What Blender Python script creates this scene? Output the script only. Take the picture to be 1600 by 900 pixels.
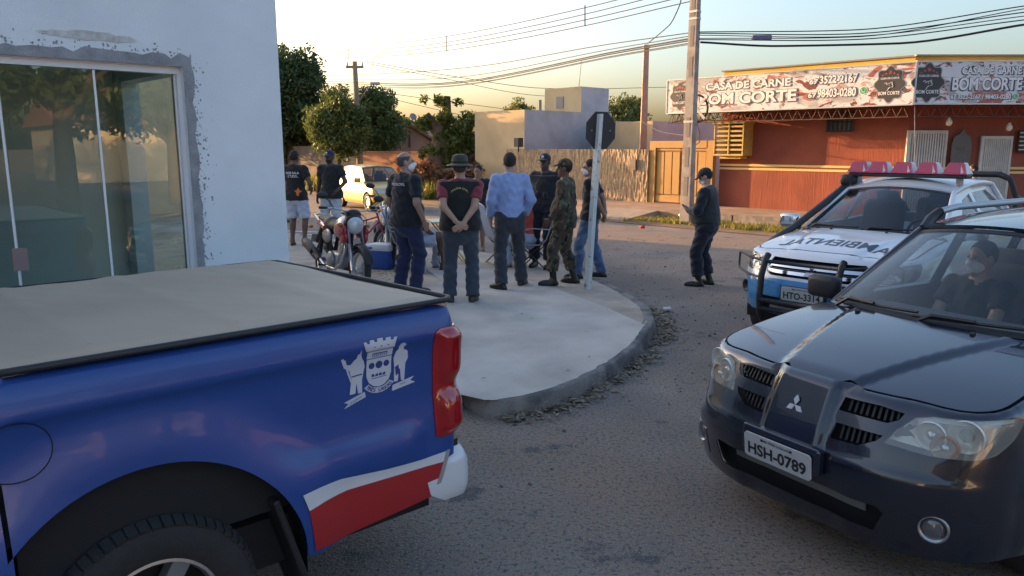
import bpy, bmesh, math, random
import numpy as np
from mathutils import Vector, Matrix, Euler
from mathutils.geometry import delaunay_2d_cdt
for _o in list(bpy.data.objects): bpy.data.objects.remove(_o)
SC = bpy.context.scene
C = SC.collection
rnd = random.Random(7); nr = np.random.RandomState(7)
R = math.radians
PI = math.pi
# ---------------------------------------------------------------- camera
CAM_H = 2.0; PITCH = math.atan(220/1200)
cam_d = bpy.data.cameras.new('camera'); cam = bpy.data.objects.new('camera', cam_d); C.objects.link(cam)
cam.location = (0, 0, CAM_H); cam.rotation_euler = (PI/2-PITCH, 0, 0)
cam_d.sensor_width = 36; cam_d.lens = 36*1200/1600; cam_d.clip_start = .05; cam_d.clip_end = 3000
SC.camera = cam
# ---------------------------------------------------------------- sky and sun
SUN_AZ, SUN_EL = R(-56), R(8)
W = bpy.data.worlds.new('World'); SC.world = W; W.use_nodes = True
wn = W.node_tree.nodes; wl = W.node_tree.links
sky = wn.new('ShaderNodeTexSky'); sky.sky_type = 'NISHITA'; sky.sun_disc = False
sky.sun_elevation = SUN_EL; sky.sun_rotation = SUN_AZ
sky.altitude = 300; sky.air_density = 1.0; sky.dust_density = 6.0; sky.ozone_density = 3.2
wl.new(sky.outputs[0], wn['Background'].inputs[0]); wn['Background'].inputs[1].default_value = .15
sl = bpy.data.lights.new('sun', 'SUN'); sl.energy = 2.6; sl.angle = R(.6); sl.color = (1, .64, .33)
sun = bpy.data.objects.new('sun', sl); C.objects.link(sun)
_s = Vector((math.sin(SUN_AZ)*math.cos(SUN_EL), math.cos(SUN_AZ)*math.cos(SUN_EL), math.sin(SUN_EL)))
sun.rotation_euler = _s.to_track_quat('Z', 'Y').to_euler(); sun.location = _s*60
SC.view_settings.view_transform = 'Standard'; SC.view_settings.look = 'None'
SC.view_settings.exposure = 2.3; SC.view_settings.gamma = 1
SC.view_settings.use_white_balance = True; SC.view_settings.white_balance_temperature = 8200; SC.view_settings.white_balance_tint = 16
# ---------------------------------------------------------------- pixel helpers (photo is 1600x900, f 1200 px)
def ray(px, py):
    cx = (px-800)/1200; cy = (450-py)/1200; c, s = math.cos(PITCH), math.sin(PITCH)
    return Vector((cx, c+cy*s, -s+cy*c))
def G(px, py, z=0.):
    d = ray(px, py); t = (z-CAM_H)/d.z
    return Vector((d.x*t, d.y*t, z))
def AT(px, py, y):
    d = ray(px, py); t = y/d.y
    return Vector((d.x*t, y, CAM_H+d.z*t))
DA = Vector((.731, .682, 0)); DB = Vector((-.682, .731, 0))   # the two street directions
def AB(q, t, z=0.): return Vector((q*DA.x+t*DB.x, q*DA.y+t*DB.y, z))
# ---------------------------------------------------------------- materials
MATS = {}
def mat(name, col, rough=.6, metal=0., var=0., vscale=6., bump=0., bscale=60., coat=0., spec=.5, col2=None, c2scale=2., c2lo=.5, c2hi=.6,
        stretch=None, emit=0., sheen=0., detail=4.):
    if name in MATS: return MATS[name]
    m = bpy.data.materials.new(name); m.use_nodes = True; MATS[name] = m
    n, l = m.node_tree.nodes, m.node_tree.links; b = n['Principled BSDF']
    b.inputs['Roughness'].default_value = rough; b.inputs['Metallic'].default_value = metal
    b.inputs['Coat Weight'].default_value = coat; b.inputs['Coat Roughness'].default_value = .04
    b.inputs['Specular IOR Level'].default_value = spec; b.inputs['Sheen Weight'].default_value = sheen
    g = n.new('ShaderNodeNewGeometry'); vec = g.outputs['Position']
    if stretch:
        mp = n.new('ShaderNodeMapping'); mp.inputs['Scale'].default_value = stretch; l.new(vec, mp.inputs[0]); vec = mp.outputs[0]
    base = None
    if col2 is not None:
        t = n.new('ShaderNodeTexNoise'); t.inputs['Scale'].default_value = c2scale; t.inputs['Detail'].default_value = 6; l.new(vec, t.inputs[0])
        r = n.new('ShaderNodeMapRange'); r.inputs[1].default_value = c2lo; r.inputs[2].default_value = c2hi; l.new(t.outputs[0], r.inputs[0])
        mx = n.new('ShaderNodeMix'); mx.data_type = 'RGBA'; mx.inputs[6].default_value = (*col, 1); mx.inputs[7].default_value = (*col2, 1)
        l.new(r.outputs[0], mx.inputs[0]); base = mx.outputs[2]
    if var:
        t = n.new('ShaderNodeTexNoise'); t.inputs['Scale'].default_value = vscale; t.inputs['Detail'].default_value = detail; l.new(vec, t.inputs[0])
        r = n.new('ShaderNodeMapRange'); r.inputs[1].default_value = .25; r.inputs[2].default_value = .75
        r.inputs[3].default_value = 1-var; r.inputs[4].default_value = 1+var; l.new(t.outputs[0], r.inputs[0])
        hs = n.new('ShaderNodeHueSaturation'); hs.inputs['Color'].default_value = (*col, 1)
        if base: l.new(base, hs.inputs['Color'])
        l.new(r.outputs[0], hs.inputs['Value']); base = hs.outputs[0]
    if base: l.new(base, b.inputs['Base Color'])
    else: b.inputs['Base Color'].default_value = (*col, 1)
    if bump:
        t = n.new('ShaderNodeTexNoise'); t.inputs['Scale'].default_value = bscale; t.inputs['Detail'].default_value = 5; l.new(vec, t.inputs[0])
        bp = n.new('ShaderNodeBump'); bp.inputs['Strength'].default_value = min(1, bump); bp.inputs['Distance'].default_value = .01*max(1, bump)
        l.new(t.outputs[0], bp.inputs['Height']); l.new(bp.outputs[0], b.inputs['Normal'])
    if emit: b.inputs['Emission Color'].default_value = (*col, 1); b.inputs['Emission Strength'].default_value = emit
    return m
def glass_mat(name, tint=(.6, .7, .7), ior=1.5, rough=.0, refl=1.0, haze=None):
    """thin pane: transparent tint under a Fresnel mirror"""
    if name in MATS: return MATS[name]
    m = bpy.data.materials.new(name); m.use_nodes = True; MATS[name] = m
    n, l = m.node_tree.nodes, m.node_tree.links; n.remove(n['Principled BSDF']); out = n['Material Output']
    tr = n.new('ShaderNodeBsdfTransparent'); tr.inputs[0].default_value = (*tint, 1)
    gl = n.new('ShaderNodeBsdfGlossy'); gl.inputs['Roughness'].default_value = rough
    lw = n.new('ShaderNodeLayerWeight'); lw.inputs[0].default_value = .5; pw = n.new('ShaderNodeMath'); pw.operation = 'POWER'; pw.inputs[1].default_value = 5; l.new(lw.outputs['Facing'], pw.inputs[0])
    f0 = ((ior-1)/(ior+1))**2; fr = n.new('ShaderNodeMath'); fr.operation = 'MULTIPLY_ADD'; fr.inputs[1].default_value = 1-f0; fr.inputs[2].default_value = f0; l.new(pw.outputs[0], fr.inputs[0])
    mu = n.new('ShaderNodeMath'); mu.operation = 'MULTIPLY'; mu.inputs[1].default_value = refl; mu.use_clamp = True; l.new(fr.outputs[0], mu.inputs[0])
    mx = n.new('ShaderNodeMixShader'); l.new(mu.outputs[0], mx.inputs[0]); l.new(tr.outputs[0], mx.inputs[1]); l.new(gl.outputs[0], mx.inputs[2])
    last = mx.outputs[0]
    if haze:
        df = n.new('ShaderNodeBsdfDiffuse'); df.inputs[0].default_value = (*haze[:3], 1)
        m2 = n.new('ShaderNodeMixShader'); m2.inputs[0].default_value = haze[3]; l.new(last, m2.inputs[1]); l.new(df.outputs[0], m2.inputs[2]); last = m2.outputs[0]
    l.new(last, out.inputs[0])
    return m
# ---------------------------------------------------------------- object helpers
def tag(o, label=None, cat=None, group=None, kind=None):
    if label: o['label'] = label
    if cat: o['category'] = cat
    if group: o['group'] = group
    if kind: o['kind'] = kind
    return o
def empty(name, loc=(0, 0, 0), rz=0., label=None, cat=None, group=None):
    o = bpy.data.objects.new(name, None); C.objects.link(o); o.location = loc; o.rotation_euler = (0, 0, rz); o.empty_display_size = .1
    return tag(o, label, cat, group)
def obj(name, me, m=None, parent=None):
    o = bpy.data.objects.new(name, me); C.objects.link(o)
    if m is not None and not me.materials:
        for k in (m if isinstance(m, (list, tuple)) else [m]): me.materials.append(k)
    if parent is not None: o.parent = parent
    return o
class MB:
    """collects vertices and faces, then links them as one mesh object"""
    def __init__(s): s.v = []; s.f = []; s.mi = []; s.M = None; s.cur = 0
    def add(s, vs, fs):
        b = len(s.v)
        for p in vs:
            p = Vector(p); s.v.append(s.M @ p if s.M else p)
        for f in fs: s.f.append([i+b for i in f]); s.mi.append(s.cur)
        return s
    def box(s, c, d, rz=0., tilt=None):
        x, y, z = d[0]/2, d[1]/2, d[2]/2; M = Matrix.Translation(c) @ (tilt if tilt else Matrix.Rotation(rz, 4, 'Z'))
        vs = [M @ Vector((sx*x, sy*y, sz*z)) for sz in (-1, 1) for sy in (-1, 1) for sx in (-1, 1)]
        return s.add(vs, [(0, 2, 3, 1), (4, 5, 7, 6), (0, 1, 5, 4), (2, 6, 7, 3), (0, 4, 6, 2), (1, 3, 7, 5)])
    def bevbox(s, c, d, b=.01, rz=0., M0=None):
        bm = bmesh.new(); bmesh.ops.create_cube(bm, size=1); bmesh.ops.scale(bm, vec=d, verts=bm.verts)
        bmesh.ops.bevel(bm, geom=bm.edges[:]+bm.verts[:], offset=b, segments=2, affect='EDGES', profile=.5)
        M = Matrix.Translation(c) @ Matrix.Rotation(rz, 4, 'Z')
        if M0: M = M @ M0
        bm.verts.index_update(); s.add([M @ v.co for v in bm.verts], [[v.index for v in f.verts] for f in bm.faces]); bm.free(); return s
    def tube(s, pts, r, n=8, cap=True, flat=1.):
        pts = [Vector(p) for p in pts]; rr = r if isinstance(r, (list, tuple)) else [r]*len(pts)
        vs = []; up = None
        for i, p in enumerate(pts):
            a = pts[max(0, i-1)]; b = pts[min(len(pts)-1, i+1)]; t = (b-a)
            if t.length < 1e-9: t = Vector((0, 0, 1))
            t.normalize()
            if up is None: up = Vector((0, 0, 1)) if abs(t.z) < .9 else Vector((1, 0, 0))
            x = t.cross(up)
            if x.length < 1e-4: x = t.orthogonal()
            x.normalize(); y = x.cross(t); up = y
            for k in range(n):
                an = 2*PI*k/n; vs.append(p+x*math.cos(an)*rr[i]+y*math.sin(an)*rr[i]*flat)
        fs = []
        for i in range(len(pts)-1):
            for k in range(n):
                k2 = (k+1) % n; fs.append((i*n+k, i*n+k2, (i+1)*n+k2, (i+1)*n+k))
        if cap: fs.append(tuple(range(n))); fs.append(tuple(reversed([(len(pts)-1)*n+k for k in range(n)])))
        return s.add(vs, fs)
    def lathe(s, prof, n=24, M=None, close=False):
        """profile of (radius, height) round local Z"""
        vs = []; fs = []; M = M or Matrix()
        for r, h in prof:
            for k in range(n):
                a = 2*PI*k/n; vs.append(M @ Vector((r*math.cos(a), r*math.sin(a), h)))
        m = len(prof)
        for i in range(m-1 if not close else m):
            j = (i+1) % m
            for k in range(n):
                k2 = (k+1) % n; fs.append((i*n+k, i*n+k2, j*n+k2, j*n+k))
        if not close:
            if prof[0][0] > 1e-6: fs.append(tuple(reversed(range(n))))
            if prof[-1][0] > 1e-6: fs.append(tuple((m-1)*n+k for k in range(n)))
        return s.add(vs, fs)
    def prism(s, poly, z0, z1, M=None):
        n = len(poly); M = M or Matrix()
        vs = [M @ Vector((p[0], p[1], z0)) for p in poly]+[M @ Vector((p[0], p[1], z1)) for p in poly]
        fs = [tuple(reversed(range(n))), tuple(range(n, 2*n))]+[(i, (i+1) % n, n+(i+1) % n, n+i) for i in range(n)]
        return s.add(vs, fs)
    def build(s, name, m, parent=None, smooth=False, angle=None):
        me = bpy.data.meshes.new(name); me.from_pydata([tuple(v) for v in s.v], [], s.f)
        ms = m if isinstance(m, (list, tuple)) else [m]
        for k in ms: me.materials.append(k)
        if len(ms) > 1: me.polygons.foreach_set('material_index', s.mi)
        if smooth or angle:
            me.polygons.foreach_set('use_smooth', [True]*len(me.polygons))
            if angle: me.set_sharp_from_angle(angle=R(angle))
        me.update()
        return obj(name, me, None, parent)
def in_poly(P, poly):
    P = np.asarray(P); poly = np.asarray(poly); x, y = P[:, 0], P[:, 1]; ins = np.zeros(len(P), bool); j = len(poly)-1
    for i in range(len(poly)):
        xi, yi = poly[i]; xj, yj = poly[j]
        c = ((yi > y) != (yj > y)) & (x < (xj-xi)*(y-yi)/(yj-yi+1e-12)+xi); ins ^= c; j = i
    return ins
def resample(poly, step, closed=True):
    poly = [np.array(p, float) for p in poly]; out = []; n = len(poly)
    for i in range(n if closed else n-1):
        a, b = poly[i], poly[(i+1) % n]; k = max(1, int(round(np.linalg.norm(b-a)/step)))
        for q in range(k): out.append(a+(b-a)*q/k)
    if not closed: out.append(poly[-1])
    return np.array(out)
def seg_dist(P, poly):
    d = np.full(len(P), 1e9); n = len(poly)
    for i in range(n):
        a, b = poly[i], poly[(i+1) % n]; ab = b-a; t = np.clip(((P-a)@ab)/(ab@ab+1e-12), 0, 1)
        d = np.minimum(d, np.linalg.norm(P-(a+t[:, None]*ab), axis=1))
    return d
def triang(poly, holes=(), step=.05):
    loops = [resample(poly, step)]+[resample(h, step) for h in holes]
    allp = np.vstack(loops); lo, hi = allp.min(0), allp.max(0)
    gx = np.arange(lo[0]+step/2, hi[0], step); gy = np.arange(lo[1]+step/2, hi[1], step)
    g = np.array([(x, y) for x in gx for y in gy]).reshape(-1, 2)
    if len(g):
        k = in_poly(g, loops[0])
        for h in loops[1:]: k &= ~in_poly(g, h)
        g = g[k]
        for lp in loops:
            if len(g): g = g[seg_dist(g, lp) > step*.45]
    edges = []; b = 0
    for lp in loops: n = len(lp); edges += [(b+i, b+(i+1) % n) for i in range(n)]; b += n
    pts = np.vstack([allp, g]) if len(g) else allp
    v, e, f, *_ = delaunay_2d_cdt([Vector(p) for p in pts], edges, [], 0, 1e-6)
    V = np.array([tuple(p) for p in v]); F = np.array([tuple(t) for t in f if len(t) == 3])
    cen = V[F].mean(1); k = in_poly(cen, loops[0])
    for h in loops[1:]: k &= ~in_poly(cen, h)
    return V, F[k]
def surf_mesh(name, S, V, F, thick=0., offs=0., flip=False):
    """map a flat triangulation through S(u, v) -> (N,3), give it true normals and, if asked, a back and rim"""
    e = 1e-3
    P = S(V[:, 0], V[:, 1]); du = S(V[:, 0]+e, V[:, 1])-S(V[:, 0]-e, V[:, 1]); dv = S(V[:, 0], V[:, 1]+e)-S(V[:, 0], V[:, 1]-e)
    N = np.cross(du, dv); N /= np.linalg.norm(N, axis=1)[:, None]+1e-12
    T = V[F]; ar = (T[:, 1, 0]-T[:, 0, 0])*(T[:, 2, 1]-T[:, 0, 1])-(T[:, 1, 1]-T[:, 0, 1])*(T[:, 2, 0]-T[:, 0, 0])
    F = F.copy(); w = ar < 0; F[w] = F[w][:, ::-1]
    if flip: N = -N; F = F[:, ::-1]
    P = P+N*offs; verts = P; faces = [tuple(int(i) for i in t) for t in F]; ln = [N[i] for t in F for i in t]; n = len(V)
    if thick:
        verts = np.vstack([P, P-N*thick]); cnt = {}
        for t in F:
            for a, b in ((t[0], t[1]), (t[1], t[2]), (t[2], t[0])):
                k = (min(a, b), max(a, b)); cnt[k] = None if k in cnt else (int(a), int(b))
        for t in F: faces.append((int(t[2])+n, int(t[1])+n, int(t[0])+n)); ln += [-N[t[2]], -N[t[1]], -N[t[0]]]
        for k, ab in cnt.items():
            if ab:
                a, b = ab; faces.append((b, a, a+n, b+n)); q = np.cross(verts[a]-verts[b], verts[a+n]-verts[a]); q /= np.linalg.norm(q)+1e-12; ln += [q]*4
    me = bpy.data.meshes.new(name); me.from_pydata([tuple(p) for p in verts], [], faces)
    me.polygons.foreach_set('use_smooth', [True]*len(me.polygons))
    me.normals_split_custom_set([tuple(q) for q in ln]); me.update()
    return me
def patch(name, S, poly, m, parent=None, holes=(), step=.05, thick=.004, offs=0., flip=False):
    V, F = triang(poly, holes, step)
    return obj(name, surf_mesh(name, S, V, F, thick, offs, flip), m, parent)
def circle(cx, cy, rx, ry=None, n=24, a0=0., a1=2*PI):
    ry = rx if ry is None else ry
    full = abs(a1-a0-2*PI) < 1e-6
    return [(cx+rx*math.cos(a0+(a1-a0)*k/(n if full else n-1)), cy+ry*math.sin(a0+(a1-a0)*k/(n if full else n-1))) for k in range(n)]
def pchip(xs, ys):
    xs = np.array(xs, float); ys = np.array(ys, float); h = np.diff(xs); d = np.diff(ys)/h; m = np.zeros_like(ys)
    for i in range(1, len(xs)-1):
        if d[i-1]*d[i] > 0: w1 = 2*h[i]+h[i-1]; w2 = h[i]+2*h[i-1]; m[i] = (w1+w2)/(w1/d[i-1]+w2/d[i])
    m[0], m[-1] = d[0], d[-1]
    def f(x):
        x = np.asarray(x, float); xc = np.clip(x, xs[0], xs[-1]); i = np.clip(np.searchsorted(xs, xc)-1, 0, len(h)-1); t = (xc-xs[i])/h[i]
        return ys[i]*(1+2*t)*(1-t)**2+m[i]*h[i]*t*(1-t)**2+ys[i+1]*t*t*(3-2*t)+m[i+1]*h[i]*t*t*(t-1)+(x-xc)*np.where(x < xs[0], m[0], m[-1])
    return f
def smooth01(a, b, x): t = np.clip((np.asarray(x, float)-a)/(b-a), 0, 1); return t*t*(3-2*t)
_tc = {}
def text_geo(s, size=1., bold=0., align='CENTER', shear=0., space=1.):
    """built-in lettering as flat vertices (N,2) and faces"""
    k = (s, bold, align, shear, space)
    if k not in _tc:
        cu = bpy.data.curves.new('lettering', 'FONT'); cu.body = s; cu.size = 1; cu.offset = bold; cu.align_x = align; cu.align_y = 'CENTER'
        cu.shear = shear; cu.space_character = space; cu.resolution_u = 3
        o = bpy.data.objects.new('lettering', cu); C.objects.link(o); me = bpy.data.meshes.new_from_object(o); bt = bmesh.new(); bt.from_mesh(me); bmesh.ops.triangulate(bt, faces=bt.faces[:]); bt.to_mesh(me); bt.free()
        V = np.array([tuple(v.co) for v in me.vertices]).reshape(-1, 3)[:, :2]; F = [tuple(p.vertices) for p in me.polygons]
        bpy.data.objects.remove(o); bpy.data.curves.remove(cu); bpy.data.meshes.remove(me); _tc[k] = (V, F)
    V, F = _tc[k]; return V*size, F
def lettering(name, s, m, parent, M=None, S=None, size=.1, width=None, height=None, bold=0., align='CENTER', shear=0., space=1., mirror=False, offs=0., flip=False):
    """flat lettering placed by matrix M (local XY) or mapped through a surface S(u, v)"""
    V, F = text_geo(s, size, bold, align, shear, space); V = V.copy()
    if width: w = np.ptp(V[:, 0]); V[:, 0] = (V[:, 0]-(V[:, 0].min()+V[:, 0].max())/2)*width/w
    if height: h = np.ptp(V[:, 1]); V[:, 1] = (V[:, 1]-(V[:, 1].min()+V[:, 1].max())/2)*height/h
    if mirror: V[:, 0] *= -1
    if S is not None:                                                    # finer facets so that the letters follow a curved panel
        F = [(f[0], f[i], f[i+1]) for f in F for i in range(1, len(f)-1)]
        for _ in range(2):
            Vl = [tuple(v) for v in V]; mid = {}; F2 = []
            def mp_(a, b):
                k_ = (min(a, b), max(a, b))
                if k_ not in mid: mid[k_] = len(Vl); Vl.append(((Vl[a][0]+Vl[b][0])/2, (Vl[a][1]+Vl[b][1])/2))
                return mid[k_]
            for a, b, c in F: ab, bc, ca = mp_(a, b), mp_(b, c), mp_(c, a); F2 += [(a, ab, ca), (ab, b, bc), (ca, bc, c), (ab, bc, ca)]
            V, F = np.array(Vl), F2
    if S is None:
        P = [M @ Vector((a, b, offs)) for a, b in V]
    else:
        e = 1e-3; A = S(V[:, 0], V[:, 1]); du = S(V[:, 0]+e, V[:, 1])-A; dv = S(V[:, 0], V[:, 1]+e)-A
        N = np.cross(du, dv); N /= np.linalg.norm(N, axis=1)[:, None]+1e-12; P = A+N*(offs*(-1 if flip else 1))
    me = bpy.data.meshes.new(name); me.from_pydata([tuple(p) for p in P], [], F); me.update()
    return obj(name, me, m, parent)
def copy_tree(o, parent=None):
    c = o.copy(); C.objects.link(c)
    if parent is not None: c.parent = parent
    for ch in [x for x in bpy.data.objects if x.parent == o]: copy_tree(ch, c)
    return c
def frame(org, xdir, zdir=(0, 0, 1)):
    """matrix: local X along xdir, local Y up along zdir, local Z out of the face"""
    x = Vector(xdir).normalized(); y = Vector(zdir).normalized(); z = x.cross(y).normalized(); y = z.cross(x)
    M = Matrix((x, y, z)).transposed().to_4x4(); M.translation = Vector(org); return M
# ================================================================ THE SETTING
def leaf_mat(name, c1, c2, trans=.35):
    if name in MATS: return MATS[name]
    m = bpy.data.materials.new(name); m.use_nodes = True; MATS[name] = m
    n, l = m.node_tree.nodes, m.node_tree.links; b = n['Principled BSDF']; b.inputs['Roughness'].default_value = .55
    g = n.new('ShaderNodeNewGeometry'); rp = n.new('ShaderNodeValToRGB')
    rp.color_ramp.elements[0].color = (*c1, 1); rp.color_ramp.elements[1].color = (*c2, 1)
    t = n.new('ShaderNodeTexNoise'); t.inputs['Scale'].default_value = 1.3; l.new(g.outputs['Position'], t.inputs[0])
    ad = n.new('ShaderNodeMath'); ad.operation = 'ADD'; l.new(g.outputs['Random Per Island'], ad.inputs[0]); l.new(t.outputs[0], ad.inputs[1])
    mu = n.new('ShaderNodeMath'); mu.operation = 'MULTIPLY'; mu.inputs[1].default_value = .6; l.new(ad.outputs[0], mu.inputs[0])
    l.new(mu.outputs[0], rp.inputs[0]); l.new(rp.outputs[0], b.inputs['Base Color'])
    tr = n.new('ShaderNodeBsdfTranslucent'); l.new(rp.outputs[0], tr.inputs[0])
    mx = n.new('ShaderNodeMixShader'); mx.inputs[0].default_value = trans; l.new(b.outputs[0], mx.inputs[1]); l.new(tr.outputs[0], mx.inputs[2])
    l.new(mx.outputs[0], n['Material Output'].inputs[0]); return m
def asphalt_mat():
    m = mat('asphalt', (.05, .045, .046), rough=.82, spec=.3); n, l = m.node_tree.nodes, m.node_tree.links; b = n['Principled BSDF']
    g = n.new('ShaderNodeNewGeometry'); P = g.outputs['Position']
    def noise(sc, det=5, rough=.55):
        t = n.new('ShaderNodeTexNoise'); t.inputs['Scale'].default_value = sc; t.inputs['Detail'].default_value = det; t.inputs['Roughness'].default_value = rough; l.new(P, t.inputs[0]); return t.outputs[0]
    def ramp(src, lo, hi):
        r = n.new('ShaderNodeMapRange'); r.inputs[1].default_value = lo; r.inputs[2].default_value = hi; l.new(src, r.inputs[0]); return r.outputs[0]
    def mix(f, a, c2, mode='MIX'):
        x = n.new('ShaderNodeMix'); x.data_type = 'RGBA'; x.blend_type = mode; l.new(f, x.inputs[0])
        if isinstance(a, tuple): x.inputs[6].default_value = (*a, 1)
        else: l.new(a, x.inputs[6])
        if isinstance(c2, tuple): x.inputs[7].default_value = (*c2, 1)
        else: l.new(c2, x.inputs[7])
        return x.outputs[2]
    c = mix(ramp(noise(.9, 6), .4, .65), (.205, .165, .138), (.295, .235, .19))
    c = mix(ramp(noise(.33, 8, .65), .45, .62), c, (.29, .195, .135)); c = mix(ramp(noise(.12, 3), .52, .6), c, (.13, .112, .10))             # red dust lying on the asphalt
    c = mix(ramp(noise(1.6, 9, .7), .58, .63), c, (.10, .092, .09))           # bitumen patches
    v = n.new('ShaderNodeTexVoronoi'); v.inputs['Scale'].default_value = 75; l.new(P, v.inputs[0])
    c = mix(ramp(noise(38, 4, .75), .52, .60), c, (.085, .078, .076)); c = mix(ramp(noise(85, 3, .7), .57, .62), c, (.33, .31, .285))
    sp = n.new('ShaderNodeMapRange'); sp.inputs[1].default_value = .0; sp.inputs[2].default_value = .5; sp.inputs[3].default_value = .35; sp.inputs[4].default_value = 1.15; l.new(v.outputs['Distance'], sp.inputs[0])
    l.new(c, b.inputs['Base Color'])
    h = n.new('ShaderNodeMath'); h.operation = 'MULTIPLY_ADD'; h.inputs[1].default_value = .6; l.new(v.outputs['Distance'], h.inputs[0]); l.new(noise(9, 8, .7), h.inputs[2])
    bp = n.new('ShaderNodeBump'); bp.inputs['Strength'].default_value = .75; bp.inputs['Distance'].default_value = .012; l.new(h.outputs[0], bp.inputs['Height']); l.new(bp.outputs[0], b.inputs['Normal'])
    return m
M_asph = asphalt_mat()
M_dirt = mat('red_dirt', (.20, .115, .072), .95, var=.35, vscale=1.5, bump=1.5, bscale=25, col2=(.15, .12, .055), c2scale=.5, c2lo=.52, c2hi=.64)
M_conc = mat('new_concrete', (.54, .48, .42), .85, var=.22, vscale=1.6, bump=.9, bscale=60, col2=(.38, .335, .29), c2scale=1.3, c2lo=.46, c2hi=.74, detail=8)
M_conc2 = mat('old_concrete', (.46, .38, .31), .9, var=.2, vscale=2.5, bump=.8, bscale=70, col2=(.35, .28, .22), c2scale=1.7, c2lo=.5, c2hi=.7, detail=8)
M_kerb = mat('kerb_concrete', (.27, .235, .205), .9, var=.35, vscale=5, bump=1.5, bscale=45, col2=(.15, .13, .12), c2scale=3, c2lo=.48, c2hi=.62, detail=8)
def sheet(name, poly, z, m, kind='structure', parent=None):
    me = bpy.data.meshes.new(name); me.from_pydata([(p[0], p[1], z) for p in poly], [], [tuple(range(len(poly)))]); me.update()
    o = obj(name, me, m, parent)
    if kind: o['kind'] = kind
    return o
# ground sheet to the horizon (kept flat), and the asphalt of both streets
sheet('ground', [(-600, -600), (600, -600), (600, 900), (-600, 900)], -.02, M_dirt)
def abp(*qt): return [AB(q, t)[:2] for q, t in qt]
sheet('road', abp((-70, -4.6), (-70, 4.9), (5, 4.9), (5, 90), (16.7, 90), (16.7, -60), (9.4, -60), (9.4, -4.6)), 0, M_asph)
# corner pavement: edge points read off the kerb
edge = [tuple(AB(-2.2, 4.65)[:2]), (-.39, 6.0), (-.30, 5.72), (-.14, 5.53), (.06, 5.6), (.25, 5.73), (.49, 5.97), (.71, 6.28), (.92, 6.62), (1.08, 6.95), (1.27, 7.38), (1.4, 7.8), (1.53, 8.2), (1.59, 8.58), (1.61, 8.95), (1.58, 9.32), (1.48, 9.97), (1.31, 10.65),
        (1.14, 11.3), (.95, 11.95), (.6, 12.8), (-.1, 13.5), (-1.1, 14.2), (-2.4, 15.0), (-3.9, 16.1), (-5.2, 17.4)]
def roughen(pts, step, amp):
    a = np.array(pts, float); s_ = np.r_[0, np.cumsum(np.hypot(*np.diff(a, axis=0).T))]; u_ = np.linspace(0, s_[-1], int(s_[-1]/step)); P = np.stack([pchip(s_, a[:, 0])(u_), pchip(s_, a[:, 1])(u_)], 1); P[1:-1] += nr.normal(0, amp, (len(P)-2, 2)); return [tuple(p) for p in P]
e2 = roughen(edge, .08, .006)
pave = e2+[tuple(AB(9.1, 60)[:2]), tuple(AB(-40, 60)[:2]), tuple(AB(-40, 4.65)[:2])]
mb = MB(); mb.prism(pave, -.015, .13); tag(mb.build('pavement', [M_conc2]), kind='structure')
# kerb stone face: a rough strip just outside the slab
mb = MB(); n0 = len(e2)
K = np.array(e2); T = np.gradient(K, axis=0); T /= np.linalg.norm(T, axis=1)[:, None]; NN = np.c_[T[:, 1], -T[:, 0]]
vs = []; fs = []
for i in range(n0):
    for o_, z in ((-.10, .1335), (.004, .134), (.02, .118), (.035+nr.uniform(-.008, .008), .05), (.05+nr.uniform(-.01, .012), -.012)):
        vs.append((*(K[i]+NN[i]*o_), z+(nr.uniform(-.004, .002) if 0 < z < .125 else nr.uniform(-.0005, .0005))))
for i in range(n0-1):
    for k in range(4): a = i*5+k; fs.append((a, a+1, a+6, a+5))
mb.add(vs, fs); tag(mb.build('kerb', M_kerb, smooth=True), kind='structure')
# fresh pale concrete poured over the near part of the corner
near = [p for p in e2 if 5.5 < p[1] < 8.3 and p[0] > -.2]
slab = [tuple(np.array(p)*.985+np.array((-.05, .06))) for p in near]+[tuple(G(*p)[:2]) for p in []]
line = [G(1006, 508, .13), G(950, 482, .13), G(905, 465, .13), G(860, 449, .13), G(820, 437, .13), G(770, 424, .13), G(700, 412, .13), G(640, 404, .13)]
slab += [tuple(p[:2]) for p in line]+[tuple(AB(6.6, 8.5)[:2]), tuple(AB(2.6, 6.34)[:2]), tuple(AB(3.45, 4.9)[:2])]
sheet('concrete_slab', slab, .1375, M_conc)
# far side of the cross street: dirt verge, raised pavement, ramp
sheet('verge', abp((16.2, -40), (18.4, -40), (18.4, 80), (16.2, 80)), .012, M_dirt)
M_tile = mat('far_pavement', (.36, .235, .16), .9, var=.2, vscale=1.2, bump=.5, bscale=60, col2=(.27, .18, .13), c2scale=2.2, c2lo=.45, c2hi=.65)
mb = MB(); mb.prism(abp((18.35, -40), (21.4, -40), (21.4, 80), (18.35, 80)), 0, .2); tag(mb.build('far_pavement', M_tile), kind='structure')
mb = MB()
for t0, t1, h in ((-20, 6.4, .235), (6.45, 8.6, .235), (8.65, 10.9, .24), (10.95, 12.3, .23)):
    mb.prism(abp((18.2, t0), (18.36, t0), (18.36, t1), (18.2, t1)), 0, h)
tag(mb.build('far_kerb', M_kerb), kind='structure')
mb = MB(); M_ramp = mat('ramp_concrete', (.34, .26, .19), .9, var=.2, vscale=3, bump=.6)
p = abp((16.7, 16.2), (18.3, 16.2), (18.3, 13.4), (16.7, 13.4))
mb.add([(*p[0], .02), (*p[1], .2), (*p[2], .2), (*p[3], .02), (*p[0], -.01), (*p[1], -.01), (*p[2], -.01), (*p[3], -.01)], [(0, 3, 2, 1), (0, 1, 5, 4), (3, 7, 6, 2), (0, 4, 7, 3)])
tag(mb.build('driveway_ramp', M_ramp), kind='structure')
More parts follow.
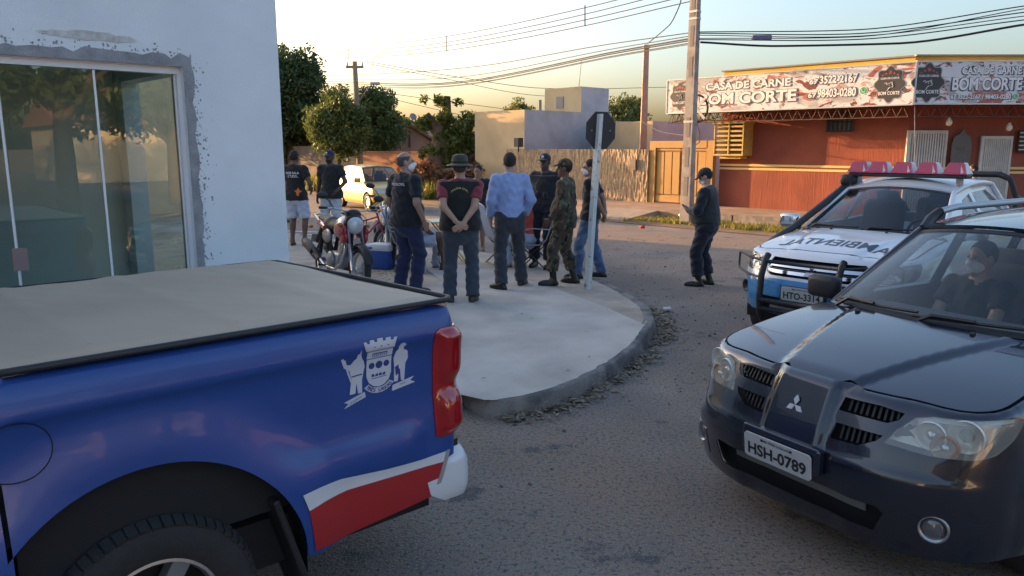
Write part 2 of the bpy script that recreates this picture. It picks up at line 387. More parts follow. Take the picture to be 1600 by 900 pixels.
# pale painted stripes on the asphalt of the cross street, far left
M_paint = mat('road_paint', (.62, .62, .58), .8, col2=(.25, .22, .2), c2scale=9, c2lo=.52, c2hi=.6)
for i, (a, b) in enumerate((((436, 361), (508, 364)), ((436, 365.5), (508, 369)), ((436, 384), (482, 385)))):
    p0, p1 = G(*a), G(*b); d = Vector((0, .16 if i < 2 else .05, 0)); s_ = sheet('stripe', [p0[:2], p1[:2], (p1+d)[:2], (p0+d)[:2]], .005 if i < 2 else .135, M_paint)
# ---------------------------------------------------------------- white building on the corner with its sliding glass door
M_white = mat('white_render', (.70, .74, .76), .85, var=.05, vscale=2.2, bump=.35, bscale=110, col2=(.65, .69, .71), c2scale=1.4, c2lo=.5, c2hi=.7, detail=8)
M_raw = mat('raw_mortar', (.27, .275, .285), .9, var=.25, vscale=9, bump=1, bscale=60, detail=8)
M_alu = mat('white_aluminium', (.72, .73, .74), .35)
M_inner = mat('inner_wall', (.78, .77, .70), .8)
M_inf = mat('inner_tile', (.62, .61, .56), .25)
wb = empty('white_building', AB(3.18, 6.33), 0, 'plain white corner building with a glass door and unpainted mortar round it', 'building')
def inv(o): return o.matrix_basis.inverted()
def bld(mb, name, m, parent, **k):
    """world-space geometry as a part: rebased to its thing"""
    Mi = parent.matrix_basis.inverted(); mb.v = [Mi @ Vector(v) for v in mb.v]; return mb.build(name, m, parent, **k)
DT, D0, D1, DF = AT(285, 104, 6.24).z, -.09, 2.37, .15     # door head, left, right, floor
def pr(mb, q0, q1, t0, t1, z0, z1): mb.prism(abp((q0, t0), (q1, t0), (q1, t1), (q0, t1)), z0, z1)
mb = MB(); TH = 6.33
pr(mb, D1, 3.18, TH, TH+.2, .1, 5.2); pr(mb, -7, D0, TH, TH+.2, .1, 5.2); pr(mb, D0, D1, TH, TH+.2, DT, 5.2)
pr(mb, 2.98, 3.18, TH+.2, 8.3, .1, 5.2); pr(mb, 2.98, 3.18, 8.3, 9.9, 2.75, 5.2); pr(mb, 2.98, 3.18, 9.9, 13.2, .1, 5.2); pr(mb, -7, 2.98, 13.0, 13.2, .1, 5.2); pr(mb, -7, -6.8, TH+.2, 13.0, .1, 5.2); pr(mb, -6.8, 2.98, TH+.2, 13.0, 5.0, 5.2)  # side wall opening added to let daylight into the inner room
bld(mb, 'wall', M_white, wb)
mb = MB(); pr(mb, -6.8, 2.98, TH-.0, 12.99, .1, DF); bld(mb, 'floor', M_inf, wb)
mb = MB(); pr(mb, -3, 2.98, 10.2, 10.3, DF, 3.2);  pr(mb, -3, 2.98, TH+.21, 10.2, 3.2, 3.25); pr(mb, -3, -2.9, TH+.21, 10.2, DF, 3.2); bld(mb, 'inner_room', M_inner, wb)
mb = MB(); pr(mb, .55, .62, 10.13, 10.2, DF, 2.35); pr(mb, 1.3, 1.36, 10.13, 10.2, DF, 2.35); bld(mb, 'inner_door_frame', mat('dark_wood', (.05, .035, .03), .5), wb)
# mortar band left unpainted round the door, ragged outer edge
def ragged(a, b, amp, k): return [tuple(np.array(a)+(np.array(b)-np.array(a))*i/k+nr.normal(0, amp, 2)) for i in range(k+1)]
out = ragged((D1+.06, .14), (D1+.072, DT+.07), .010, 44)+ragged((D1+.055, DT+.085), (D0-.9, DT+.05), .012, 50)
inn = [(D0-.9, DT+.001), (D1-.001, DT+.001), (D1-.001, .14)]
SW = lambda u, v: np.stack([u*DA.x+(TH-.004)*DB.x-wb.location.x, u*DA.y+(TH-.004)*DB.y-wb.location.y, v+0*u], -1)
patch('mortar_band', SW, out+inn, M_raw, wb, step=.08, thick=.003)
M_chip = mat('chipped_render', (.50, .49, .46), .9, var=.3, vscale=20)
for i in range(420):
    if i < 260: c = (D1+.055+abs(nr.normal(0, .045))*(1+.6*math.sin(i*.37)), nr.beta(1.3, 1.0)*(DT-.8)+.85); r = nr.uniform(.002, .010)
    else: c = (nr.uniform(D0-.2, D1), DT+.075+abs(nr.normal(0, .04))); r = nr.uniform(.002, .011)
    pl = [(c[0]+r*nr.uniform(.5, 1.2)*math.cos(a), c[1]+r*nr.uniform(.6, 1.6)*math.sin(a)) for a in np.linspace(0, 2*PI, 8)[:-1]]
    if i == 0: mb = MB(); mi_ = inv(wb)
    mb.add([mi_ @ AB(u, TH-.0015-(i % 7)*.0001, v) for u, v in pl], [tuple(range(7))])
mb.build('chipped_spots', M_raw, wb)['kind'] = 'stuff'
for (cx, cz, rx, rz_) in ((.35, DT+.24, .30, .09), (1.75, DT+.17, .35, .035)):
    pl = [(cx+rx*math.cos(a)*nr.uniform(.7, 1.15), cz+rz_*math.sin(a)*nr.uniform(.6, 1.3)) for a in np.linspace(0, 2*PI, 26)[:-1]]
    patch('bare_patch', SW, pl, M_chip, wb, step=.06, thick=.002, offs=.0005)
# frame, four glass leaves, handle
M_dglass = glass_mat('door_glass', (.72, .80, .76), 1.6, refl=2.0)
def fr_bar(mb, q0, q1, z0, z1, t=TH+.06, w=.05): pr(mb, q0, q1, t, t+w, z0, z1)
mb = MB(); fr_bar(mb, D0, D1, DT-.055, DT, w=.09); fr_bar(mb, D0, D1, DF, DF+.03, w=.09); fr_bar(mb, D1-.03, D1, DF+.03, DT-.055, w=.09); fr_bar(mb, D0, D0+.03, DF+.03, DT-.055, w=.09)
bld(mb, 'door_frame', M_alu, wb)
qs = [D0+.03, .525, 1.14, 1.755, D1-.03]
for i in range(4):
    tt = TH+.085+(.018 if i in (0, 3) else 0)
    mb = MB(); pr(mb, qs[i]+.004, qs[i+1]-.004, tt, tt+.008, DF+.032, DT-.056); g = bld(mb, 'glass_leaf', M_dglass, wb)
    mb = MB(); fr_bar(mb, qs[i+1]-.0185 if i < 3 else qs[i+1]-.016, qs[i+1]-.003 if i < 3 else qs[i+1]-.002, DF+.04, DT-.06, tt-.010, .009); b_ = bld(mb, 'edge_strip', M_alu, wb)
mb = MB(); pr(mb, 1.14-.045, 1.14+.05, TH+.055, TH+.072, 1.13, 1.29); bld(mb, 'door_lock', glass_mat('lock_acrylic', (.75, .55, .5), 1.5, haze=(.5, .35, .32, .5)), wb)
# ---------------------------------------------------------------- unseen house block added to keep the evening sun off the corner
M_cream = mat('cream_render', (.55, .47, .36), .9, var=.12, vscale=2, bump=.4)
M_roof = mat('clay_roof', (.28, .11, .06), .85, var=.25, vscale=14, bump=1, bscale=30)
def house(name, label, org, lx, ly, h, m, roofm=None, gable=0., rz=None, wins=()):
    rz = math.atan2(DB.y, DB.x) if rz is None else rz
    e = empty(name, org, rz, label, 'house')
    mb = MB(); mb.prism([(0, 0), (lx, 0), (lx, ly), (0, ly)], -.05, h)
    if gable:
        mb.add([(0, 0, h), (0, ly, h), (0, ly/2, h+gable), (lx, 0, h), (lx, ly, h), (lx, ly/2, h+gable)], [(0, 2, 1), (3, 4, 5)])
    mb.build('wall', m, e)
    mb = MB()
    if gable:
        for s_ in (0, 1):
            y0 = -.4 if s_ == 0 else ly+.4; zz = h-gable*.4/(ly/2)
            mb.add([(-.35, y0, zz), (lx+.35, y0, zz), (lx+.35, ly/2, h+gable+.02), (-.35, ly/2, h+gable+.02), (-.35, y0, zz+.12), (lx+.35, y0, zz+.12), (lx+.35, ly/2, h+gable+.16), (-.35, ly/2, h+gable+.16)],
                   [(0, 3, 2, 1), (4, 5, 6, 7), (0, 1, 5, 4), (0, 4, 7, 3), (1, 2, 6, 5)])
    else: mb.prism([(-.05, -.05), (lx+.05, -.05), (lx+.05, ly+.05), (-.05, ly+.05)], h, h+.12)
    mb.build('roof', roofm or m, e)
    for (face, a, z0, w, hh) in wins:
        mb = MB()
        if face == 'y0': mb.box((a, -.01, z0+hh/2), (w, .06, hh))
        elif face == 'x0': mb.box((-.01, a, z0+hh/2), (.06, w, hh))
        elif face == 'y1': mb.box((a, ly+.01, z0+hh/2), (w, .06, hh))
        else: mb.box((lx+.01, a, z0+hh/2), (.06, w, hh))
        mb.build('window', mat('dark_window', (.03, .035, .04), .15), e)
    return e
_o = Vector((-9.0, 23.0, 0)); house('long_house', 'unseen cream sun-blocking house added behind the white corner building', _o-DA*10, 5.0, 9.9, 5.2, M_cream, rz=math.atan2(DB.y, DB.x)-0, wins=()) if False else None
hb = empty('sun_block_house', _o, 0, 'unseen cream sun-blocking house added behind the white corner building', 'house')
mb = MB(); o9 = hb.location
mb.prism([tuple(v[:2]) for v in (Vector((0, 0, 0)), -DA*11, -DA*11+DB*5, DB*5)][::-1], -.05, 5.4); mb.build('wall', M_cream, hb)
mb = MB(); mb.prism([tuple(v[:2]) for v in (DA*.2-DB*.2, -DA*11.2-DB*.2, -DA*11.2+DB*5.2, DA*.2+DB*5.2)][::-1], 5.4, 5.55); mb.build('roof', M_roof, hb)
# ---------------------------------------------------------------- butcher's shop: red ribbed render, yellow parapet, canopy, doors
def grafiato(name, c1, c2, sc=(26, 26, 2.2), bs=.7):
    m = mat(name, c1, .85, col2=c2, c2scale=1.3, c2lo=.42, c2hi=.66); n, l = m.node_tree.nodes, m.node_tree.links; b = n['Principled BSDF']
    g = n.new('ShaderNodeNewGeometry'); mp = n.new('ShaderNodeMapping'); mp.inputs['Scale'].default_value = sc; l.new(g.outputs['Position'], mp.inputs[0])
    t = n.new('ShaderNodeTexNoise'); t.inputs['Scale'].default_value = 1; t.inputs['Detail'].default_value = 5; l.new(mp.outputs[0], t.inputs[0])
    bp = n.new('ShaderNodeBump'); bp.inputs['Strength'].default_value = 1; bp.inputs['Distance'].default_value = .012*bs; l.new(t.outputs[0], bp.inputs['Height']); l.new(bp.outputs[0], b.inputs['Normal'])
    return m
M_red = grafiato('red_ribbed_render', (.30, .075, .045), (.24, .058, .036)); M_yel = mat('yellow_paint', (.72, .42, .06), .8, var=.12, vscale=3)
M_strip = mat('stripe_paint', (.75, .55, .22), .8)
QW, T0, T1 = 21.1, 7.73, 13.2; PC = AB(QW, T0)       # chamfer corner
CH = Vector((1, -.03, 0)).normalized()                # chamfered shop front runs almost across the view
rb = empty('butcher_shop', (PC.x, PC.y, 0), 0, 'red ribbed corner shop with yellow parapet and a canopy on trusses', 'shop')
PE = PC+CH*6.0
foot = [PC, AB(QW, T1), AB(QW+9, T1), Vector((PE.x+4, PE.y+9, 0)), PE]
mb = MB(); mb.prism([tuple(p[:2]) for p in reversed(foot)], .1, 3.75); bld(mb, 'wall', M_red, rb)
mb = MB(); mb.prism([tuple(p[:2]) for p in reversed(foot)], 3.75, 4.24); bld(mb, 'parapet', M_yel, rb)
mb = MB(); pr(mb, QW-.05, QW+.2, T0-.05, T1+.06, 4.24, 4.28); mb.box((PC+CH*3+Vector((0, .08, 4.26))), (6.1, .25, .04)); bld(mb, 'coping', mat('coping_grey', (.25, .22, .2), .8), rb)
for z in (1.33, 1.44):
    mb = MB(); pr(mb, QW-.018, QW-.001, T0, T1, z, z+.06); bld(mb, 'wall_stripe', M_strip, rb)
    mb = MB(); mb.box(PC+CH*3+Vector((0, -.01, z+.03)), (6, .018, .06)); bld(mb, 'wall_stripe', M_strip, rb)
# barred high window
wc = G(1310, 328, .15); tw = 9.15
mb = MB(); pr(mb, QW-.03, QW+.05, tw, tw+.75, 2.42, 2.92); bld(mb, 'window', mat('dark_window', (.03, .035, .04), .15), rb)
M_black = mat('black_iron', (.02, .02, .022), .5)
for k in range(6):
    mb = MB(); mb.tube([AB(QW-.07, tw+.06+k*.126, 2.44), AB(QW-.07, tw+.06+k*.126, 2.9)], .012, 6); bld(mb, 'window_bar', M_black, rb)
mb = MB()
for z in (2.43, 2.66, 2.91): mb.tube([AB(QW-.07, tw, z), AB(QW-.07, tw+.75, z)], .014, 6)
bld(mb, 'window_grille', M_black, rb)
# doors in the shop front: white slatted roller grilles
M_slat = mat('grille_white', (.52, .50, .46), .6, var=.15, vscale=5); M_dk = mat('dark_opening', (.05, .045, .04), .9)
for px0, px1, ztop in ((1413, 1475, 2.42), (1526, 1575, 2.28)):
    x0, x1 = AT(px0, 260, PC.y).x, AT(px1, 260, PC.y-.1).x; yy = PC.y+CH.y*((x0+x1)/2-PC.x)
    mb = MB(); mb.box(((x0+x1)/2, yy-.0, .16+(ztop-.16)/2), (x1-x0, .05, ztop-.16)); d = bld(mb, 'door', M_dk, rb)
    nn = 14
    for k in range(nn):
        xx = x0+.03+(x1-x0-.06)*(k+.5)/nn; mb = MB(); mb.box((xx, yy-.045, .2+(ztop-.28)/2), ((x1-x0)/nn*.62, .025, ztop-.28)); bld(mb, 'door_slat', M_slat, rb)
    mb = MB()
    for a, b_, c, e_ in ((x0-.03, x0+.03, .16, ztop), (x1-.03, x1+.03, .16, ztop), (x0+.03, x1-.03, ztop-.08, ztop)): mb.box(((a+b_)/2, yy-.05, (c+e_)/2), (b_-a, .06, e_-c))
    bld(mb, 'door_frame', M_slat, rb)
x0 = AT(1588, 230, PC.y-.15).x; mb = MB(); mb.box((x0+.4, PC.y-.2, 2.15), (.8, .06, .55)); bld(mb, 'window', M_dk, rb)
for k in range(5): mb = MB(); mb.box((x0+.4, PC.y-.245, 1.94+k*.105), (.8, .02, .03)); bld(mb, 'window_bar', M_slat, rb)
# canopy sheet and its lattice trusses
QS = 19.82; TS0, TS1 = 7.25, 14.33; PS = AB(QS, TS0)
M_can = mat('canopy_sheet', (.12, .09, .08), .7, metal=.2, var=.2, vscale=4)
mb = MB(); c_ = [AB(QS+.03, TS0, 3.0), AB(QS+.03, TS1, 3.0), AB(QW+.03, TS1, 3.28), AB(QW+.03, T0, 3.28)]
mb.add(c_+[v+Vector((0, 0, .03)) for v in c_], [(0, 3, 2, 1), (4, 5, 6, 7), (0, 1, 5, 4), (1, 2, 6, 5), (2, 3, 7, 6)])
e_ = Vector((6.2, -.19, 0)); c_ = [PS+Vector((0, .03, 3.0)), PS+e_+Vector((0, .03, 3.0)), PC+e_+Vector((.3, .03, 3.28)), PC+Vector((0, .03, 3.28))]
mb.add(c_+[v+Vector((0, 0, .03)) for v in c_], [(0, 1, 2, 3), (4, 7, 6, 5), (0, 4, 5, 1), (0, 3, 7, 4)])
bld(mb, 'canopy_roof', M_can, rb)
M_rust = mat('rusty_steel', (.10, .045, .03), .8, var=.3, vscale=12)
def truss(a, b, h, parent, name='canopy_truss', n=10, r=.014):
    a, b = Vector(a), Vector(b); mb = MB(); up = Vector((0, 0, h))
    mb.tube([a, b], r, 5); mb.tube([a+up, b+up], r, 5)
    for k in range(n):
        p, q = a.lerp(b, k/n), a.lerp(b, (k+1)/n)
        mb.tube([p, p.lerp(q, .5)+up], r*.7, 4); mb.tube([p.lerp(q, .5)+up, q], r*.7, 4)
    bld(mb, name, M_rust, parent)
truss(AB(QS+.1, TS0+.1, 2.72), AB(QS+.1, TS1, 2.72), .26, rb, n=26)
truss(AB(QS+.55, TS0+.3, 2.78), AB(QS+.55, TS1, 2.78), .26, rb, n=26)
truss(PS+Vector((.2, .08, 2.72)), PS+e_+Vector((0, .08, 2.72)), .26, rb, n=20)
for k in range(7):
    t = 8.2+k*1.0; truss(AB(QS+.1, t, 2.74), AB(QW-.02, t, 2.92), .24, rb, n=5, r=.012)
# wall-mounted crest and two bulbs under the canopy
crest = lambda: [(math.cos(a)*(.30+.035*math.cos(8*a)), math.sin(a)*(.36+.035*math.cos(8*a))) for a in np.linspace(0, 2*PI, 65)[:-1]]
M_crest = mat('crest_dark', (.035, .037, .04), .5); M_crw = mat('print_white', (.72, .72, .70), .55); M_crr = mat('print_red', (.55, .09, .05), .55)
M_slate = mat('plaque_grey', (.11, .105, .10), .6)
def bull(M, s, parent, m):
    """line drawing of the cow's head: horns, brow, muzzle, throat"""
    st = [[(-.9, .35), (-.55, .5), (-.35, .2), (-.6, .1)], [(-.35, .2), (.05, .38), (.3, .42)], [(.3, .42), (.5, .62), (.6, .3), (.35, .2)], [(.45, .25), (.7, -.1), (.62, -.35), (.35, -.3)], [(.2, -.4), (-.1, -.55), (-.25, -.95), (-.45, -1.0)], [(-.05, .1), (.05, .02), (.12, .08)]]
    mb = MB()
    for p in st: mb.tube([M @ Vector((a*s, b*s, .004)) for a, b in p], s*.055, 4)
    Mi = parent.matrix_basis.inverted(); mb.v = [Mi @ v for v in mb.v]; mb.build('bull_head_drawing', m, parent)
def star(r, n=5): return [((r if k % 2 == 0 else r*.42)*math.sin(PI*k/n), (r if k % 2 == 0 else r*.42)*math.cos(PI*k/n)) for k in range(2*n)]
def crest_on(M, s, parent, dark=M_crest):
    Mi = parent.matrix_basis.inverted(); mb = MB(); cp = crest()
    mb.prism([(a*s*1.07, b*s*1.07) for a, b in cp], .003, .006, M); bld(mb, 'crest_rim', mat('crest_rim', (.30, .29, .28), .5), parent)
    mb = MB(); mb.prism([(a*s, b*s) for a, b in cp], .006, .009, M); bld(mb, 'crest', dark, parent)
    mb = MB()
    for dx, dy, r in ((0, .26, .055), (-.09, .235, .035), (.09, .235, .035), (-.16, .2, .028), (.16, .2, .028)):
        mb.prism([(a*s+dx*s, b*s+dy*s) for a, b in star(r)], .009, .0115, M)
    bld(mb, 'crest_stars', M_crr, parent)
    for tx, dy, w, h in (('CASA DE CARNE', .135, .40, .045), ('BOM CORTE', -.19, .46, .075)):
        lettering('crest_lettering', tx, M_crw, parent, M=Mi @ M @ Matrix.Translation((0, dy*s, .0125)), width=w*s, height=h*s, bold=.02)
    bull(M @ Matrix.Translation((0, -.02*s, .01)), .12*s, parent, M_crw)
Mp = frame(AT(1501, 232, PC.y-.14)+Vector((0, -.03, 0)), CH)
pl = empty('shop_plaque', Mp.translation, 0, 'dark grey shield plaque on the red wall between the two slatted doors', 'plaque')
mb = MB(); mb.prism([(-.24, -.62), (.24, -.62), (.25, .1), (.2, .3), (.08, .36), (0, .5), (-.08, .36), (-.2, .3), (-.25, .1)], -.025, .012, Mp); bld(mb, 'board', M_slate, pl)
lettering('lettering', 'BOM CORTE', M_crw, pl, M=pl.matrix_basis.inverted() @ Mp @ Matrix.Translation((0, -.5, .014)), width=.4, height=.1, bold=.02)
bull(Mp @ Matrix.Translation((0, -.05, .014)), .16, pl, mat('plaque_line', (.2, .19, .18), .6))
for px, py in ((1483, 190), (1577, 198)):
    p = AT(px, py, PC.y-.6); e = empty('hanging_bulb', p, 0, 'pale bulb hanging under the canopy '+('above the plaque' if px < 1500 else 'above the right-hand slatted door'), 'bulb')
    mb = MB(); mb.lathe([(.0, -.11), (.055, -.09), (.075, -.03), (.06, .03), (.03, .07), (.03, .1)], 14); mb.build('bulb', mat('bulb_glass', (.75, .68, .55), .3), e, smooth=True)
    mb = MB(); mb.tube([(0, 0, .1), (0, 0, 3.08-p.z)], .008, 5); mb.build('flex', M_black, e)
mb = MB(); p = AT(1429, 165, 18.9); mb.tube([p, AT(1430, 290, 18.9)], .008, 5); bld(mb, 'hanging_cord', mat('cord_grey', (.4, .38, .36), .7), rb)
# ---------------------------------------------------------------- the two printed sign boards
def sign_print(name):
    m = mat(name, (.62, .62, .63), .5); n, l = m.node_tree.nodes, m.node_tree.links; b = n['Principled BSDF']
    g = n.new('ShaderNodeNewGeometry'); col = None
    for sc, lo, hi, c, off in ((.9, .52, .58, (.36, .35, .35), 0), (1.5, .59, .63, (.40, .11, .08), 3), (2.6, .62, .66, (.46, .30, .27), 7), (2.0, .62, .65, (.16, .035, .03), 12), (1.4, .6, .64, (.075, .07, .07), 17), (5, .63, .66, (.50, .1, .06), 5)):
        mp = n.new('ShaderNodeMapping'); mp.inputs['Location'].default_value = (off, off*.7, 0); mp.inputs['Rotation'].default_value = (.5, .6, 0); mp.inputs['Scale'].default_value = (1, 1, 1.9); l.new(g.outputs['Position'], mp.inputs[0])
        t = n.new('ShaderNodeTexNoise'); t.inputs['Scale'].default_value = sc; t.inputs['Detail'].default_value = 4; t.inputs['Distortion'].default_value = 1.2; l.new(mp.outputs[0], t.inputs[0])
        r = n.new('ShaderNodeMapRange'); r.inputs[1].default_value = lo; r.inputs[2].default_value = hi; l.new(t.outputs[0], r.inputs[0])
        x = n.new('ShaderNodeMix'); x.data_type = 'RGBA'; x.inputs[6].default_value = (.62, .62, .63, 1); x.inputs[7].default_value = (*c, 1); l.new(r.outputs[0], x.inputs[0])
        if col: l.new(col, x.inputs[6])
        col = x.outputs[2]
    l.new(col, b.inputs['Base Color']); return m
M_sign = sign_print('banner_print'); M_ol = mat('letter_outline', (.045, .06, .11), .55); M_frame = mat('sign_frame', (.5, .5, .5), .4, metal=.6)
M_wa = mat('phone_green', (.03, .38, .16), .5)
def sign_board(name, label, M, L, Hh, rows, crests, wa):
    e = empty(name, M.translation, 0, label, 'sign'); Mi = e.matrix_basis.inverted()
    mb = MB(); mb.prism([(0, 0), (L, 0), (L, Hh), (0, Hh)], -.12, 0, M); bld(mb, 'panel', M_sign, e)
    mb = MB()
    for a, b_, c, d in ((-.03, L+.03, -.03, 0), (-.03, L+.03, Hh, Hh+.03), (-.03, 0, 0, Hh), (L, L+.03, 0, Hh)): mb.prism([(a, c), (b_, c), (b_, d), (a, d)], -.125, .012, M)
    bld(mb, 'frame', M_frame, e)
    sv = Hh/1.09; rows = [(a, b, c*sv, d, f*sv, g_) for a, b, c, d, f, g_ in rows]; crests = [(a, b*sv, c*sv) for a, b, c in crests]; wa = [(a, b*sv, c*sv) for a, b, c in wa]
    for tx, cx, cy, w, h, ol in rows:
        for m, bo, o_, dx in ((M_ol, .07, .006, .008), (M_crw, .03, .0085, 0)):
            lettering('lettering' if dx == 0 else 'lettering_outline', tx, m, e, M=Mi @ M @ Matrix.Translation((cx+dx, cy-dx, o_)), width=w*(1+ol*(2.2*h/w if dx else 0)), height=h*(1+ol*(1.0 if dx else 0)), bold=bo)
    for cx, cy, s in crests: crest_on(M @ Matrix.Translation((cx, cy, 0)), s, e)
    for cx, cy, r in wa:
        mb = MB(); mb.prism(circle(cx, cy, r*1.2), .003, .006, M); bld(mb, 'badge_rim', M_crw, e)
        mb = MB(); mb.prism(circle(cx, cy, r), .006, .008, M); bld(mb, 'badge', M_wa, e)
        mb = MB(); mb.tube([M @ Vector((cx-r*.4, cy+r*.45, .009)), M @ Vector((cx-r*.35, cy-.05*r, .009)), M @ Vector((cx, cy-r*.4, .009)), M @ Vector((cx+r*.45, cy-r*.42, .009))], r*.13, 4); bld(mb, 'handset_mark', M_crw, e)
    return e
# long board along the cross street: local X runs from its far (left) end towards the corner
Ls = TS1-TS0; Ms = frame(AB(QS, TS1, 3.02), -DB)
def sx(px):                                           # photo column to metres along the long board
    k = (px-800)/1200; t = (QS*DA.x-k*QS*DA.y)/(k*DB.y-DB.x); return TS1-t
rows = [('CASA DE CARNE', (sx(1094)+sx(1222))/2, .80, sx(1222)-sx(1094), .24, .16), ('BOM CORTE', (sx(1086)+sx(1232))/2, .40, sx(1232)-sx(1086), .36, .13),
        ('67', sx(1257), .75, sx(1263)-sx(1250), .15, .3), ('3522-2167', (sx(1266)+sx(1323))/2, .79, sx(1323)-sx(1266), .24, .14),
        ('67', sx(1256), .36, sx(1262)-sx(1249), .15, .3), ('98403-0280', (sx(1264)+sx(1322))/2, .40, sx(1322)-sx(1264), .25, .14)]
sign_board('sign_board', 'long printed shop banner with two crests and phone numbers above the red side wall', Ms, Ls, .95, rows, [(sx(1055), .55, 1.15), (sx(1372), .55, 1.25)], [(sx(1333), .42, .1)])
Mc = frame(PS+Vector((.05, -.02, 3.03)), (1, -.03, 0))
def cx_(px): return AT(px, 120, PS.y).x-PS.x-.05
rows = [('CASA DE CARNE', cx_(1546), .86, cx_(1591)-cx_(1500), .20, .16), ('BOM CORTE', cx_(1541), .51, cx_(1594)-cx_(1487), .34, .13), ('67 3522-2167 / 98403-0280', cx_(1533), .17, cx_(1579)-cx_(1486), .13, .2)]
sign_board('sign_board', 'printed shop banner with one crest facing the corner above the slatted doors', Mc, 4.6, .95, rows, [(cx_(1450), .55, 1.3), (3.95, .55, 1.3)], [(cx_(1586), .17, .075)])
# ---------------------------------------------------------------- caged air conditioner on the red wall
ta = 12.62; ac = empty('caged_air_conditioner', AB(QW, ta, 1.75), 0, 'air conditioner in a yellow slatted cage on the red side wall', 'air conditioner')
M_cage = mat('cage_yellow', (.55, .36, .10), .6, var=.2, vscale=8); pr_ = lambda q0, q1, a, b_, z0, z1, nm, m: bld((lambda k: (pr(k, q0, q1, a, b_, z0, z1), k)[1])(MB()), nm, m, ac)
pr_(QW-.52, QW, ta-.5, ta+.5, 1.75, 1.80, 'cage_floor', M_cage); pr_(QW-.56, QW, ta-.54, ta+.54, 2.68, 2.74, 'cage_top', M_cage)
pr_(QW-.40, QW, ta-.42, ta+.42, 1.81, 2.66, 'unit', mat('unit_dark', (.06, .05, .045), .7))
for a in (-.5, -.02, .46): pr_(QW-.53, QW-.48, ta+a, ta+a+.04, 1.8, 2.68, 'cage_post', M_cage)
for k in range(6): pr_(QW-.515, QW-.49, ta-.46, ta+.46, 1.90+k*.135, 1.955+k*.135, 'cage_slat', M_cage)
pr_(QW-.50, QW, ta-.5, ta-.485, 1.8, 2.68, 'cage_side', M_cage)
pr_(QW-.40, QW-.01, ta-.35, ta+.35, 1.66, 1.74, 'bracket', M_cage)
# ---------------------------------------------------------------- sheet-steel gate, its frame and the rough plastered garden wall
M_gate = mat('gate_ochre', (.42, .23, .07), .55, var=.1, vscale=2.5); QG = 20.85
gt = empty('gate', AB(QG, 14.4), 0, 'ochre sheet steel gate with tall panels in a wide frame', 'gate')
def gpr(q0, q1, a, b_, z0, z1, nm, m=M_gate): mb = MB(); pr(mb, q0, q1, a, b_, z0, z1); return bld(mb, nm, m, gt)
gpr(QG-.02, QG+.16, 13.28, 13.52, .2, 2.2, 'gate_post'); gpr(QG-.02, QG+.16, 15.45, 15.68, .2, 2.2, 'gate_post'); gpr(QG-.03, QG+.17, 13.52, 15.45, 1.98, 2.2, 'gate_lintel')
for a, b_ in ((13.54, 14.47), (14.5, 15.43)):
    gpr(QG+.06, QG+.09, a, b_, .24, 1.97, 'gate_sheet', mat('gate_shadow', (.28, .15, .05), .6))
    w = (b_-a)
    for k in range(3): gpr(QG+.03, QG+.059, a+.03+k*(w-.02)/3, a+.03+k*(w-.02)/3+(w-.14)/3, .50, 1.85, 'gate_panel')
    gpr(QG+.02, QG+.059, a, b_, .24, .46, 'gate_rail'); gpr(QG+.02, QG+.059, a, b_, 1.89, 1.97, 'gate_rail')
mb = MB(); mb.tube([AB(QG-.03, 14.45, 1.0), AB(QG-.05, 14.45, 1.02), AB(QG-.05, 14.45, 1.3), AB(QG-.03, 14.45, 1.32)], .012, 6); bld(mb, 'gate_handle', M_black, gt)
M_rough = mat('rough_plaster', (.43, .31, .19), .95, var=.25, vscale=14, bump=.8, bscale=30, col2=(.34, .24, .15), c2scale=3, c2lo=.45, c2hi=.6)
gw = empty('garden_wall', AB(20.8, 19), 0, 'rough plastered tan garden wall left of the ochre gate', 'wall')
nu, nv = 300, 44; tt = np.linspace(15.7, 22.6, nu); zz = np.linspace(.15, 1.93, nv); Hm = nr.rand(nu, nv)
for _ in range(3): Hm = (Hm+np.roll(Hm, 1, 1)+np.roll(Hm, -1, 1))/3
Hm = (Hm*2+np.roll(Hm, 1, 0))/3; Hm = (Hm-Hm.mean())/Hm.std()*.009
vs = [tuple(inv(gw) @ AB(20.78-Hm[i, j], tt[i], zz[j])) for i in range(nu) for j in range(nv)]; fs = [(i*nv+j, i*nv+j+1, (i+1)*nv+j+1, (i+1)*nv+j) for i in range(nu-1) for j in range(nv-1)]
mb = MB(); mb.add(vs, fs); mb.build('plaster', M_rough, gw, smooth=True)
mb = MB(); pr(mb, 20.81, 21.0, 15.7, 22.6, .1, 1.92); bld(mb, 'wall_core', M_rough, gw)
mb = MB(); pr(mb, 20.69, 20.8, 16.15, 16.38, 1.25, 1.6); bld(mb, 'meter_box', mat('meter_grey', (.16, .13, .11), .6), gw)
for t in (18.2, 20.4): mb = MB(); pr(mb, 20.745, 20.8, t, t+.03, .2, 1.92); bld(mb, 'wall_joint', M_rough, gw)
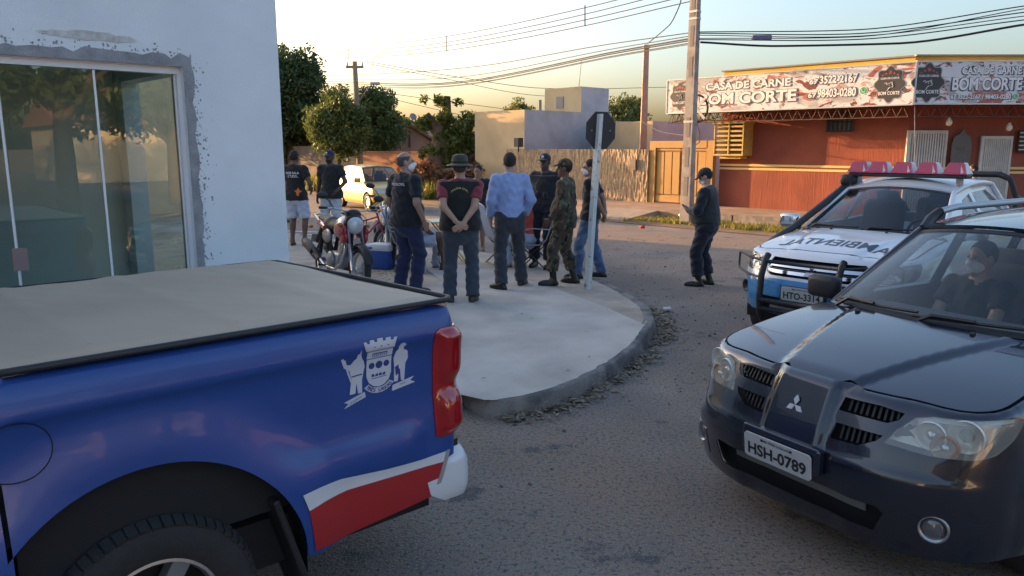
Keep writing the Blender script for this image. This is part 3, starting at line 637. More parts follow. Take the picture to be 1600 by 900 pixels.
# ---------------------------------------------------------------- unfinished flat-roofed house with a tank tower
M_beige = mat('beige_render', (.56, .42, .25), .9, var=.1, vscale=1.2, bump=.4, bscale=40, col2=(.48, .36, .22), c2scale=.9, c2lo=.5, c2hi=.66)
M_lilac = mat('grey_and_shade_render', (.44, .42, .42), .9, var=.12, vscale=1.5, bump=.3, bscale=40, col2=(.37, .35, .36), c2scale=1.2, c2lo=.48, c2hi=.66)  # shed grey; also puts shade into the colour of the beige house's unlit faces
fh = empty('flat_roof_house', (.48, 30.2, 0), 0, 'unfinished flat-roofed house with a square tank tower behind the rough wall', 'house')
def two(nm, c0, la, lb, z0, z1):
    """block with corner c0: sunlit face along DB coloured beige, shaded faces coloured grey"""
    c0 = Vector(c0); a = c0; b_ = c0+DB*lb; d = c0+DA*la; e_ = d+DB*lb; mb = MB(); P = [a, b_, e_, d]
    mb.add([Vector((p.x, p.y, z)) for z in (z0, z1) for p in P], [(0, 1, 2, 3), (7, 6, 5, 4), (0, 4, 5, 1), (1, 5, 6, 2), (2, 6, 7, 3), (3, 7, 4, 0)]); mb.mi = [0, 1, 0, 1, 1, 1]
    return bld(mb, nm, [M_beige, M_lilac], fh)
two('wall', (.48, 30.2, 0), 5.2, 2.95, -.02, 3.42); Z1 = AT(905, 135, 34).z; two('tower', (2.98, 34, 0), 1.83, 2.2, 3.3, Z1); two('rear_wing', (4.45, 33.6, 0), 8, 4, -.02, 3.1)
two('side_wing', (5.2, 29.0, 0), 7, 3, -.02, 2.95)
mb = MB(); c0 = Vector((2.98, 34, 0)); q = c0+DB*1.25; mb.box(q+Vector((0, 0, Z1-.62))-DA*.005, (.42, .06, .5), rz=math.atan2(DB.y, DB.x)); bld(mb, 'window', mat('dull_pane', (.16, .18, .2), .3), fh)
mb = MB(); mb.tube([Vector((2.9, 34.3, Z1)), Vector((2.98, 34.3, Z1+1.1))], .015, 5); bld(mb, 'antenna', M_black, fh)
mb = MB(); mb.box((.25, 29.9, 2.18), (.28, .22, .34), rz=.8); tag(mb.build('floodlight', mat('lamp_dark', (.03, .03, .035), .5)), 'small dark box lamp at the top of the rough wall beside the beige house', 'lamp')
mb = MB(); mb.box((.25, 29.95, 1.98), (.05, .05, .3)); fl = bpy.data.objects['floodlight']; mb.build('lamp_arm', M_black, fl)
# ---------------------------------------------------------------- trees and weeds
M_bark = mat('bark', (.10, .07, .05), .95, var=.3, vscale=10, bump=1.5, bscale=30)
L_dark = leaf_mat('leaf_dark', (.02, .05, .02), (.075, .13, .04)); L_mid = leaf_mat('leaf_mid', (.045, .08, .025), (.15, .19, .05)); L_lit = leaf_mat('leaf_pale', (.05, .09, .02), (.16, .19, .04), .45)
L_dry = leaf_mat('leaf_dry', (.12, .045, .018), (.30, .13, .05), .3); L_weed = leaf_mat('weed', (.10, .13, .02), (.32, .28, .05), .4)
def leaf_cloud(cent, rad, per, size, seed, squash=.8, droop=.35):
    g = np.random.RandomState(seed); n = len(cent)*per
    d = g.normal(size=(n, 3)); d /= np.linalg.norm(d, axis=1)[:, None]; d *= (g.rand(n, 1)**.5)
    c = np.repeat(np.asarray(cent, float), per, 0)+d*np.repeat(np.asarray(rad, float), per)[:, None]*np.array([1, 1, squash])
    a = g.normal(size=(n, 3)); a[:, 2] -= droop; a /= np.linalg.norm(a, axis=1)[:, None]
    b = np.cross(a, g.normal(size=(n, 3))); b /= np.linalg.norm(b, axis=1)[:, None]+1e-9
    s = size*g.uniform(.6, 1.3, (n, 1)); a *= s; b *= s*.42
    V = np.stack([c-a, c+b*.9-a*.1, c+a, c-b*.9-a*.1], 1).reshape(-1, 3); F = np.arange(n*4).reshape(-1, 4); return V, F
def mesh_vf(name, V, F, m, parent=None):
    me = bpy.data.meshes.new(name); me.vertices.add(len(V)); me.vertices.foreach_set('co', np.asarray(V, 'f').ravel())
    k = F.shape[1]; me.loops.add(F.size); me.loops.foreach_set('vertex_index', F.astype('i').ravel()); me.polygons.add(len(F)); me.polygons.foreach_set('loop_start', np.arange(0, F.size, k, dtype='i'))
    me.update(calc_edges=True); me.validate(); return obj(name, me, m, parent)
def tree(name, label, base, h, crown_z, rx, ry, rz, lm, nclump=70, per=110, size=.12, seed=1, trunk=.16, clump=.5, group=None, box=False, fill=.35):
    g = np.random.RandomState(seed); e = empty(name, base, 0, label, 'tree', group)
    u = g.normal(size=(nclump, 3)); u /= np.linalg.norm(u, axis=1)[:, None]
    rr = g.uniform(fill, 1, (nclump, 1))**.6; cen = u*rr*np.array([rx, ry, rz])*g.uniform(.82, 1.1, (nclump, 1))
    if box: cen = np.clip(u*1.45, -1, 1)*rr*np.array([rx, ry, rz])*g.uniform(.85, 1.05, (nclump, 1))
    cen[:, 2] += crown_z; V, F = leaf_cloud(cen, g.uniform(.6, 1.25, nclump)*clump, per, size, seed+5)
    mesh_vf('crown', V, F, lm, e)
    mb = MB(); top = Vector((g.uniform(-.2, .2), g.uniform(-.2, .2), crown_z)); mb.tube([(0, 0, -.05), Vector((top.x*.3, top.y*.3, crown_z*.45)), top], [trunk*1.25, trunk, trunk*.55], 9)
    for k in range(0, nclump, 5):
        c = Vector(cen[k]); s_ = Vector((top.x*.4, top.y*.4, crown_z*g.uniform(.45, .8))); mid = s_.lerp(c, .5)+Vector((0, 0, .15)); mb.tube([s_, mid, c], [trunk*.45, trunk*.3, trunk*.08], 5)
    mb.build('trunk', M_bark, e, smooth=True); return e
def base_at(px, y): return Vector(((px-800)/1200*y*1.0, y, 0))
tree('street_tree', 'tall dark dense tree at the left edge of the white building', base_at(455, 45)+Vector((-.3, 0, .0)), 8.5, 4.55, 3.0, 2.6, 3.1, L_dark, 220, 150, .15, 11, .2, .75)
tree('street_tree', 'rounded clipped tree between the tall dark tree and the wooden pole', base_at(533, 36), 4.6, 3.0, 1.3, 1.2, 1.5, L_mid, 110, 140, .10, 12, .11, .45)
tree('street_tree', 'bushy clipped tree right of the wooden pole before the pink house', base_at(590, 40), 5, 3.3, 1.45, 1.4, 1.65, L_mid, 120, 140, .11, 13, .12, .48)
tree('background_tree', 'pale feathery tree behind the clipped trees against the sunset', base_at(545, 50), 6, 4.3, 2.6, 1.6, 1.5, L_lit, 50, 80, .15, 14, .15, .7)
tree('background_tree', 'round green tree behind the flat-roofed house beside the concrete post', base_at(972, 48), 5.5, 3.8, 1.35, 1.3, 1.3, L_mid, 50, 90, .14, 15, .15, .6)
tree('background_tree', 'pale treetop peeping over the beige house roof', base_at(812, 52), 5, 4.0, 1.0, 1.0, 1.0, L_lit, 26, 80, .13, 16, .12, .5)
# ---------------------------------------------------------------- lopped stump with sprouts and a heap of dry branches
M_cut = mat('cut_wood', (.40, .22, .10), .9, var=.2, vscale=8); M_stump = mat('stump_bark', (.17, .11, .075), .95, var=.3, vscale=6, bump=2, bscale=12)
sp = base_at(688, 34.0); st = empty('lopped_tree', sp, 0, 'thick lopped tree trunk with sawn limbs and leafy sprouts by the beige house', 'tree')
mb = MB(); mb.tube([(0, 0, 0), (.02, 0, .8), (.05, 0, 1.7), (.12, 0, 2.6), (.3, 0, 3.3), (.38, 0, 4.15)], [.66, .54, .46, .38, .26, .15], 12)
mb.tube([(.1, 0, 2.45), (-.25, 0, 2.95), (-.55, 0, 3.35)], [.3, .25, .2], 10); mb.tube([(.1, 0, 1.6), (.9, .1, 1.95), (1.15, .1, 2.6)], [.3, .22, .15], 9); mb.tube([(.9, 0, 1.0), (1.5, 0, 1.7), (2.0, 0, 2.1)], [.2, .2, .16], 9)
mb.tube([(.2, 0, .5), (.6, 0, .85), (.92, 0, 1.05)], [.35, .26, .2], 8); mb.build('trunk', M_stump, st, smooth=True)
for c, d, r in (((.385, 0, 4.152), (.08, 0, 1), .145), ((-.557, 0, 3.358), (-.6, 0, .8), .195), ((1.152, .1, 2.606), (.3, 0, .9), .145), ((2.006, 0, 2.105), (.8, 0, .6), .155)):
    mb = MB(); mb.lathe([(r, 0), (r*.98, .012)], 12, Matrix.Translation(c) @ Vector(d).to_track_quat('Z', 'Y').to_matrix().to_4x4()); mb.build('sawn_end', M_cut, st)
g = np.random.RandomState(4); cen = np.c_[g.normal(.0, .55, 44), g.normal(-.35, .25, 44), g.uniform(.3, 4.1, 44)]; V, F = leaf_cloud(cen, [.26]*44, 45, .12, 3)
cen2 = np.c_[g.normal(1.05, .4, 46), g.normal(-.2, .4, 46), g.uniform(1.2, 3.4, 46)]; V2, F2 = leaf_cloud(cen2, [.34]*46, 60, .12, 4); mesh_vf('sprouts', np.vstack([V, V2]), np.vstack([F, F2+len(V)]), L_lit, st)
hp = empty('branch_heap', base_at(690, 31.5)+Vector((0, 0, .02)), 0, 'heap of dry reddish branches and leaves in front of the lopped tree', 'branches')
mb = MB()
for k in range(60):
    x = g.uniform(-1.9, 1.7); a = Vector((x, g.uniform(-.5, .5), g.uniform(0, .25))); d = Vector((g.uniform(-1, 1), g.uniform(-.4, .4), g.uniform(.15, .9))); b_ = a+d*g.uniform(.4, 1.1)
    mb.tube([a, a.lerp(b_, .5)+Vector((0, 0, .08)), b_], [.035, .025, .008], 5)
mb.tube([(-1.5, 0, .6), (-.2, -.1, .95), (.8, -.1, 1.1)], [.12, .14, .1], 7); mb.tube([(-1.0, .1, .25), (.3, 0, .35), (1.5, 0, .5)], [.1, .12, .08], 7)
mb.build('branches', mat('dry_branch', (.20, .11, .06), .95, var=.3, vscale=9), hp)
cen = np.c_[g.uniform(-1.8, 1.6, 60), g.uniform(-.5, .5, 60), g.uniform(.1, 1.35, 60)]; V, F = leaf_cloud(cen, [.28]*60, 55, .10, 9); mesh_vf('dry_leaves', V, F, L_dry, hp)['kind'] = 'stuff'
# weeds along the far verge, and grass tufts before the shop
def tufts(name, pts, hgt, per, lm, wid=.02):
    g = np.random.RandomState(len(pts)); P = np.repeat(np.asarray(pts, float), per, 0); n = len(P); P[:, :2] += g.normal(0, .10, (n, 2)); h = hgt*g.uniform(.4, 1.2, (n, 1))
    d = np.c_[g.normal(0, .35, (n, 2)), np.ones(n)]*h; s = g.normal(size=(n, 3))*[1, 1, 0]; s /= np.linalg.norm(s, axis=1)[:, None]; s *= wid*g.uniform(.5, 1.3, (n, 1))
    V = np.stack([P-s, P+s, P+d*.6+s*.7, P+d], 1).reshape(-1, 3); F = np.arange(4*n).reshape(-1, 4); o = mesh_vf(name, V, F, lm); o['kind'] = 'stuff'; return o
ps = []
while len(ps) < 520:
    t = rnd.uniform(24, 52); q = rnd.uniform(17.5, 19.6); ps.append(tuple(AB(q, t, .0)))
tag(tufts('tall_weeds', ps, .65, 14, L_weed, .05), 'tall yellow-green weeds along the far verge left', 'weeds')
ps = []
for _ in range(420):
    t = rnd.uniform(4, 13.2); q = 17.0+abs(rnd.gauss(0, .55)); ps.append(tuple(AB(min(q, 18.15), t, .01)))
for _ in range(160):
    t = rnd.uniform(13, 18.5); q = rnd.uniform(16.4, 18.1)
    if not (13.3 < t < 16.3 and q > 16.6): ps.append(tuple(AB(q, t, .01)))
tag(tufts('verge_grass', ps, .11, 16, L_weed, .012), 'short dry grass on the verge before the red shop', 'grass')
# ---------------------------------------------------------------- walls and houses across the street at the left
M_wallg = mat('stained_wall', (.22, .17, .13), .95, var=.25, vscale=2, col2=(.15, .12, .10), c2scale=1.2, c2lo=.45, c2hi=.6); M_brick = mat('terracotta_wall', (.26, .12, .075), .95, var=.2, vscale=3); M_pink = mat('pink_render', (.50, .25, .17), .9, var=.1, vscale=1.2)
def wall_thing(label, q, t0, t1, h, m):
    e = empty('boundary_wall', AB(q, t0), 0, label, 'wall'); mb = MB(); pr(mb, q, q+.15, t0, t1, -.02, h); bld(mb, 'wall', m, e); mb = MB(); pr(mb, q-.03, q+.18, t0-.02, t1+.02, h, h+.06); bld(mb, 'coping', m, e)
wall_thing('stained grey boundary wall behind the clipped trees', 21.2, 34.2, 52, 2.0, M_wallg)
wall_thing('terracotta boundary wall between the wooden pole and the lopped tree', 21.0, 26.6, 33.6, 1.75, M_brick)
ph = empty('pink_house', (0, 0, 0), 0, 'pink house with a clay tiled gable roof and satellite dishes', 'house')
a0 = AT(598, 270, 42); a1 = AT(674, 270, 42); ax = (a0.x+a1.x)/2-.2; zr = AT(630, 191, 42).z; ze = AT(672, 220, 42).z
xr = AT(632, 191, 42).x; xl, xr2 = xr-2.6, AT(673, 220, 42).x; ph.location = (xr, 42, 0)
mb = MB(); pts = [(xl-xr, 0, -.02), (xr2-xr, 0, -.02), (xr2-xr, 0, ze), (0, 0, zr), (xl-xr, 0, ze-.3)]
mb.add(pts+[(x, 7, z) for x, y, z in pts], [(0, 1, 2, 3, 4), (9, 8, 7, 6, 5), (0, 5, 6, 1), (1, 6, 7, 2), (0, 4, 9, 5)]); mb.build('wall', M_pink, ph)
mb = MB()
for (xa, za), (xb, zb) in (((xr2-xr+.3, ze-.12), (0, zr)), ((0, zr), (xl-xr-.3, ze-.4))):
    mb.add([(xa, -.3, za+.02), (xb, -.3, zb+.02), (xb, 7.2, zb+.02), (xa, 7.2, za+.02), (xa, -.3, za+.17), (xb, -.3, zb+.17), (xb, 7.2, zb+.17), (xa, 7.2, za+.17)], [(0, 1, 2, 3), (7, 6, 5, 4), (0, 4, 5, 1), (3, 2, 6, 7), (0, 3, 7, 4), (1, 5, 6, 2)])
mb.build('roof', M_roof, ph)
for dx, dz, r in ((.35, .2, .2), (.95, -.05, .28)):
    M = Matrix.Translation((dx, .6, zr+dz-.45*dx*.6+.15)) @ Vector((.5, -.8, .5)).to_track_quat('Z', 'Y').to_matrix().to_4x4()
    mb = MB(); mb.lathe([(0, 0), (r*.5, .03), (r, .12), (r, .14), (r*.5, .05), (0, .02)], 18, M); mb.tube([M @ Vector((0, 0, 0)), Vector((dx, .6, zr-.6*dx-.1))], .03, 5); mb.build('satellite_dish', mat('dish_grey', (.30, .28, .27), .6), ph, smooth=True)
mb = MB(); mb.box((.25, -.03, ze+.1), (.1, .05, .9)); mb.build('vent_pipe', mat('pipe_brown', (.15, .08, .06), .8), ph)
# low house far behind the heap
fhs = empty('grey_shed', AT(735, 262, 46), 0, 'small grey shed glimpsed between the lopped tree and the beige house', 'shed'); mb = MB(); mb.prism([(-1.2, 0), (.9, 0), (.9, 3), (-1.2, 3)], -1.2, 2.0); mb.build('wall', M_lilac, fhs); mb = MB(); mb.prism([(-1.4, -.2), (1.1, -.2), (1.1, 3.2), (-1.4, 3.2)], 2.0, 2.12); mb.build('roof', M_roof, fhs)
# ---------------------------------------------------------------- poles
M_pole = mat('pole_concrete', (.33, .30, .27), .9, var=.15, vscale=5, bump=.6, bscale=40, col2=(.26, .22, .19), c2scale=3, c2lo=.45, c2hi=.6); M_steel = mat('galvanised', (.35, .35, .36), .5, metal=.7)
M_wire = mat('cable_black', (.02, .02, .022), .6)
PP = AB(17.15, 11.65); up = empty('utility_pole', (PP.x, PP.y, 0), math.atan2(DB.y, DB.x), 'tall concrete utility pole with a coil of cable before the red shop', 'utility pole')
mb = MB(); w0, w1, Ht = .145, .085, 9.5
sec = lambda w: [(-w, -w*.75), (w, -w*.75), (w, w*.75), (-w, w*.75)]
mb.add([(x, y, -.05) for x, y in sec(w0)]+[(x, y, Ht) for x, y in sec(w1)], [(3, 2, 1, 0), (4, 5, 6, 7), (0, 1, 5, 4), (1, 2, 6, 5), (2, 3, 7, 6), (3, 0, 4, 7)]); mb.build('shaft', M_pole, up)
for z in (1.0, 1.75, 2.5, 4.0, 4.75, 5.5, 6.25, 7.0):
    w = w0+(w1-w0)*z/Ht
    for s_ in (-1, 1): mb = MB(); mb.box((0, s_*w*.752, z), (w*.9, .012, .5)); mb.build('recess_shade_panel', mat('pole_recess_shade', (.22, .19, .17), .95), up)  # flat raised panels, the shade of a recess put into their darker colour
for z in (2.62, 5.15, 5.32, 5.95): mb = MB(); w = w0+(w1-w0)*z/Ht+.012; mb.prism(sec(w), z, z+.05); mb.build('steel_band', M_steel, up)
mb = MB(); mb.box((0, -.13, 5.25), (.10, .10, .22)); mb.box((0, -.14, 5.75), (.14, .12, .18)); mb.build('clamp_box', mat('box_dark', (.06, .06, .07), .6), up)
mb = MB(); mb.box((.0, -.15, 2.52), (.2, .012, .16)); mb.build('number_plate', mat('tag_blue', (.18, .22, .38), .6), up)
mb = MB(); mb.tube([(-.12, 0, 6.4), (-.5, -.0, 7.6), (-.9, 0, 8.2)], .03, 6); mb.build('stay_arm', M_steel, up)
mb = MB(); mb.tube([(.14, .0, 6.5), (1.3, -.9, 7.3)], .03, 6); mb.build('lamp_arm', M_steel, up)
cc = Vector((-.02, -.24, 2.98)); cb = empty('cable_coil', up.matrix_basis @ cc, up.rotation_euler.z, 'round coil of black cable on a white cross bracket tied to the concrete pole', 'cable coil')
mb = MB()
for k in range(6): r = .30+.012*(k % 3); y = -.02*(k//3); mb.tube([(r*math.cos(a), y, r*math.sin(a)*1.08) for a in np.linspace(0, 2*PI, 29)], .014, 5, cap=False)
mb.build('coil', M_wire, cb)
mb = MB()
for a in (.785, 2.356): mb.box((0, .03, 0), (.74, .02, .07), tilt=Matrix.Rotation(a, 4, 'Y'))
mb.build('bracket', mat('bracket_white', (.55, .55, .54), .6), cb)
mb = MB(); mb.tube([(.0, .02, -.3), (-.12, .02, -.6), (-.16, .05, -.85), (-.02, .08, -.95)], .012, 5); mb.build('tail', M_wire, cb)
# slim reddish concrete post behind the rough wall
q = base_at(1001, 27.2); ht = AT(1008, 70, 27.2).z
cp = empty('concrete_post', q, 0, 'slim pinkish concrete post rising behind the rough wall', 'post'); mb = MB(); mb.add([(x, y, 0) for x, y in sec(.13)]+[(x+.02, y, ht) for x, y in sec(.085)], [(3, 2, 1, 0), (4, 5, 6, 7), (0, 1, 5, 4), (1, 2, 6, 5), (2, 3, 7, 6), (3, 0, 4, 7)]); mb.build('shaft', mat('pink_concrete', (.42, .27, .20), .9, var=.15, vscale=5), cp)
mb = MB(); mb.box((.02, 0, ht-.08), (.22, .2, .06)); mb.build('top_band', M_steel, cp)
# T-topped pole at the left, further pole tip
q = base_at(566, 37); ht = AT(563, 96, 37).z; tp = empty('wooden_pole', q, 0, 'pole with a short crossbar and a street lamp among the clipped trees', 'utility pole')
mb = MB(); mb.tube([(0, 0, -.05), (-.1, 0, ht)], [.17, .11], 10); mb.build('shaft', mat('wood_pole', (.30, .22, .15), .95, var=.2, vscale=5), tp)
mb = MB(); mb.box((-.1, 0, ht-.25), (.8, .12, .11)); mb.build('crossbar', mat('wood_pole'), tp) if False else mb.build('crossbar', MATS['wood_pole'], tp)
for x in (-.45, .25): mb = MB(); mb.lathe([(.03, 0), (.045, .05), (.03, .12), (.04, .16), (0, .18)], 8, Matrix.Translation((x, 0, ht-.2))); mb.build('insulator', M_steel, tp)
mb = MB(); mb.tube([(-.05, 0, ht-2.0), (.3, -.2, ht-1.5), (.75, -.4, ht-1.05)], .03, 6); mb.box((.9, -.45, ht-1.02), (.42, .16, .1)); mb.build('street_lamp', M_steel, tp)
q = base_at(455, 58); ht = AT(455, 70, 58).z; tp2 = empty('utility_pole', q, 0, 'distant pole tip just above the tall dark tree', 'utility pole'); mb = MB(); mb.tube([(0, 0, 0), (0, 0, ht)], [.28, .2], 8); mb.build('shaft', M_pole, tp2); mb = MB(); mb.box((0, 0, ht-1.0), (1.2, .15, .12)); mb.build('crossbar', M_pole, tp2)
for px, yt in ((843, 156), (852, 159)):
    q = base_at(px, 60); mb = MB(); e = empty('distant_post', q, 0, 'thin distant post over the beige roof, '+('left of the pair' if px == 843 else 'right of the pair'), 'post'); mb.tube([(0, 0, 0), (0, 0, AT(px, yt, 60).z)], .12, 6); mb.build('shaft', M_pole, e)
# ---------------------------------------------------------------- wires
def wire(pts, r, label, group, name='overhead_wire'):
    P = [AT(*p) for p in pts]; a = np.array([tuple(p) for p in P]); s = np.r_[0, np.cumsum(np.linalg.norm(np.diff(a, axis=0), axis=1))]; f = [pchip(s, a[:, k]) for k in range(3)]
    u = np.linspace(0, s[-1], 26); c0 = Vector(a[0]); e = [Vector((float(f[0](x)), float(f[1](x)), float(f[2](x))))-c0 for x in u]
    mb = MB(); mb.tube(e, r*1.35, 5); o = mb.build(name, M_wire); o.location = c0; return tag(o, label, 'wire', group)
ORD = ['topmost', 'second from top', 'third from top', 'fourth from top', 'fifth from top', 'lowest']
gp = 'four parallel wires held by spacers high over the street'; lb = ' of four parallel spaced wires climbing to the upper right'
for wi, (y0, ym, ym2, y1) in enumerate(((77, 57, 12, -32), (82, 66, 22, -22), (88, 72, 31, -10), (92.5, 79, 40, 0))):
    wire([(462, y0, 57), (698, ym, 36), (915, ym2, 25.5), (1088, y1, 20.2)], .011, ('lowest' if wi == 3 else ORD[wi])+lb, gp)
for px, ya, yb, Y in ((544, 74, 94, 47), (698, 56, 80, 36), (914, 8, 41, 25.5)):
    a, b_ = AT(px, ya, Y), AT(px, yb, Y); mb = MB(); mb.tube([Vector((0, 0, 0)), b_-a], .018, 5); o = mb.build('wire_spacer', M_wire); o.location = a; tag(o, 'spacer rod on the four parallel wires, '+{544: 'nearest the left pole', 698: 'the middle one', 914: 'nearest the concrete pole'}[px], 'spacer')
gp = 'sagging cables between the concrete pole and the far left'; lb = ' sagging cable running from the concrete pole to the far left'
for wi, (y0, ym, y1, r) in enumerate(((120, 102, 51, .010), (124, 115, 56, .009), (127, 122, 60, .016), (130, 124, 63, .014), (134, 127, 67, .010), (139, 128, 69, .008))):
    wire([(488, y0, 52), (760, ym, 33), (930, (ym+y1)/2-4, 25), (1080, y1, 20.2)], r, ORD[wi]+lb, gp)
gp = 'thin wires falling from the crossbar pole towards the beige house'; lb = ['topmost thin wire from the crossbar end over the beige tower', 'thin wire from the crossbar end down to the beige house roof', 'thin wire from the lamp height of the crossbar pole to the beige house', 'lowest thin wire from the crossbar pole to the lopped tree', 'upper thin wire left of the crossbar pole behind the tall dark tree', 'lower thin wire left of the crossbar pole behind the tall dark tree']
for wi, pts in enumerate(([(573, 96, 37), (700, 118, 38), (850, 138, 40), (1060, 136, 44)], [(573, 99, 37), (680, 120, 40), (850, 150, 46), (900, 152, 47)], [(566, 140, 37), (680, 156, 40), (850, 178, 46)], [(566, 143, 37), (660, 166, 40), (740, 184, 43)], [(460, 146, 50), (566, 140, 37)], [(466, 152, 50), (566, 146, 37)])):
    wire(pts, .010, lb[wi], gp)
gp = 'cables fanning out right of the concrete pole'; lb = ' cable of the fan right of the concrete pole'
for wi, (y0, ym, y1, r) in enumerate(((50, 47, 8, .010), (60, 58, 12, .008), (52, 53, 18, .010), (55, 57, 24, .008), (62, 62, 30, .010))):
    wire([(1092, y0, 20), (1330, ym, 19), (1610, y1, 18)], r, ('lowest' if wi == 4 else ORD[wi])+lb, gp)
wire([(1094, 66, 20), (1220, 72, 19.6), (1400, 68, 19), (1610, 37, 18)], .020, 'thickest black cable sagging right from the concrete pole over the banner', None, 'thick_cable')
wire([(1012, 68, 27), (1045, 40, 23.5), (1062, 8, 22), (1066, -10, 21.5)], .012, 'looped cable between the slim post and the concrete pole top', None, 'looped_cable')
wire([(1003, 190, 27), (1030, 205, 25), (1072, 212, 20.2)], .010, 'slack cable between the slim post and the coil on the concrete pole', None, 'slack_cable')
p = AT(1190, 59, 19.5); mb = MB(); mb.bevbox((0, 0, 0), (.48, .14, .12), .03); o = mb.build('splice_box', mat('splice_blue', (.12, .12, .22), .5)); o.location = p; tag(o, 'dark blue cable splice box hanging on the wires left above the banner', 'box')
# ---------------------------------------------------------------- behind the camera: what the glass and the paint reflect
tree('roadside_tree', 'large dark tree behind the viewpoint across the street', (11.5, -4.2, 0), 7, 4.4, 3.8, 3.2, 1.9, L_dark, 60, 100, .15, 21, .24, .62)
tree('roadside_tree', 'smaller spreading tree behind the viewpoint farther right', (18, -4.5, 0), 6, 3.8, 3.0, 3.0, 1.7, L_mid, 50, 120, .16, 22, .22, .75)
tree('roadside_tree', 'tree behind the viewpoint down the street', (2, -13, 0), 6, 4.0, 3.2, 3.0, 2.2, L_dark, 50, 120, .17, 23, .22, .8)
for i, (x, y, lx, ly, h, m) in enumerate(((38, -24, 9, 8, 3.2, M_cream), (48, -12, 10, 8, 3.4, M_pink), (30, -36, 9, 9, 3.4, M_beige), (-8, -24, 9, 9, 3.4, M_cream), (8, -26, 12, 8, 3.3, M_white))):
    e = empty('house', (x, y, 0), .75, ['cream', 'pink', 'beige', 'cream', 'white'][i]+' house behind the viewpoint, '+['beyond the big tree', 'farthest along the street', 'behind the beige wall', 'down the street on the left', 'opposite the parked truck'][i], 'house'); mb = MB(); mb.prism([(0, 0), (lx, 0), (lx, ly), (0, ly)], -.05, h); mb.build('wall', m, e)
    mb = MB(); mb.add([(-.4, -.4, h), (lx+.4, -.4, h), (lx+.4, ly/2, h+1.5), (-.4, ly/2, h+1.5), (-.4, ly+.4, h), (lx+.4, ly+.4, h)], [(0, 1, 2, 3), (3, 2, 5, 4), (0, 3, 4), (1, 5, 2), (0, 4, 5, 1)]); mb.build('roof', M_roof, e)
# ================================================================ VEHICLES
# local frame of every vehicle: X forward (nose at x = 0), Y left, Z up
class Shell:
    """wrap-around body side: s runs along the plan outline from the nose centre (0) to the tail, negative on the right"""
    def __init__(s, L, W, a, n, ar, nr_, fprof, sprof, rprof=None, blend=(.45, .95), barrel=.03):
        th = np.linspace(0, PI/2, 200); x = -a+a*np.cos(th)**(2/n); y = W*np.sin(th)**(2/n)
        xs = np.linspace(-a, -(L-ar), 160)[1:-1]; x2 = -(L-ar)-ar*np.sin(th)**(2/nr_); y2 = W*np.cos(th)**(2/nr_)
        X = np.r_[x, xs, x2]; Yv = np.r_[y, np.full(len(xs), W), y2]; Yv = Yv*(1-barrel*((X+L*.5)/(L*.5))**2)
        d = np.r_[0, np.cumsum(np.hypot(np.diff(X), np.diff(Yv)))]; s.T = d[-1]; u = np.linspace(0, s.T, 1600); s.u = u; s.X = np.interp(u, d, X); s.Y = np.interp(u, d, Yv)
        k = np.hanning(31); k /= k.sum(); pad = lambda v, odd: np.convolve(np.r_[(-v[15:0:-1] if odd else v[15:0:-1]), v, (-v[-2:-17:-1] if odd else v[-2:-17:-1])], k, 'valid')
        s.X = pad(s.X, False); s.Y = pad(s.Y, True)
        tx, ty = np.gradient(s.X, u), np.gradient(s.Y, u); l = np.hypot(tx, ty); s.NX, s.NY = ty/l, -tx/l
        s.f, s.sp = pchip(*zip(*fprof)), pchip(*zip(*sprof)); s.rp = pchip(*zip(*(rprof or sprof))); s.bl = blend; s.bumps = []; s.zt = None; s.r = .05; s.L = L
    def inset(s, a, z):
        w = 1-smooth01(s.bl[0], s.bl[1], a); wr = smooth01(s.T-s.bl[1], s.T-s.bl[0], a); i = w*s.f(z)+wr*s.rp(z)+(1-w-wr)*s.sp(z)
        if s.zt is not None:
            d = np.clip(s.zt(a)-z, 0, s.r); i = i+s.r-np.sqrt(np.maximum(s.r**2-(s.r-d)**2, 0))
        return i
    def __call__(s, u, z, out=0.):
        u = np.asarray(u, float); z = np.asarray(z, float); a = np.abs(u); i = s.inset(a, z)-out
        for b in s.bumps: i = i-b(a, z)
        nx, ny = np.interp(a, s.u, s.NX), np.interp(a, s.u, s.NY)
        return np.stack([np.interp(a, s.u, s.X)-nx*i, np.where(u < 0, -1, 1)*(np.interp(a, s.u, s.Y)-ny*i), z], -1)
    def s_of_x(s, x): k = np.argmax(s.Y > s.Y.max()*.97); return float(np.interp(-x, -s.X[k:-k], s.u[k:-k]))
    def off(s, d): return lambda u, z: s(u, z, d)
M_tyre = mat('tyre_rubber', (.022, .022, .022), .8, bump=.3, bscale=150, var=.2, vscale=20); M_alloy = mat('alloy', (.42, .43, .44), .35, metal=.8); M_blk = mat('black_plastic', (.018, .018, .02), .5, bump=.15, bscale=300)
M_chrome = mat('chrome', (.75, .76, .78), .12, metal=1.); M_dint = mat('dark_interior', (.06, .06, .064), .8); M_under = mat('underbody', (.012, .012, .013), .9)
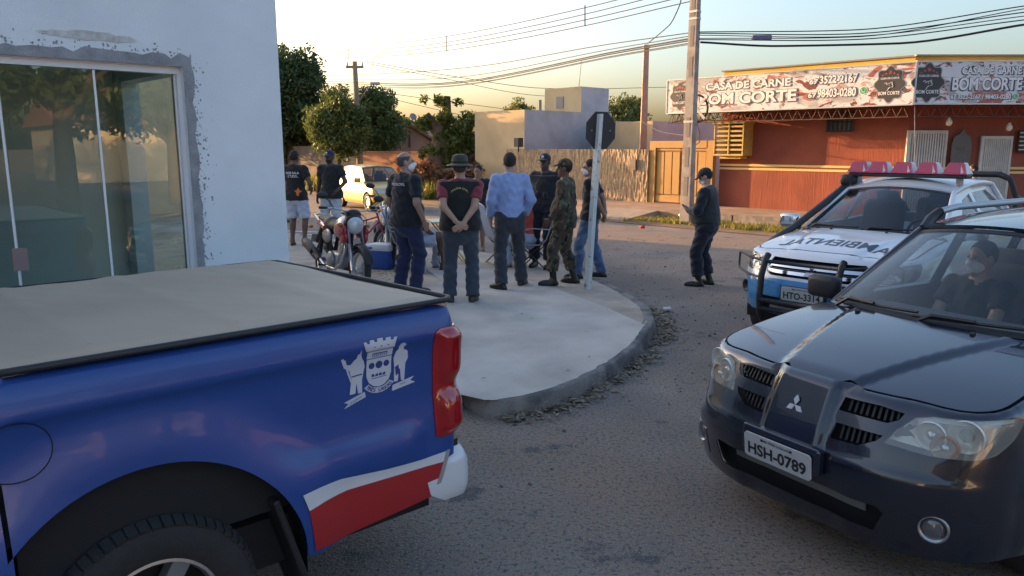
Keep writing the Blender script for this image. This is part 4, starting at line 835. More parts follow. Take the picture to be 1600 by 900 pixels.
def wheel(parent, x, y, r, w, side, rimr=None, spokes=7, lugs=0, name='wheel'):
    rimr = rimr or r*.62; M = Matrix.Translation((x, y, r)) @ Matrix.Rotation(-side*PI/2, 4, 'X'); h = w/2      # local Z points outwards
    mb = MB(); mb.lathe([(rimr, -h*.8), (rimr+.02, -h*.95), (r*.86, -h), (r*.95, -h*.93), (r*.985, -h*.7), (r, -h*.4), (r, h*.4), (r*.985, h*.7), (r*.95, h*.93), (r*.86, h), (rimr+.03, h*.98), (rimr, h*.85), (rimr-.012, h*.5), (rimr-.012, -h*.5)], 56, M, close=True)
    for k in range(lugs):
        a = 2*PI*k/lugs; c = Matrix.Rotation(a, 4, 'Z')
        for q, zz in ((0, h*.78), (.5, h*.28), (0, -h*.28), (.5, -h*.78)):
            c2 = Matrix.Rotation(a+q*2*PI/lugs, 4, 'Z'); b0 = len(mb.v); mb.box((0, 0, 0), (.014, 2*PI*r/lugs*.8, h*.42), tilt=M @ c2 @ Matrix.Translation((r+.001-(.012 if abs(zz) > h*.5 else 0), 0, zz)) @ Matrix.Rotation(-.35*np.sign(zz) if abs(zz) > h*.5 else 0, 4, 'Y'))
    t = mb.build(name, M_tyre, parent, angle=35)
    mb = MB(); mb.lathe([(rimr, h*.84), (rimr*.95, h*.86), (rimr*.9, h*.6)], 40, M); mb.f = [f for f in mb.f if len(f) == 4]; mb.mi = [0]*len(mb.f); mb.cur = 1; mb.lathe([(rimr*.9, h*.6), (rimr*.88, -h*.6), (rimr*.3, -h*.62), (rimr*.0, -h*.6)], 40, M); kp = [i for i, f in enumerate(mb.f) if len(f) == 4]; mb.f = [mb.f[i] for i in kp]; mb.mi = [mb.mi[i] for i in kp]; mb.cur = 0
    for k in range(spokes):
        a = 2*PI*k/spokes; c = M @ Matrix.Rotation(a, 4, 'Z'); mb.add([c @ Vector(v) for v in ((0, -.03, h*.55), (rimr*.92, -.032, h*.68), (rimr*.92, .032, h*.68), (0, .03, h*.55), (0, -.036, h*.3), (rimr*.92, -.038, h*.3), (rimr*.92, .038, h*.3), (0, .036, h*.3))], [(0, 1, 2, 3), (0, 4, 5, 1), (3, 2, 6, 7)])
    mb.lathe([(.075, h*.4), (.075, h*.62), (.06, h*.68), (0, h*.7)], 20, M); mb.build('rim', [M_alloy, M_under], t, angle=35); return t
def lens_part(name, S, poly, m, parent, depth=.05, back=None, **k):
    """lamp: clear cover over a recessed bright bowl"""
    return patch(name, S.off(.003), poly, m, parent, thick=.003, step=.03, **k)
def greenhouse(e, p, paint, glass, step=.06):
    """cabin from windscreen, roof, sides with window holes, rear window"""
    (xb, yb, zb), (xt, yt, zt) = p['ws_base'], p['ws_top']; bw, tw = p['bow']; xr, zr = p['roof_end']; xe, ze = p['tail']; cr = p.get('crown', .05)
    def ws(u, v):
        ub = 1-u*u; x = (xb+bw*ub)*(1-v)+(xt+tw*ub)*v; y = u*(yb*(1-v)+yt*v); z = zb*(1-v)+zt*v+cr*ub*v+.035*np.sin(PI*v)*ub
        return np.stack([x+.0*z, y, z], -1)
    sq = lambda a, b, c, d: [(a, c), (b, c), (b, d), (a, d)]
    g = patch('windscreen', ws, sq(-.955, .955, .02, .965), glass, e, step=.07, thick=.004)
    patch('windscreen_surround', ws, sq(-1, 1, -.03, 1.0), paint, e, holes=[sq(-.95, .95, .025, .96)], step=.07, thick=.012, offs=-.004)
    patch('windscreen_band', ws, sq(-.97, .97, .0, .985), M_blk, e, holes=[sq(-.93, .93, .045, .945)], step=.07, thick=.002, offs=.0015)
    def roof(u, v):
        ub = 1-u*u; x = (xt+tw*ub)*(1-v)+xr*v; return np.stack([x, u*(yt+(p.get('yr', yt)-yt)*v), zt*(1-v)+zr*v+cr*ub+p.get('arch', .02)*4*v*(1-v)], -1)
    rf = patch('roof', roof, sq(-1, 1, 0, 1), paint, e, step=.12, thick=.02, flip=True)
    zb2 = p['belt']                                                    # belt line height along x
    def side(sg):
        def f(x, z):
            top = np.interp(x, [xr, xt], [zr, zt]); k = np.clip((z-zb)/(zt-zb), -.2, 1.1); yb_ = np.interp(x, [xe, xe+.5, xb], [p.get('yb_r', yb), p.get('yb_m', yb+.03), yb])
            return np.stack([x, sg*(yb_+(np.interp(x, [xr, xt], [p.get('yr', yt), yt])-yb_)*k), z], -1)
        return f
    out = [(xb, zb-.02), (xt, zt)]+[(xt+(xr-xt)*k/6, zt+(zr-zt)*k/6+p.get('arch', .02)*4*(k/6)*(1-k/6)) for k in range(1, 6)]+[(xr, zr), (xe, ze), (xe, zb2-.06), (xb-.25, zb2-.06)]
    for sg in (-1, 1):
        patch('cabin_side', side(sg), out, paint, e, holes=p['windows'], step=.08, thick=.03, flip=sg > 0)
        for w in p['windows']: patch('side_window', side(sg), w, p.get('side_glass', glass), e, step=.12, thick=.004, offs=-.012, flip=sg > 0)
    def rear(u, v): return np.stack([xr*v+xe*(1-v)+0*u, u*(p.get('yr', yt)*v+p.get('yb_r', yb)*(1-v)), zr*v+ze*(1-v)+cr*(1-u*u)*v], -1)
    patch('tailgate_frame', rear, sq(-1, 1, -.15, 1.0), paint, e, holes=[sq(-.86, .86, .1, .9)], step=.12, thick=.02, flip=False); patch('rear_window', rear, sq(-.86, .86, .1, .9), p.get('side_glass', glass), e, step=.14, thick=.004, offs=-.008)
    mb = MB()
    for sg in (-1, 1):
        pts = [(xb+.01, sg*(yb-.005), zb-.03), (xt, sg*yt, zt)]+[(xt+(xr-xt)*k/5, sg*(yt+(p.get('yr', yt)-yt)*k/5), zt+(zr-zt)*k/5+p.get('arch', .02)*4*(k/5)*(1-k/5)) for k in range(1, 6)]+[(xe, sg*p.get('yb_r', yb), ze)]
        a = resample(pts, .06, False); mb.tube([tuple(q) for q in a], p.get('rail_r', .022), 8)
    mb.build('gutter_rail', paint, e, smooth=True)
    return ws, roof, side
def hood_edges(sh, zh, r=.05):
    """top edge height of the shell so that it meets the hood surface zh(x, y)"""
    u = sh.u[::8]; z = np.full(len(u), .9); sh.r = r; sh.zt = None
    for _ in range(12):
        P = sh(u, z); nx, ny = np.interp(u, sh.u, sh.NX), np.interp(u, sh.u, sh.NY); z = zh(P[:, 0]-nx*r, P[:, 1]-ny*r)
    sh.zt = lambda a: np.interp(a, u, z); return u, z
def interior(e, x0, x1, yw, zf, seats, wheel_at, dash_z, hs=1.):
    mb = MB(); mb.prism([(x0+.7, -yw+.1), (x0+.1, -yw+.02), (x1, -yw), (x1, yw), (x0+.1, yw-.02), (x0+.7, yw-.1)][::-1], zf, zf+.03); mb.build('cabin_floor', M_dint, e)
    mb = MB(); mb.add([(x0+.05, -yw, dash_z-.02), (x0+.05, yw, dash_z-.02), (x0-.35, yw, dash_z), (x0-.35, -yw, dash_z), (x0-.45, -yw, dash_z-.12), (x0-.45, yw, dash_z-.12), (x0-.3, yw, dash_z-.5), (x0-.3, -yw, dash_z-.5)], [(0, 1, 2, 3), (3, 2, 5, 4), (4, 5, 6, 7)]); mb.build('dashboard', mat('dash_grey', (.11, .11, .115), .7), e, angle=50)
    for sx_, sy in seats:
        mb = MB(); mb.bevbox((sx_, sy, zf+.32*hs), (.5, .48, .2*hs), .06); mb.bevbox((sx_-.3, sy, zf+.62*hs), (.16, .46, .62*hs), .06, M0=Matrix.Rotation(-.2, 4, 'Y')); mb.bevbox((sx_-.38, sy, zf+.94*hs), (.1, .26, .17), .04); mb.build('seat', mat('seat_cloth', (.13, .13, .14), .9), e, smooth=True)
    if wheel_at:
        mb = MB(); M = Matrix.Translation(wheel_at) @ Matrix.Rotation(-1.15, 4, 'Y'); mb.tube([M @ Vector((.18*math.cos(a), .18*math.sin(a), 0)) for a in np.linspace(0, 2*PI, 25)], .016, 6, cap=False); mb.lathe([(.06, -.02), (.05, .02), (0, .02)], 12, M)
        for a in (.2, PI-.2, -PI/2): mb.tube([M @ Vector((0, 0, 0)), M @ Vector((.18*math.cos(a), .18*math.sin(a), 0))], .014, 5)
        mb.build('steering_wheel', M_blk, e, smooth=True)
def mirror(e, x, y, z, sg, m):
    mb = MB(); mb.bevbox((x+.0, y+sg*.13, z+.06), (.10, .22, .15), .035); mb.build('mirror', m, e, smooth=True)
    mb = MB(); mb.tube([(x+.02, y, z-.02), (x, y+sg*.09, z+.02)], .025, 6); mb.build('mirror_arm', M_blk, e); mb = MB(); mb.box((x-.053, y+sg*.13, z+.06), (.004, .19, .12)); mb.build('mirror_glass', M_chrome, e)
def plate(e, M, top, num, W=.40, Hh=.13, bracket=True):
    rr = .012; pl = [(-W/2+rr, -Hh/2), (W/2-rr, -Hh/2), (W/2, -Hh/2+rr), (W/2, Hh/2-rr), (W/2-rr, Hh/2), (-W/2+rr, Hh/2), (-W/2, Hh/2-rr), (-W/2, -Hh/2+rr)]
    mb = MB(); mb.prism(pl, -.008, 0, M); o = mb.build('number_plate', mat('plate_grey', (.50, .50, .49), .45), e); me = []
    K = mat('plate_black', (.02, .02, .022), .5)
    lettering('plate_lettering', num, K, o, M=M @ Matrix.Translation((0, -.014, .0015)), width=W*.88, height=Hh*.50, bold=.03); lettering('plate_lettering', top, K, o, M=M @ Matrix.Translation((0, Hh*.355, .0015)), width=W*.40, height=Hh*.10, bold=.02)
    for k in (-1, 1): mb = MB(); mb.prism(circle(k*W*.22, Hh*.36, .007, n=10), 0, .003, M); mb.build('plate_bolt', K, o)
    return o
def wiper(e, ws, u0, u1, v0, v1):
    a = [ws(np.array([u0+(u1-u0)*t]), np.array([v0+(v1-v0)*t]))[0] for t in np.linspace(0, 1, 7)]; up = np.array([.015, 0, .022]); mb = MB(); mb.tube([tuple(p+up*.9) for p in a], .009, 5)
    mb.tube([tuple(a[0]+up*.2+np.array([.05, 0, -.03])), tuple(a[1]+up*1.6), tuple(a[3]+up*1.3)], .012, 5); mb.build('wiper', M_blk, e)
def heading(az): return PI/2-R(az)                                     # rotation that points local X along azimuth az
def emblem(e, M, s, m):
    for k in range(3):
        Mk = M @ Matrix.Rotation(k*2*PI/3, 4, 'Z'); mb = MB(); mb.prism([(0, .02*s), (-.29*s, .50*s), (0, 1.0*s), (.29*s, .50*s)], 0, .006, Mk); mb.build('emblem_diamond', m, e)
# ---------------------------------------------------------------- dark grey SUV (right foreground)
M_gpaint = mat('slate_metallic', (.009, .013, .024), .22, metal=.1, coat=1., var=.06, vscale=3)
M_ws = glass_mat('windscreen_glass', (.86, .90, .89), 1.5, refl=1.3); M_tint = glass_mat('tinted_glass', (.80, .83, .83), 1.5, refl=1.2); M_lens = glass_mat('lamp_cover', (.96, .96, .93), 1.5, refl=1.3, haze=(.72, .73, .68, .14))
M_refl = mat('lamp_bowl', (.80, .80, .76), .3, metal=.35)
def make_suv():
    e = empty('suv', (1.354, 3.579, 0), heading(239), 'dark slate grey SUV with a masked passenger at the right edge', 'car')
    L, Wd = 4.5, .872
    sh = Shell(L, Wd, .52, 2.7, .35, 3, [(.16, .10), (.22, .055), (.30, .03), (.40, .012), (.49, 0), (.56, .004), (.60, .022), (.68, .05), (.76, .085), (.84, .125), (.92, .17)],
               [(.16, .06), (.24, .02), (.36, .0), (.5, 0), (.62, .004), (.75, .014), (.88, .035), (.98, .06), (1.06, .085)], blend=(.5, 1.05))
    zc = pchip([-1.4, -1.2, -.9, -.6, -.35, -.2, -.1, .05], [1.085, 1.055, 1.02, .975, .925, .888, .855, .79])
    def zh(x, y):
        x = np.asarray(x, float); y = np.abs(np.asarray(y, float)); yc = .19+(-x-.12)*.27
        return zc(x)-.038*(y/.78)**2.2+.022*(1-smooth01(yc-.03, yc+.035, y))*smooth01(-.08, -.25, -x*-1)-.0
    u, z = hood_edges(sh, zh, .036)
    xw = [-.90, -.90-2.625]; rw = .335
    for xc in xw:                                                       # swelling over the wheels
        def fl(a, zz, xc=xc):
            xx = np.interp(a, sh.u, sh.X); d = np.hypot(xx-xc, zz-rw); return .028*(1-smooth01(.40, .52, d))*smooth01(.6, .9, a)
        sh.bumps.append(fl)
    sh.bumps.append(lambda a, zz: .036*(1-smooth01(.135, .20, a))*smooth01(.52, .60, zz))            # prow in the middle of the grille
    sh.bumps.append(lambda a, zz: .022*(1-smooth01(.492, .515, zz))*(1-smooth01(.95, 1.25, a))*smooth01(.22, .36, a))   # bumper crease
    T = sh.T; ss = np.linspace(-T+.02, T-.02, 140); xi = np.interp(np.abs(ss), sh.u, sh.X); top = np.where(xi < -1.25, .985+.05*smooth01(-1.25, -3.5, xi), np.minimum(sh.zt(np.abs(ss))-.001, .985 if False else 9))
    bot = lambda s: np.interp(abs(s), [0, .6, 1.0, 1.4, T], [.20, .22, .25, .25, .28])
    out = [(s, float(bot(s))) for s in ss]+[(s, float(t)) for s, t in zip(ss[::-1], top[::-1])]
    gr_u = [(.205, .782), (.45, .782), (.50, .805), (.52, .835), (.40, .845), (.215, .842)]; gr_l = [(.205, .655), (.34, .66), (.42, .70), (.445, .728), (.215, .728)]
    lamp = [(.455, .70), (.50, .765), (.575, .828), (.66, .848), (.95, .868), (1.06, .872), (1.10, .855), (1.03, .79), (.93, .722), (.84, .698), (.66, .69)]
    intake = [(-.46, .30), (.46, .30), (.50, .40), (.47, .425), (-.47, .425), (-.50, .40)]; fog = [(.60, .295), (.86, .31), (.90, .43), (.62, .43)]
    mir = lambda P: [(-a, b) for a, b in P][::-1]
    holes = [gr_u, mir(gr_u), gr_l, mir(gr_l), lamp, mir(lamp), intake, circle(.70, .385, .062, .062, 20), circle(-.70, .385, .062, .062, 20)]
    for xc in xw:
        sc = sh.s_of_x(xc)
        for sg in (-1, 1):
            ar = [(sg*(sc+.395*math.cos(a)), rw+.395*math.sin(a)) for a in np.linspace(-.35, PI+.35, 30)]; holes.append(ar)
    # arches open at the bottom: cut the outline instead of leaving a sliver
    patch('body', sh, out, M_gpaint, e, holes=holes, step=.034, thick=.006)
    # hood
    k = np.linspace(-sh.s_of_x(-1.22), sh.s_of_x(-1.22), 90); Pk = sh(k, sh.zt(np.abs(k))); he = [(q[0], q[1]) for q in Pk]
    back = [(-1.20+.16*(1-(y/.76)**2), y) for y in np.linspace(he[-1][1], he[0][1], 20)]
    SH = lambda x, y: np.stack([x, y, zh(x, y)], -1)
    ins = [(a*.994-.006, b*.992) for a, b in he]+back
    patch('bonnet', SH, ins, M_gpaint, e, step=.022, thick=.01, offs=.003)
    patch('bonnet_gap', SH, [(a+.001, b) for a, b in he]+back, M_under, e, step=.08, thick=.002, offs=-.014)
    # lamps
    for sg in (1, -1):
        P = lamp if sg > 0 else mir(lamp); f_ = sg
        patch('lamp_bowl', lambda a, b: sh(a, b, -.075), P, M_refl, e, step=.06, thick=.003); ho = patch('headlamp', sh, P, M_lens, e, step=.04, thick=.004, offs=.002)
        for (cs, cz, r, m) in ((.66, .765, .062, M_refl), (.83, .785, .070, M_refl), (.73, .725, .055, mat('amber_bulb', (.45, .20, .08), .3))):
            c0 = sh(np.array([f_*cs]), np.array([cz]), -.045)[0]; c1 = sh(np.array([f_*cs]), np.array([cz]), -.01)[0]; d = Vector((1, .25*f_, -.05)).normalized(); Q = Matrix.Translation(c0) @ d.to_track_quat('Z', 'Y').to_matrix().to_4x4()
            mb = MB(); mb.lathe([(0, -.02), (r*.5, -.012), (r*.9, .012), (r, .03), (r*1.06, .03), (r*1.02, .0)], 24, Q); b_ = mb.build('reflector', M_refl if m is M_refl else m, ho, smooth=True)
            mb = MB(); mb.lathe([(r*.45, -.01), (r*.42, .012), (r*.25, .028), (0, .032)], 20, Q); mb.build('projector', mat('projector_glass', (.20, .20, .19), .1) if cs > .8 else M_chrome, ho, smooth=True)
        patch('lamp_trim', sh, [(f_*a, b) for a, b in ((.575, .828), (.66, .848), (.95, .868), (1.06, .872), (1.045, .852), (.95, .847), (.66, .826), (.59, .808))][::f_], mat('lamp_brow', (.55, .60, .62), .25), e, step=.05, thick=.01, offs=-.012)
        for G_, n_ in ((gr_u, 9), (gr_l, 7)):
            Pg = G_ if sg > 0 else mir(G_); patch('grille_back', lambda a, b: sh(a, b, -.075), [(a*1.0, b) for a, b in circle(sg*.36, (G_[0][1]+G_[-1][1])/2, .24, .09, 20)], M_under, e, step=.08)
            for j in range(n_):
                a = .225+(max(q[0] for q in G_)-.245)*(j+.5)/n_; z0 = np.interp(a, [q[0] for q in G_[:3]], [q[1] for q in G_[:3]]) if G_ is gr_u else np.interp(a, [.205, .34, .42, .445], [.655, .66, .70, .728]); z1 = .842 if G_ is gr_u else .728
                if z1-z0 < .015: continue
                patch('grille_slat', lambda p_, q_: sh(p_, q_, -.03), [(sg*a-.006, z0), (sg*a+.006, z0), (sg*a+.006, z1), (sg*a-.006, z1)], M_blk, e, step=.1, thick=.03)
        c0 = Vector(sh(np.array([f_*.70]), np.array([.385]), -.015)[0]); d = Vector((1, .45*f_, 0)).normalized(); Q = Matrix.Translation(c0) @ d.to_track_quat('Z', 'Y').to_matrix().to_4x4()
        mb = MB(); mb.lathe([(.064, -.03), (.064, .016), (.054, .02), (.052, 0)], 24, Q); fo = mb.build('fog_lamp', M_alloy, e, smooth=True)
        mb = MB(); mb.lathe([(.052, .002), (.035, .014), (0, .018)], 20, Q); mb.build('fog_lens', mat('fog_glass', (.16, .165, .17), .12, metal=.4), fo, smooth=True)
        patch('fog_bezel', sh, [(f_*a, b) for a, b in fog][::f_], M_gpaint, e, holes=[circle(f_*.70, .385, .063, n=20)], step=.05, thick=.004, offs=.003)
    patch('intake_back', lambda a, b: sh(a, b, -.09), [(-.78, .20), (.78, .20), (.78, .47), (-.78, .47)], M_under, e, step=.1)
    patch('crash_beam', lambda a, b: sh(a, b, -.06), [(-.40, .355), (.40, .355), (.40, .40), (-.40, .40)], mat('beam_grey', (.16, .17, .165), .5), e, step=.1, thick=.01)
    mb = MB(); mb.bevbox((.025, -.012, .545), (.05, .46, .13), .012); mb.build('plate_mount', M_gpaint, e)
    Mp_ = frame((.062, -.012, .515), (0, 1, 0), (.12, 0, 1)); plate(e, Mp_, 'MS-TRES LAGOAS', 'HSH-0789')
    c0 = Vector(sh(np.array([0.]), np.array([.757]))[0]); emblem(e, frame(c0+Vector((.004, 0, 0)), (0, 1, 0), (-.30, 0, 1)), .052, mat('emblem_silver', (.72, .73, .74), .35, metal=.3))
    # cabin
    gl = dict(ws_base=(-1.245, .715, 1.045), ws_top=(-1.88, .555, 1.47), bow=(.17, .10), roof_end=(-3.75, 1.50), tail=(-4.30, 1.05), belt=.99, yb_m=.80, yb_r=.74, yr=.56, arch=.06, side_glass=M_tint,
              windows=[[(-1.62, 1.07), (-1.98, 1.40), (-2.35, 1.45), (-2.38, 1.06)], [(-2.46, 1.06), (-2.43, 1.455), (-3.15, 1.46), (-3.30, 1.07)], [(-3.38, 1.08), (-3.24, 1.46), (-3.62, 1.44), (-3.85, 1.12)]])
    ws, roof, side = greenhouse(e, gl, M_gpaint, M_ws)
    interior(e, -1.35, -4.1, .68, .36, [(-2.30, .36), (-2.30, -.36), (-3.15, .36), (-3.15, -.36)], (-1.78, .36, .98), 1.0, .92)
    for u0, u1, v0, v1 in ((-.88, -.08, .02, .05), (-.10, .82, .02, .06)): wiper(e, ws, u0, u1, v0, v1)
    mb = MB(); cw = [(-1.19+.17*(1-(y/.74)**2)-.0, y) for y in np.linspace(-.74, .74, 21)]; mb.add([(a+.04, b, float(zh(a, b))-.012) for a, b in cw]+[(a-.08, b*.97, 1.03) for a, b in cw], [(i, i+1, i+22, i+21) for i in range(20)]); mb.build('cowl', M_blk, e)
    for y in (-.36, .30): mb = MB(); mb.bevbox((-1.0, y, float(zh(-1.0, y))+.008), (.03, .022, .016), .005); mb.build('washer_jet', M_blk, e)
    for sg in (-1, 1):
        mirror(e, -1.42, sg*.78, 1.02, sg, M_gpaint if sg > 0 else M_blk)
        pts = [(-1.93, sg*.55, 1.50), (-2.08, sg*.565, 1.575), (-2.3, sg*.57, 1.60), (-3.3, sg*.57, 1.61), (-3.6, sg*.57, 1.58), (-3.75, sg*.565, 1.50)]; mb = MB(); mb.tube([tuple(q) for q in resample(pts, .1, False)], .024, 8); mb.build('roof_rail', mat('rail_silver', (.40, .42, .44), .4, metal=.6), e, smooth=True)
        mb = MB(); mb.tube([(-1.89, sg*.545, 1.475), (-1.98, sg*.556, 1.53), (-2.10, sg*.566, 1.578)], [.03, .036, .03], 8); mb.build('rail_foot', M_blk, e, smooth=True)
        for xc in xw: wheel(e, xc, sg*.755, rw, .215, sg, spokes=5)
    mb = MB(); mb.prism([(-.25, -.6), (-.25, .6), (-4.3, .7), (-4.3, -.7)], .20, .42); mb.build('floor_pan', M_under, e)
    return e, sh
SUV, SUV_SH = make_suv()
# ---------------------------------------------------------------- blue pickup (left foreground); here X points to its tail
M_blue = mat('blue_paint', (.008, .060, .25), .38, coat=.22, var=.05, vscale=2); M_wpaint = mat('white_paint', (.62, .66, .68), .3, coat=.8); M_rpaint = mat('red_paint', (.42, .018, .02), .35, coat=.6)
def make_pickup():
    e = empty('blue_pickup', (-.853, 3.997, 0), heading(47.6), 'blue pickup with a tan tonneau cover, town crest and red and white stripes', 'pickup truck'); L = 5.3
    sh = Shell(L, .925, .11, 4.2, .5, 2.7, [(.3, .05), (.5, .02), (.8, 0), (1.1, 0), (1.34, .03)], [(.36, .05), (.45, .025), (.6, .008), (.75, .012), (.95, .030), (1.10, .026), (1.175, .012), (1.20, .0), (1.215, .002), (1.27, .016), (1.34, .05)], blend=(.75, 1.0), barrel=.015)
    sh.zt = lambda a: 1.322+0*np.asarray(a); sh.r = .03; sh.X = sh.X+.045; hx, hz, ra = -1.34, .385, .565
    def flare(a, z):
        x = np.interp(a, sh.u, sh.X); d = np.hypot(x-hx, z-hz); return (.036*(1-smooth01(ra+.02, ra+.24, d)))*smooth01(.9, 1.1, a)*(1-smooth01(1.12, 1.2, z))
    sh.bumps.append(flare)
    sh.bumps.append(lambda a, z: .02*smooth01(.62, .72, z)*(1-smooth01(.76, .86, z))*smooth01(1.05, 1.2, a)*(1-smooth01(1.45, 1.9, a)))
    sx = sh.s_of_x; T = sh.T; s1, s2 = sx(-1.74), sx(-3.55); s_a0, s_a1 = sx(hx+ra), sx(hx-ra)
    arc = lambda sg: [(sg*(sx(hx)-ra*math.cos(a)), hz+ra*math.sin(a)) for a in np.linspace(0.05, PI-.05, 40)]
    lamp = [(.80, .745), (.80, 1.20), (.86, 1.225), (1.005, 1.225), (1.03, 1.21), (1.03, .735), (1.0, .725), (.86, .72)]
    for sg in (-1, 1):
        o = [(sg*.0, .62), (sg*.55, .62), (sg*.95, .62), (sg*1.0, .60), (sg*1.02, .46), (sg*(s_a0-.05), .40)]+arc(sg)+[(sg*(s1+.0), .40), (sg*s1, 1.321), (sg*1.2, 1.321), (0, 1.321)]
        # tailgate and bed side are one wrapped panel per half; the tail lamp sits in a cut-out
        patch('bed_side', sh, o if sg > 0 else o[::-1], M_blue, e, holes=[[(sg*a, b) for a, b in lamp]], step=.04, thick=.006)
        red = mat('lamp_red', (.38, .006, .010), .12, coat=1.); lp = [(sg*a, b) for a, b in lamp][::sg]
        def lb(u, z): a = np.abs(u); k = smooth01(.80, .86, a)*(1-smooth01(.97, 1.03, a)); return sh(u, z, .006+.040*k*(smooth01(.72, .78, z)*(1-smooth01(1.17, 1.225, z)))-.030*k*np.exp(-((z-.955)/.045)**2))
        tl = patch('tail_lamp', lb, lp, red, e, step=.02, thick=.02); mid = [(sg*a, b) for a, b in ((.80, .92), (.80, .99), (.90, .985), (.90, .925))][::sg]; patch('reversing_lens', lambda u, z: lb(u, z)+.0, mid, mat('clear_lens', (.55, .50, .50), .15), tl, step=.03, thick=.003, offs=.002)
        gap = [(sg*a, b) for a, b in ((.785, .715), (.785, 1.215), (.85, 1.24), (1.01, 1.24), (1.045, 1.22), (1.045, .725), (1.0, .708), (.86, .705))]; patch('lamp_gap', sh, gap[::sg], M_under, e, step=.05, thick=.002, offs=-.012)
        # front wing, doors and sill beyond the bed
        body = [(sg*(s1+.015), .40), (sg*s2, .38), (sg*s2, .5), (sg*sx(-3.72), .385)]+[(sg*(sx(-4.28)-.56*math.cos(a)), .385+.56*math.sin(a)) for a in np.linspace(.05, PI-.05, 24)]+[(sg*(T-1.1), .45), (sg*(T-.01), .45), (sg*(T-.01), .98), (sg*(T-.9), 1.02), (sg*sx(-3.6), 1.14), (sg*(s1+.015), 1.14)]
        patch('cab_side', sh, body if sg > 0 else body[::-1], M_blue, e, step=.07, thick=.006)
        if sg < 0:
            P = lambda L_: [(-sx(a), b) for a, b in L_]
            wt = [(-.80, .685), (-.72, .690), (-.62, .690), (-.40, .664), (-.20, .650), (-.06, .652)]; wl = [(-.775, .612), (-.70, .622), (-.587, .628), (-.338, .617), (-.185, .612), (-.085, .606)]; rb_ = [(-.745, .425), (-.62, .418), (-.535, .424), (-.30, .44), (-.155, .452)]
            patch('white_stripe', sh, P(wt+wl[::-1]), M_wpaint, e, step=.04, thick=.001, offs=.005); patch('red_stripe', sh, P(wl+rb_[::-1]), M_rpaint, e, step=.04, thick=.001, offs=.004)
            patch('stripe_trim', sh, P([(-.075, .655), (-.055, .655), (-.125, .452), (-.15, .452)]), mat('trim_grey', (.30, .30, .29), .5), e, step=.03, thick=.004, offs=.008)
            fc = circle(-sx(-1.70), 1.095, .10, .093, 36); patch('fuel_flap', sh, fc, M_blue, e, step=.03, thick=.003, offs=.004); patch('fuel_flap_gap', sh, circle(-sx(-1.70), 1.095, .104, .097, 48), M_under, e, holes=[circle(-sx(-1.70), 1.095, .1003, .0933, 48)], step=.012, thick=.001, offs=.003)
    # inner arch, mud flap, bed box
    for sg in (-1, 1):
        for xc in (hx, -4.28):
            mb = MB(); a = np.linspace(-.1, PI+.1, 22); r = ra+.0; V = [(xc+(r+.01)*math.cos(t), sg*y, hz+(r+.01)*math.sin(t)) for t in a for y in (.895, .45)]; mb.add(V, [(2*i, 2*i+1, 2*i+3, 2*i+2) for i in range(21)]); mb.build('arch_liner', M_under, e, smooth=True)
            mb = MB(); mb.prism([(r*1.01*math.cos(t), r*1.01*math.sin(t)) for t in a], 0, .01, Matrix.Translation((xc, sg*.45, hz)) @ Matrix.Rotation(PI/2, 4, 'X')); mb.build('arch_wall', M_under, e)
            wheel(e, xc, sg*.795, .37, .25, sg, rimr=.225, spokes=6, lugs=58 if (xc == hx and sg < 0) else 0)
        mb = MB(); mb.bevbox((hx+.52, sg*.80, .43), (.03, .24, .52), .01, M0=Matrix.Rotation(-.28, 4, 'Y')); mb.build('mud_flap', M_blk, e)
    mb = MB(); mb.prism([(-.1, -.80), (-.1, .80), (-5.0, .80), (-5.0, -.80)][::-1], .36, .56); mb.build('chassis', M_under, e)
    mb = MB(); mb.prism([(-.05, -.86), (-.05, .86), (-1.72, .86), (-1.72, -.86)], .62, 1.25); mb.build('bed_box', M_under, e)
    # tonneau cover: slack cloth pulled over a dark rail
    M_cov = mat('tan_vinyl', (.48, .345, .245), .62, var=.08, vscale=1.5, bump=.12, bscale=200)
    def cov(x, y): return np.stack([x, y, 1.356-.026*(y+.87)/1.74-.004*np.cos(9*x)*np.cos(5*y)-.012*(1-smooth01(0, .10, np.abs(y)-.0))*0+.006*np.sin(2.1*x+3*y)+.007*np.exp(-((x+.42)/.05)**2)+.007*np.exp(-((x+.95)/.05)**2)+.007*np.exp(-((x+1.45)/.05)**2)+.0016*np.sin(31*x+11*y)*np.sin(9*y+4*x)-.022*smooth01(.80, .875, np.abs(y))-.022*smooth01(-.09, -.005, x)], -1)
    patch('tonneau_cover', cov, [(-.012, -.85), (-.0, -.80), (.012, 0), (0, .80), (-.012, .85), (-.04, .872), (-1.70, .872), (-1.70, -.872), (-.04, -.872)][::-1], M_cov, e, step=.05, thick=.01)
    for yy in (-.79, .79): patch('cover_seam', cov, [(-.05, yy-.004), (-.05, yy+.004), (-1.69, yy+.004), (-1.69, yy-.004)], mat('seam_tan', (.34, .275, .22), .8), e, step=.05, thick=.002, offs=.003, flip=True)
    mb = MB(); fr_ = [(-1.71, -.884), (-.045, -.884), (-.004, -.845), (.016, 0), (-.004, .845), (-.045, .884), (-1.71, .884)]; mb.tube([(a, b, 1.340-.026*(b+.87)/1.74) for a, b in resample(fr_, .08, False)], .014, 6, flat=.9); mb.build('cover_rail', M_blk, e, smooth=True)
    # crest print on the bed side: drawn flat, laid on the panel
    cr0, cz0, k, kv = -sx(-.405), 1.105, .162, .128
    SP = lambda u, v: sh(cr0+u, cz0+v); wc = mat('crest_print', (.52, .55, .60), .45); bl = mat('crest_blue', (.03, .045, .20), .4); n0 = [0]
    def dec(poly, m, lvl): patch('crest_piece', SP, [(a*k, b*kv) for a, b in poly], m, cz, step=.03, thick=.0008, offs=.0012+.0011*lvl)
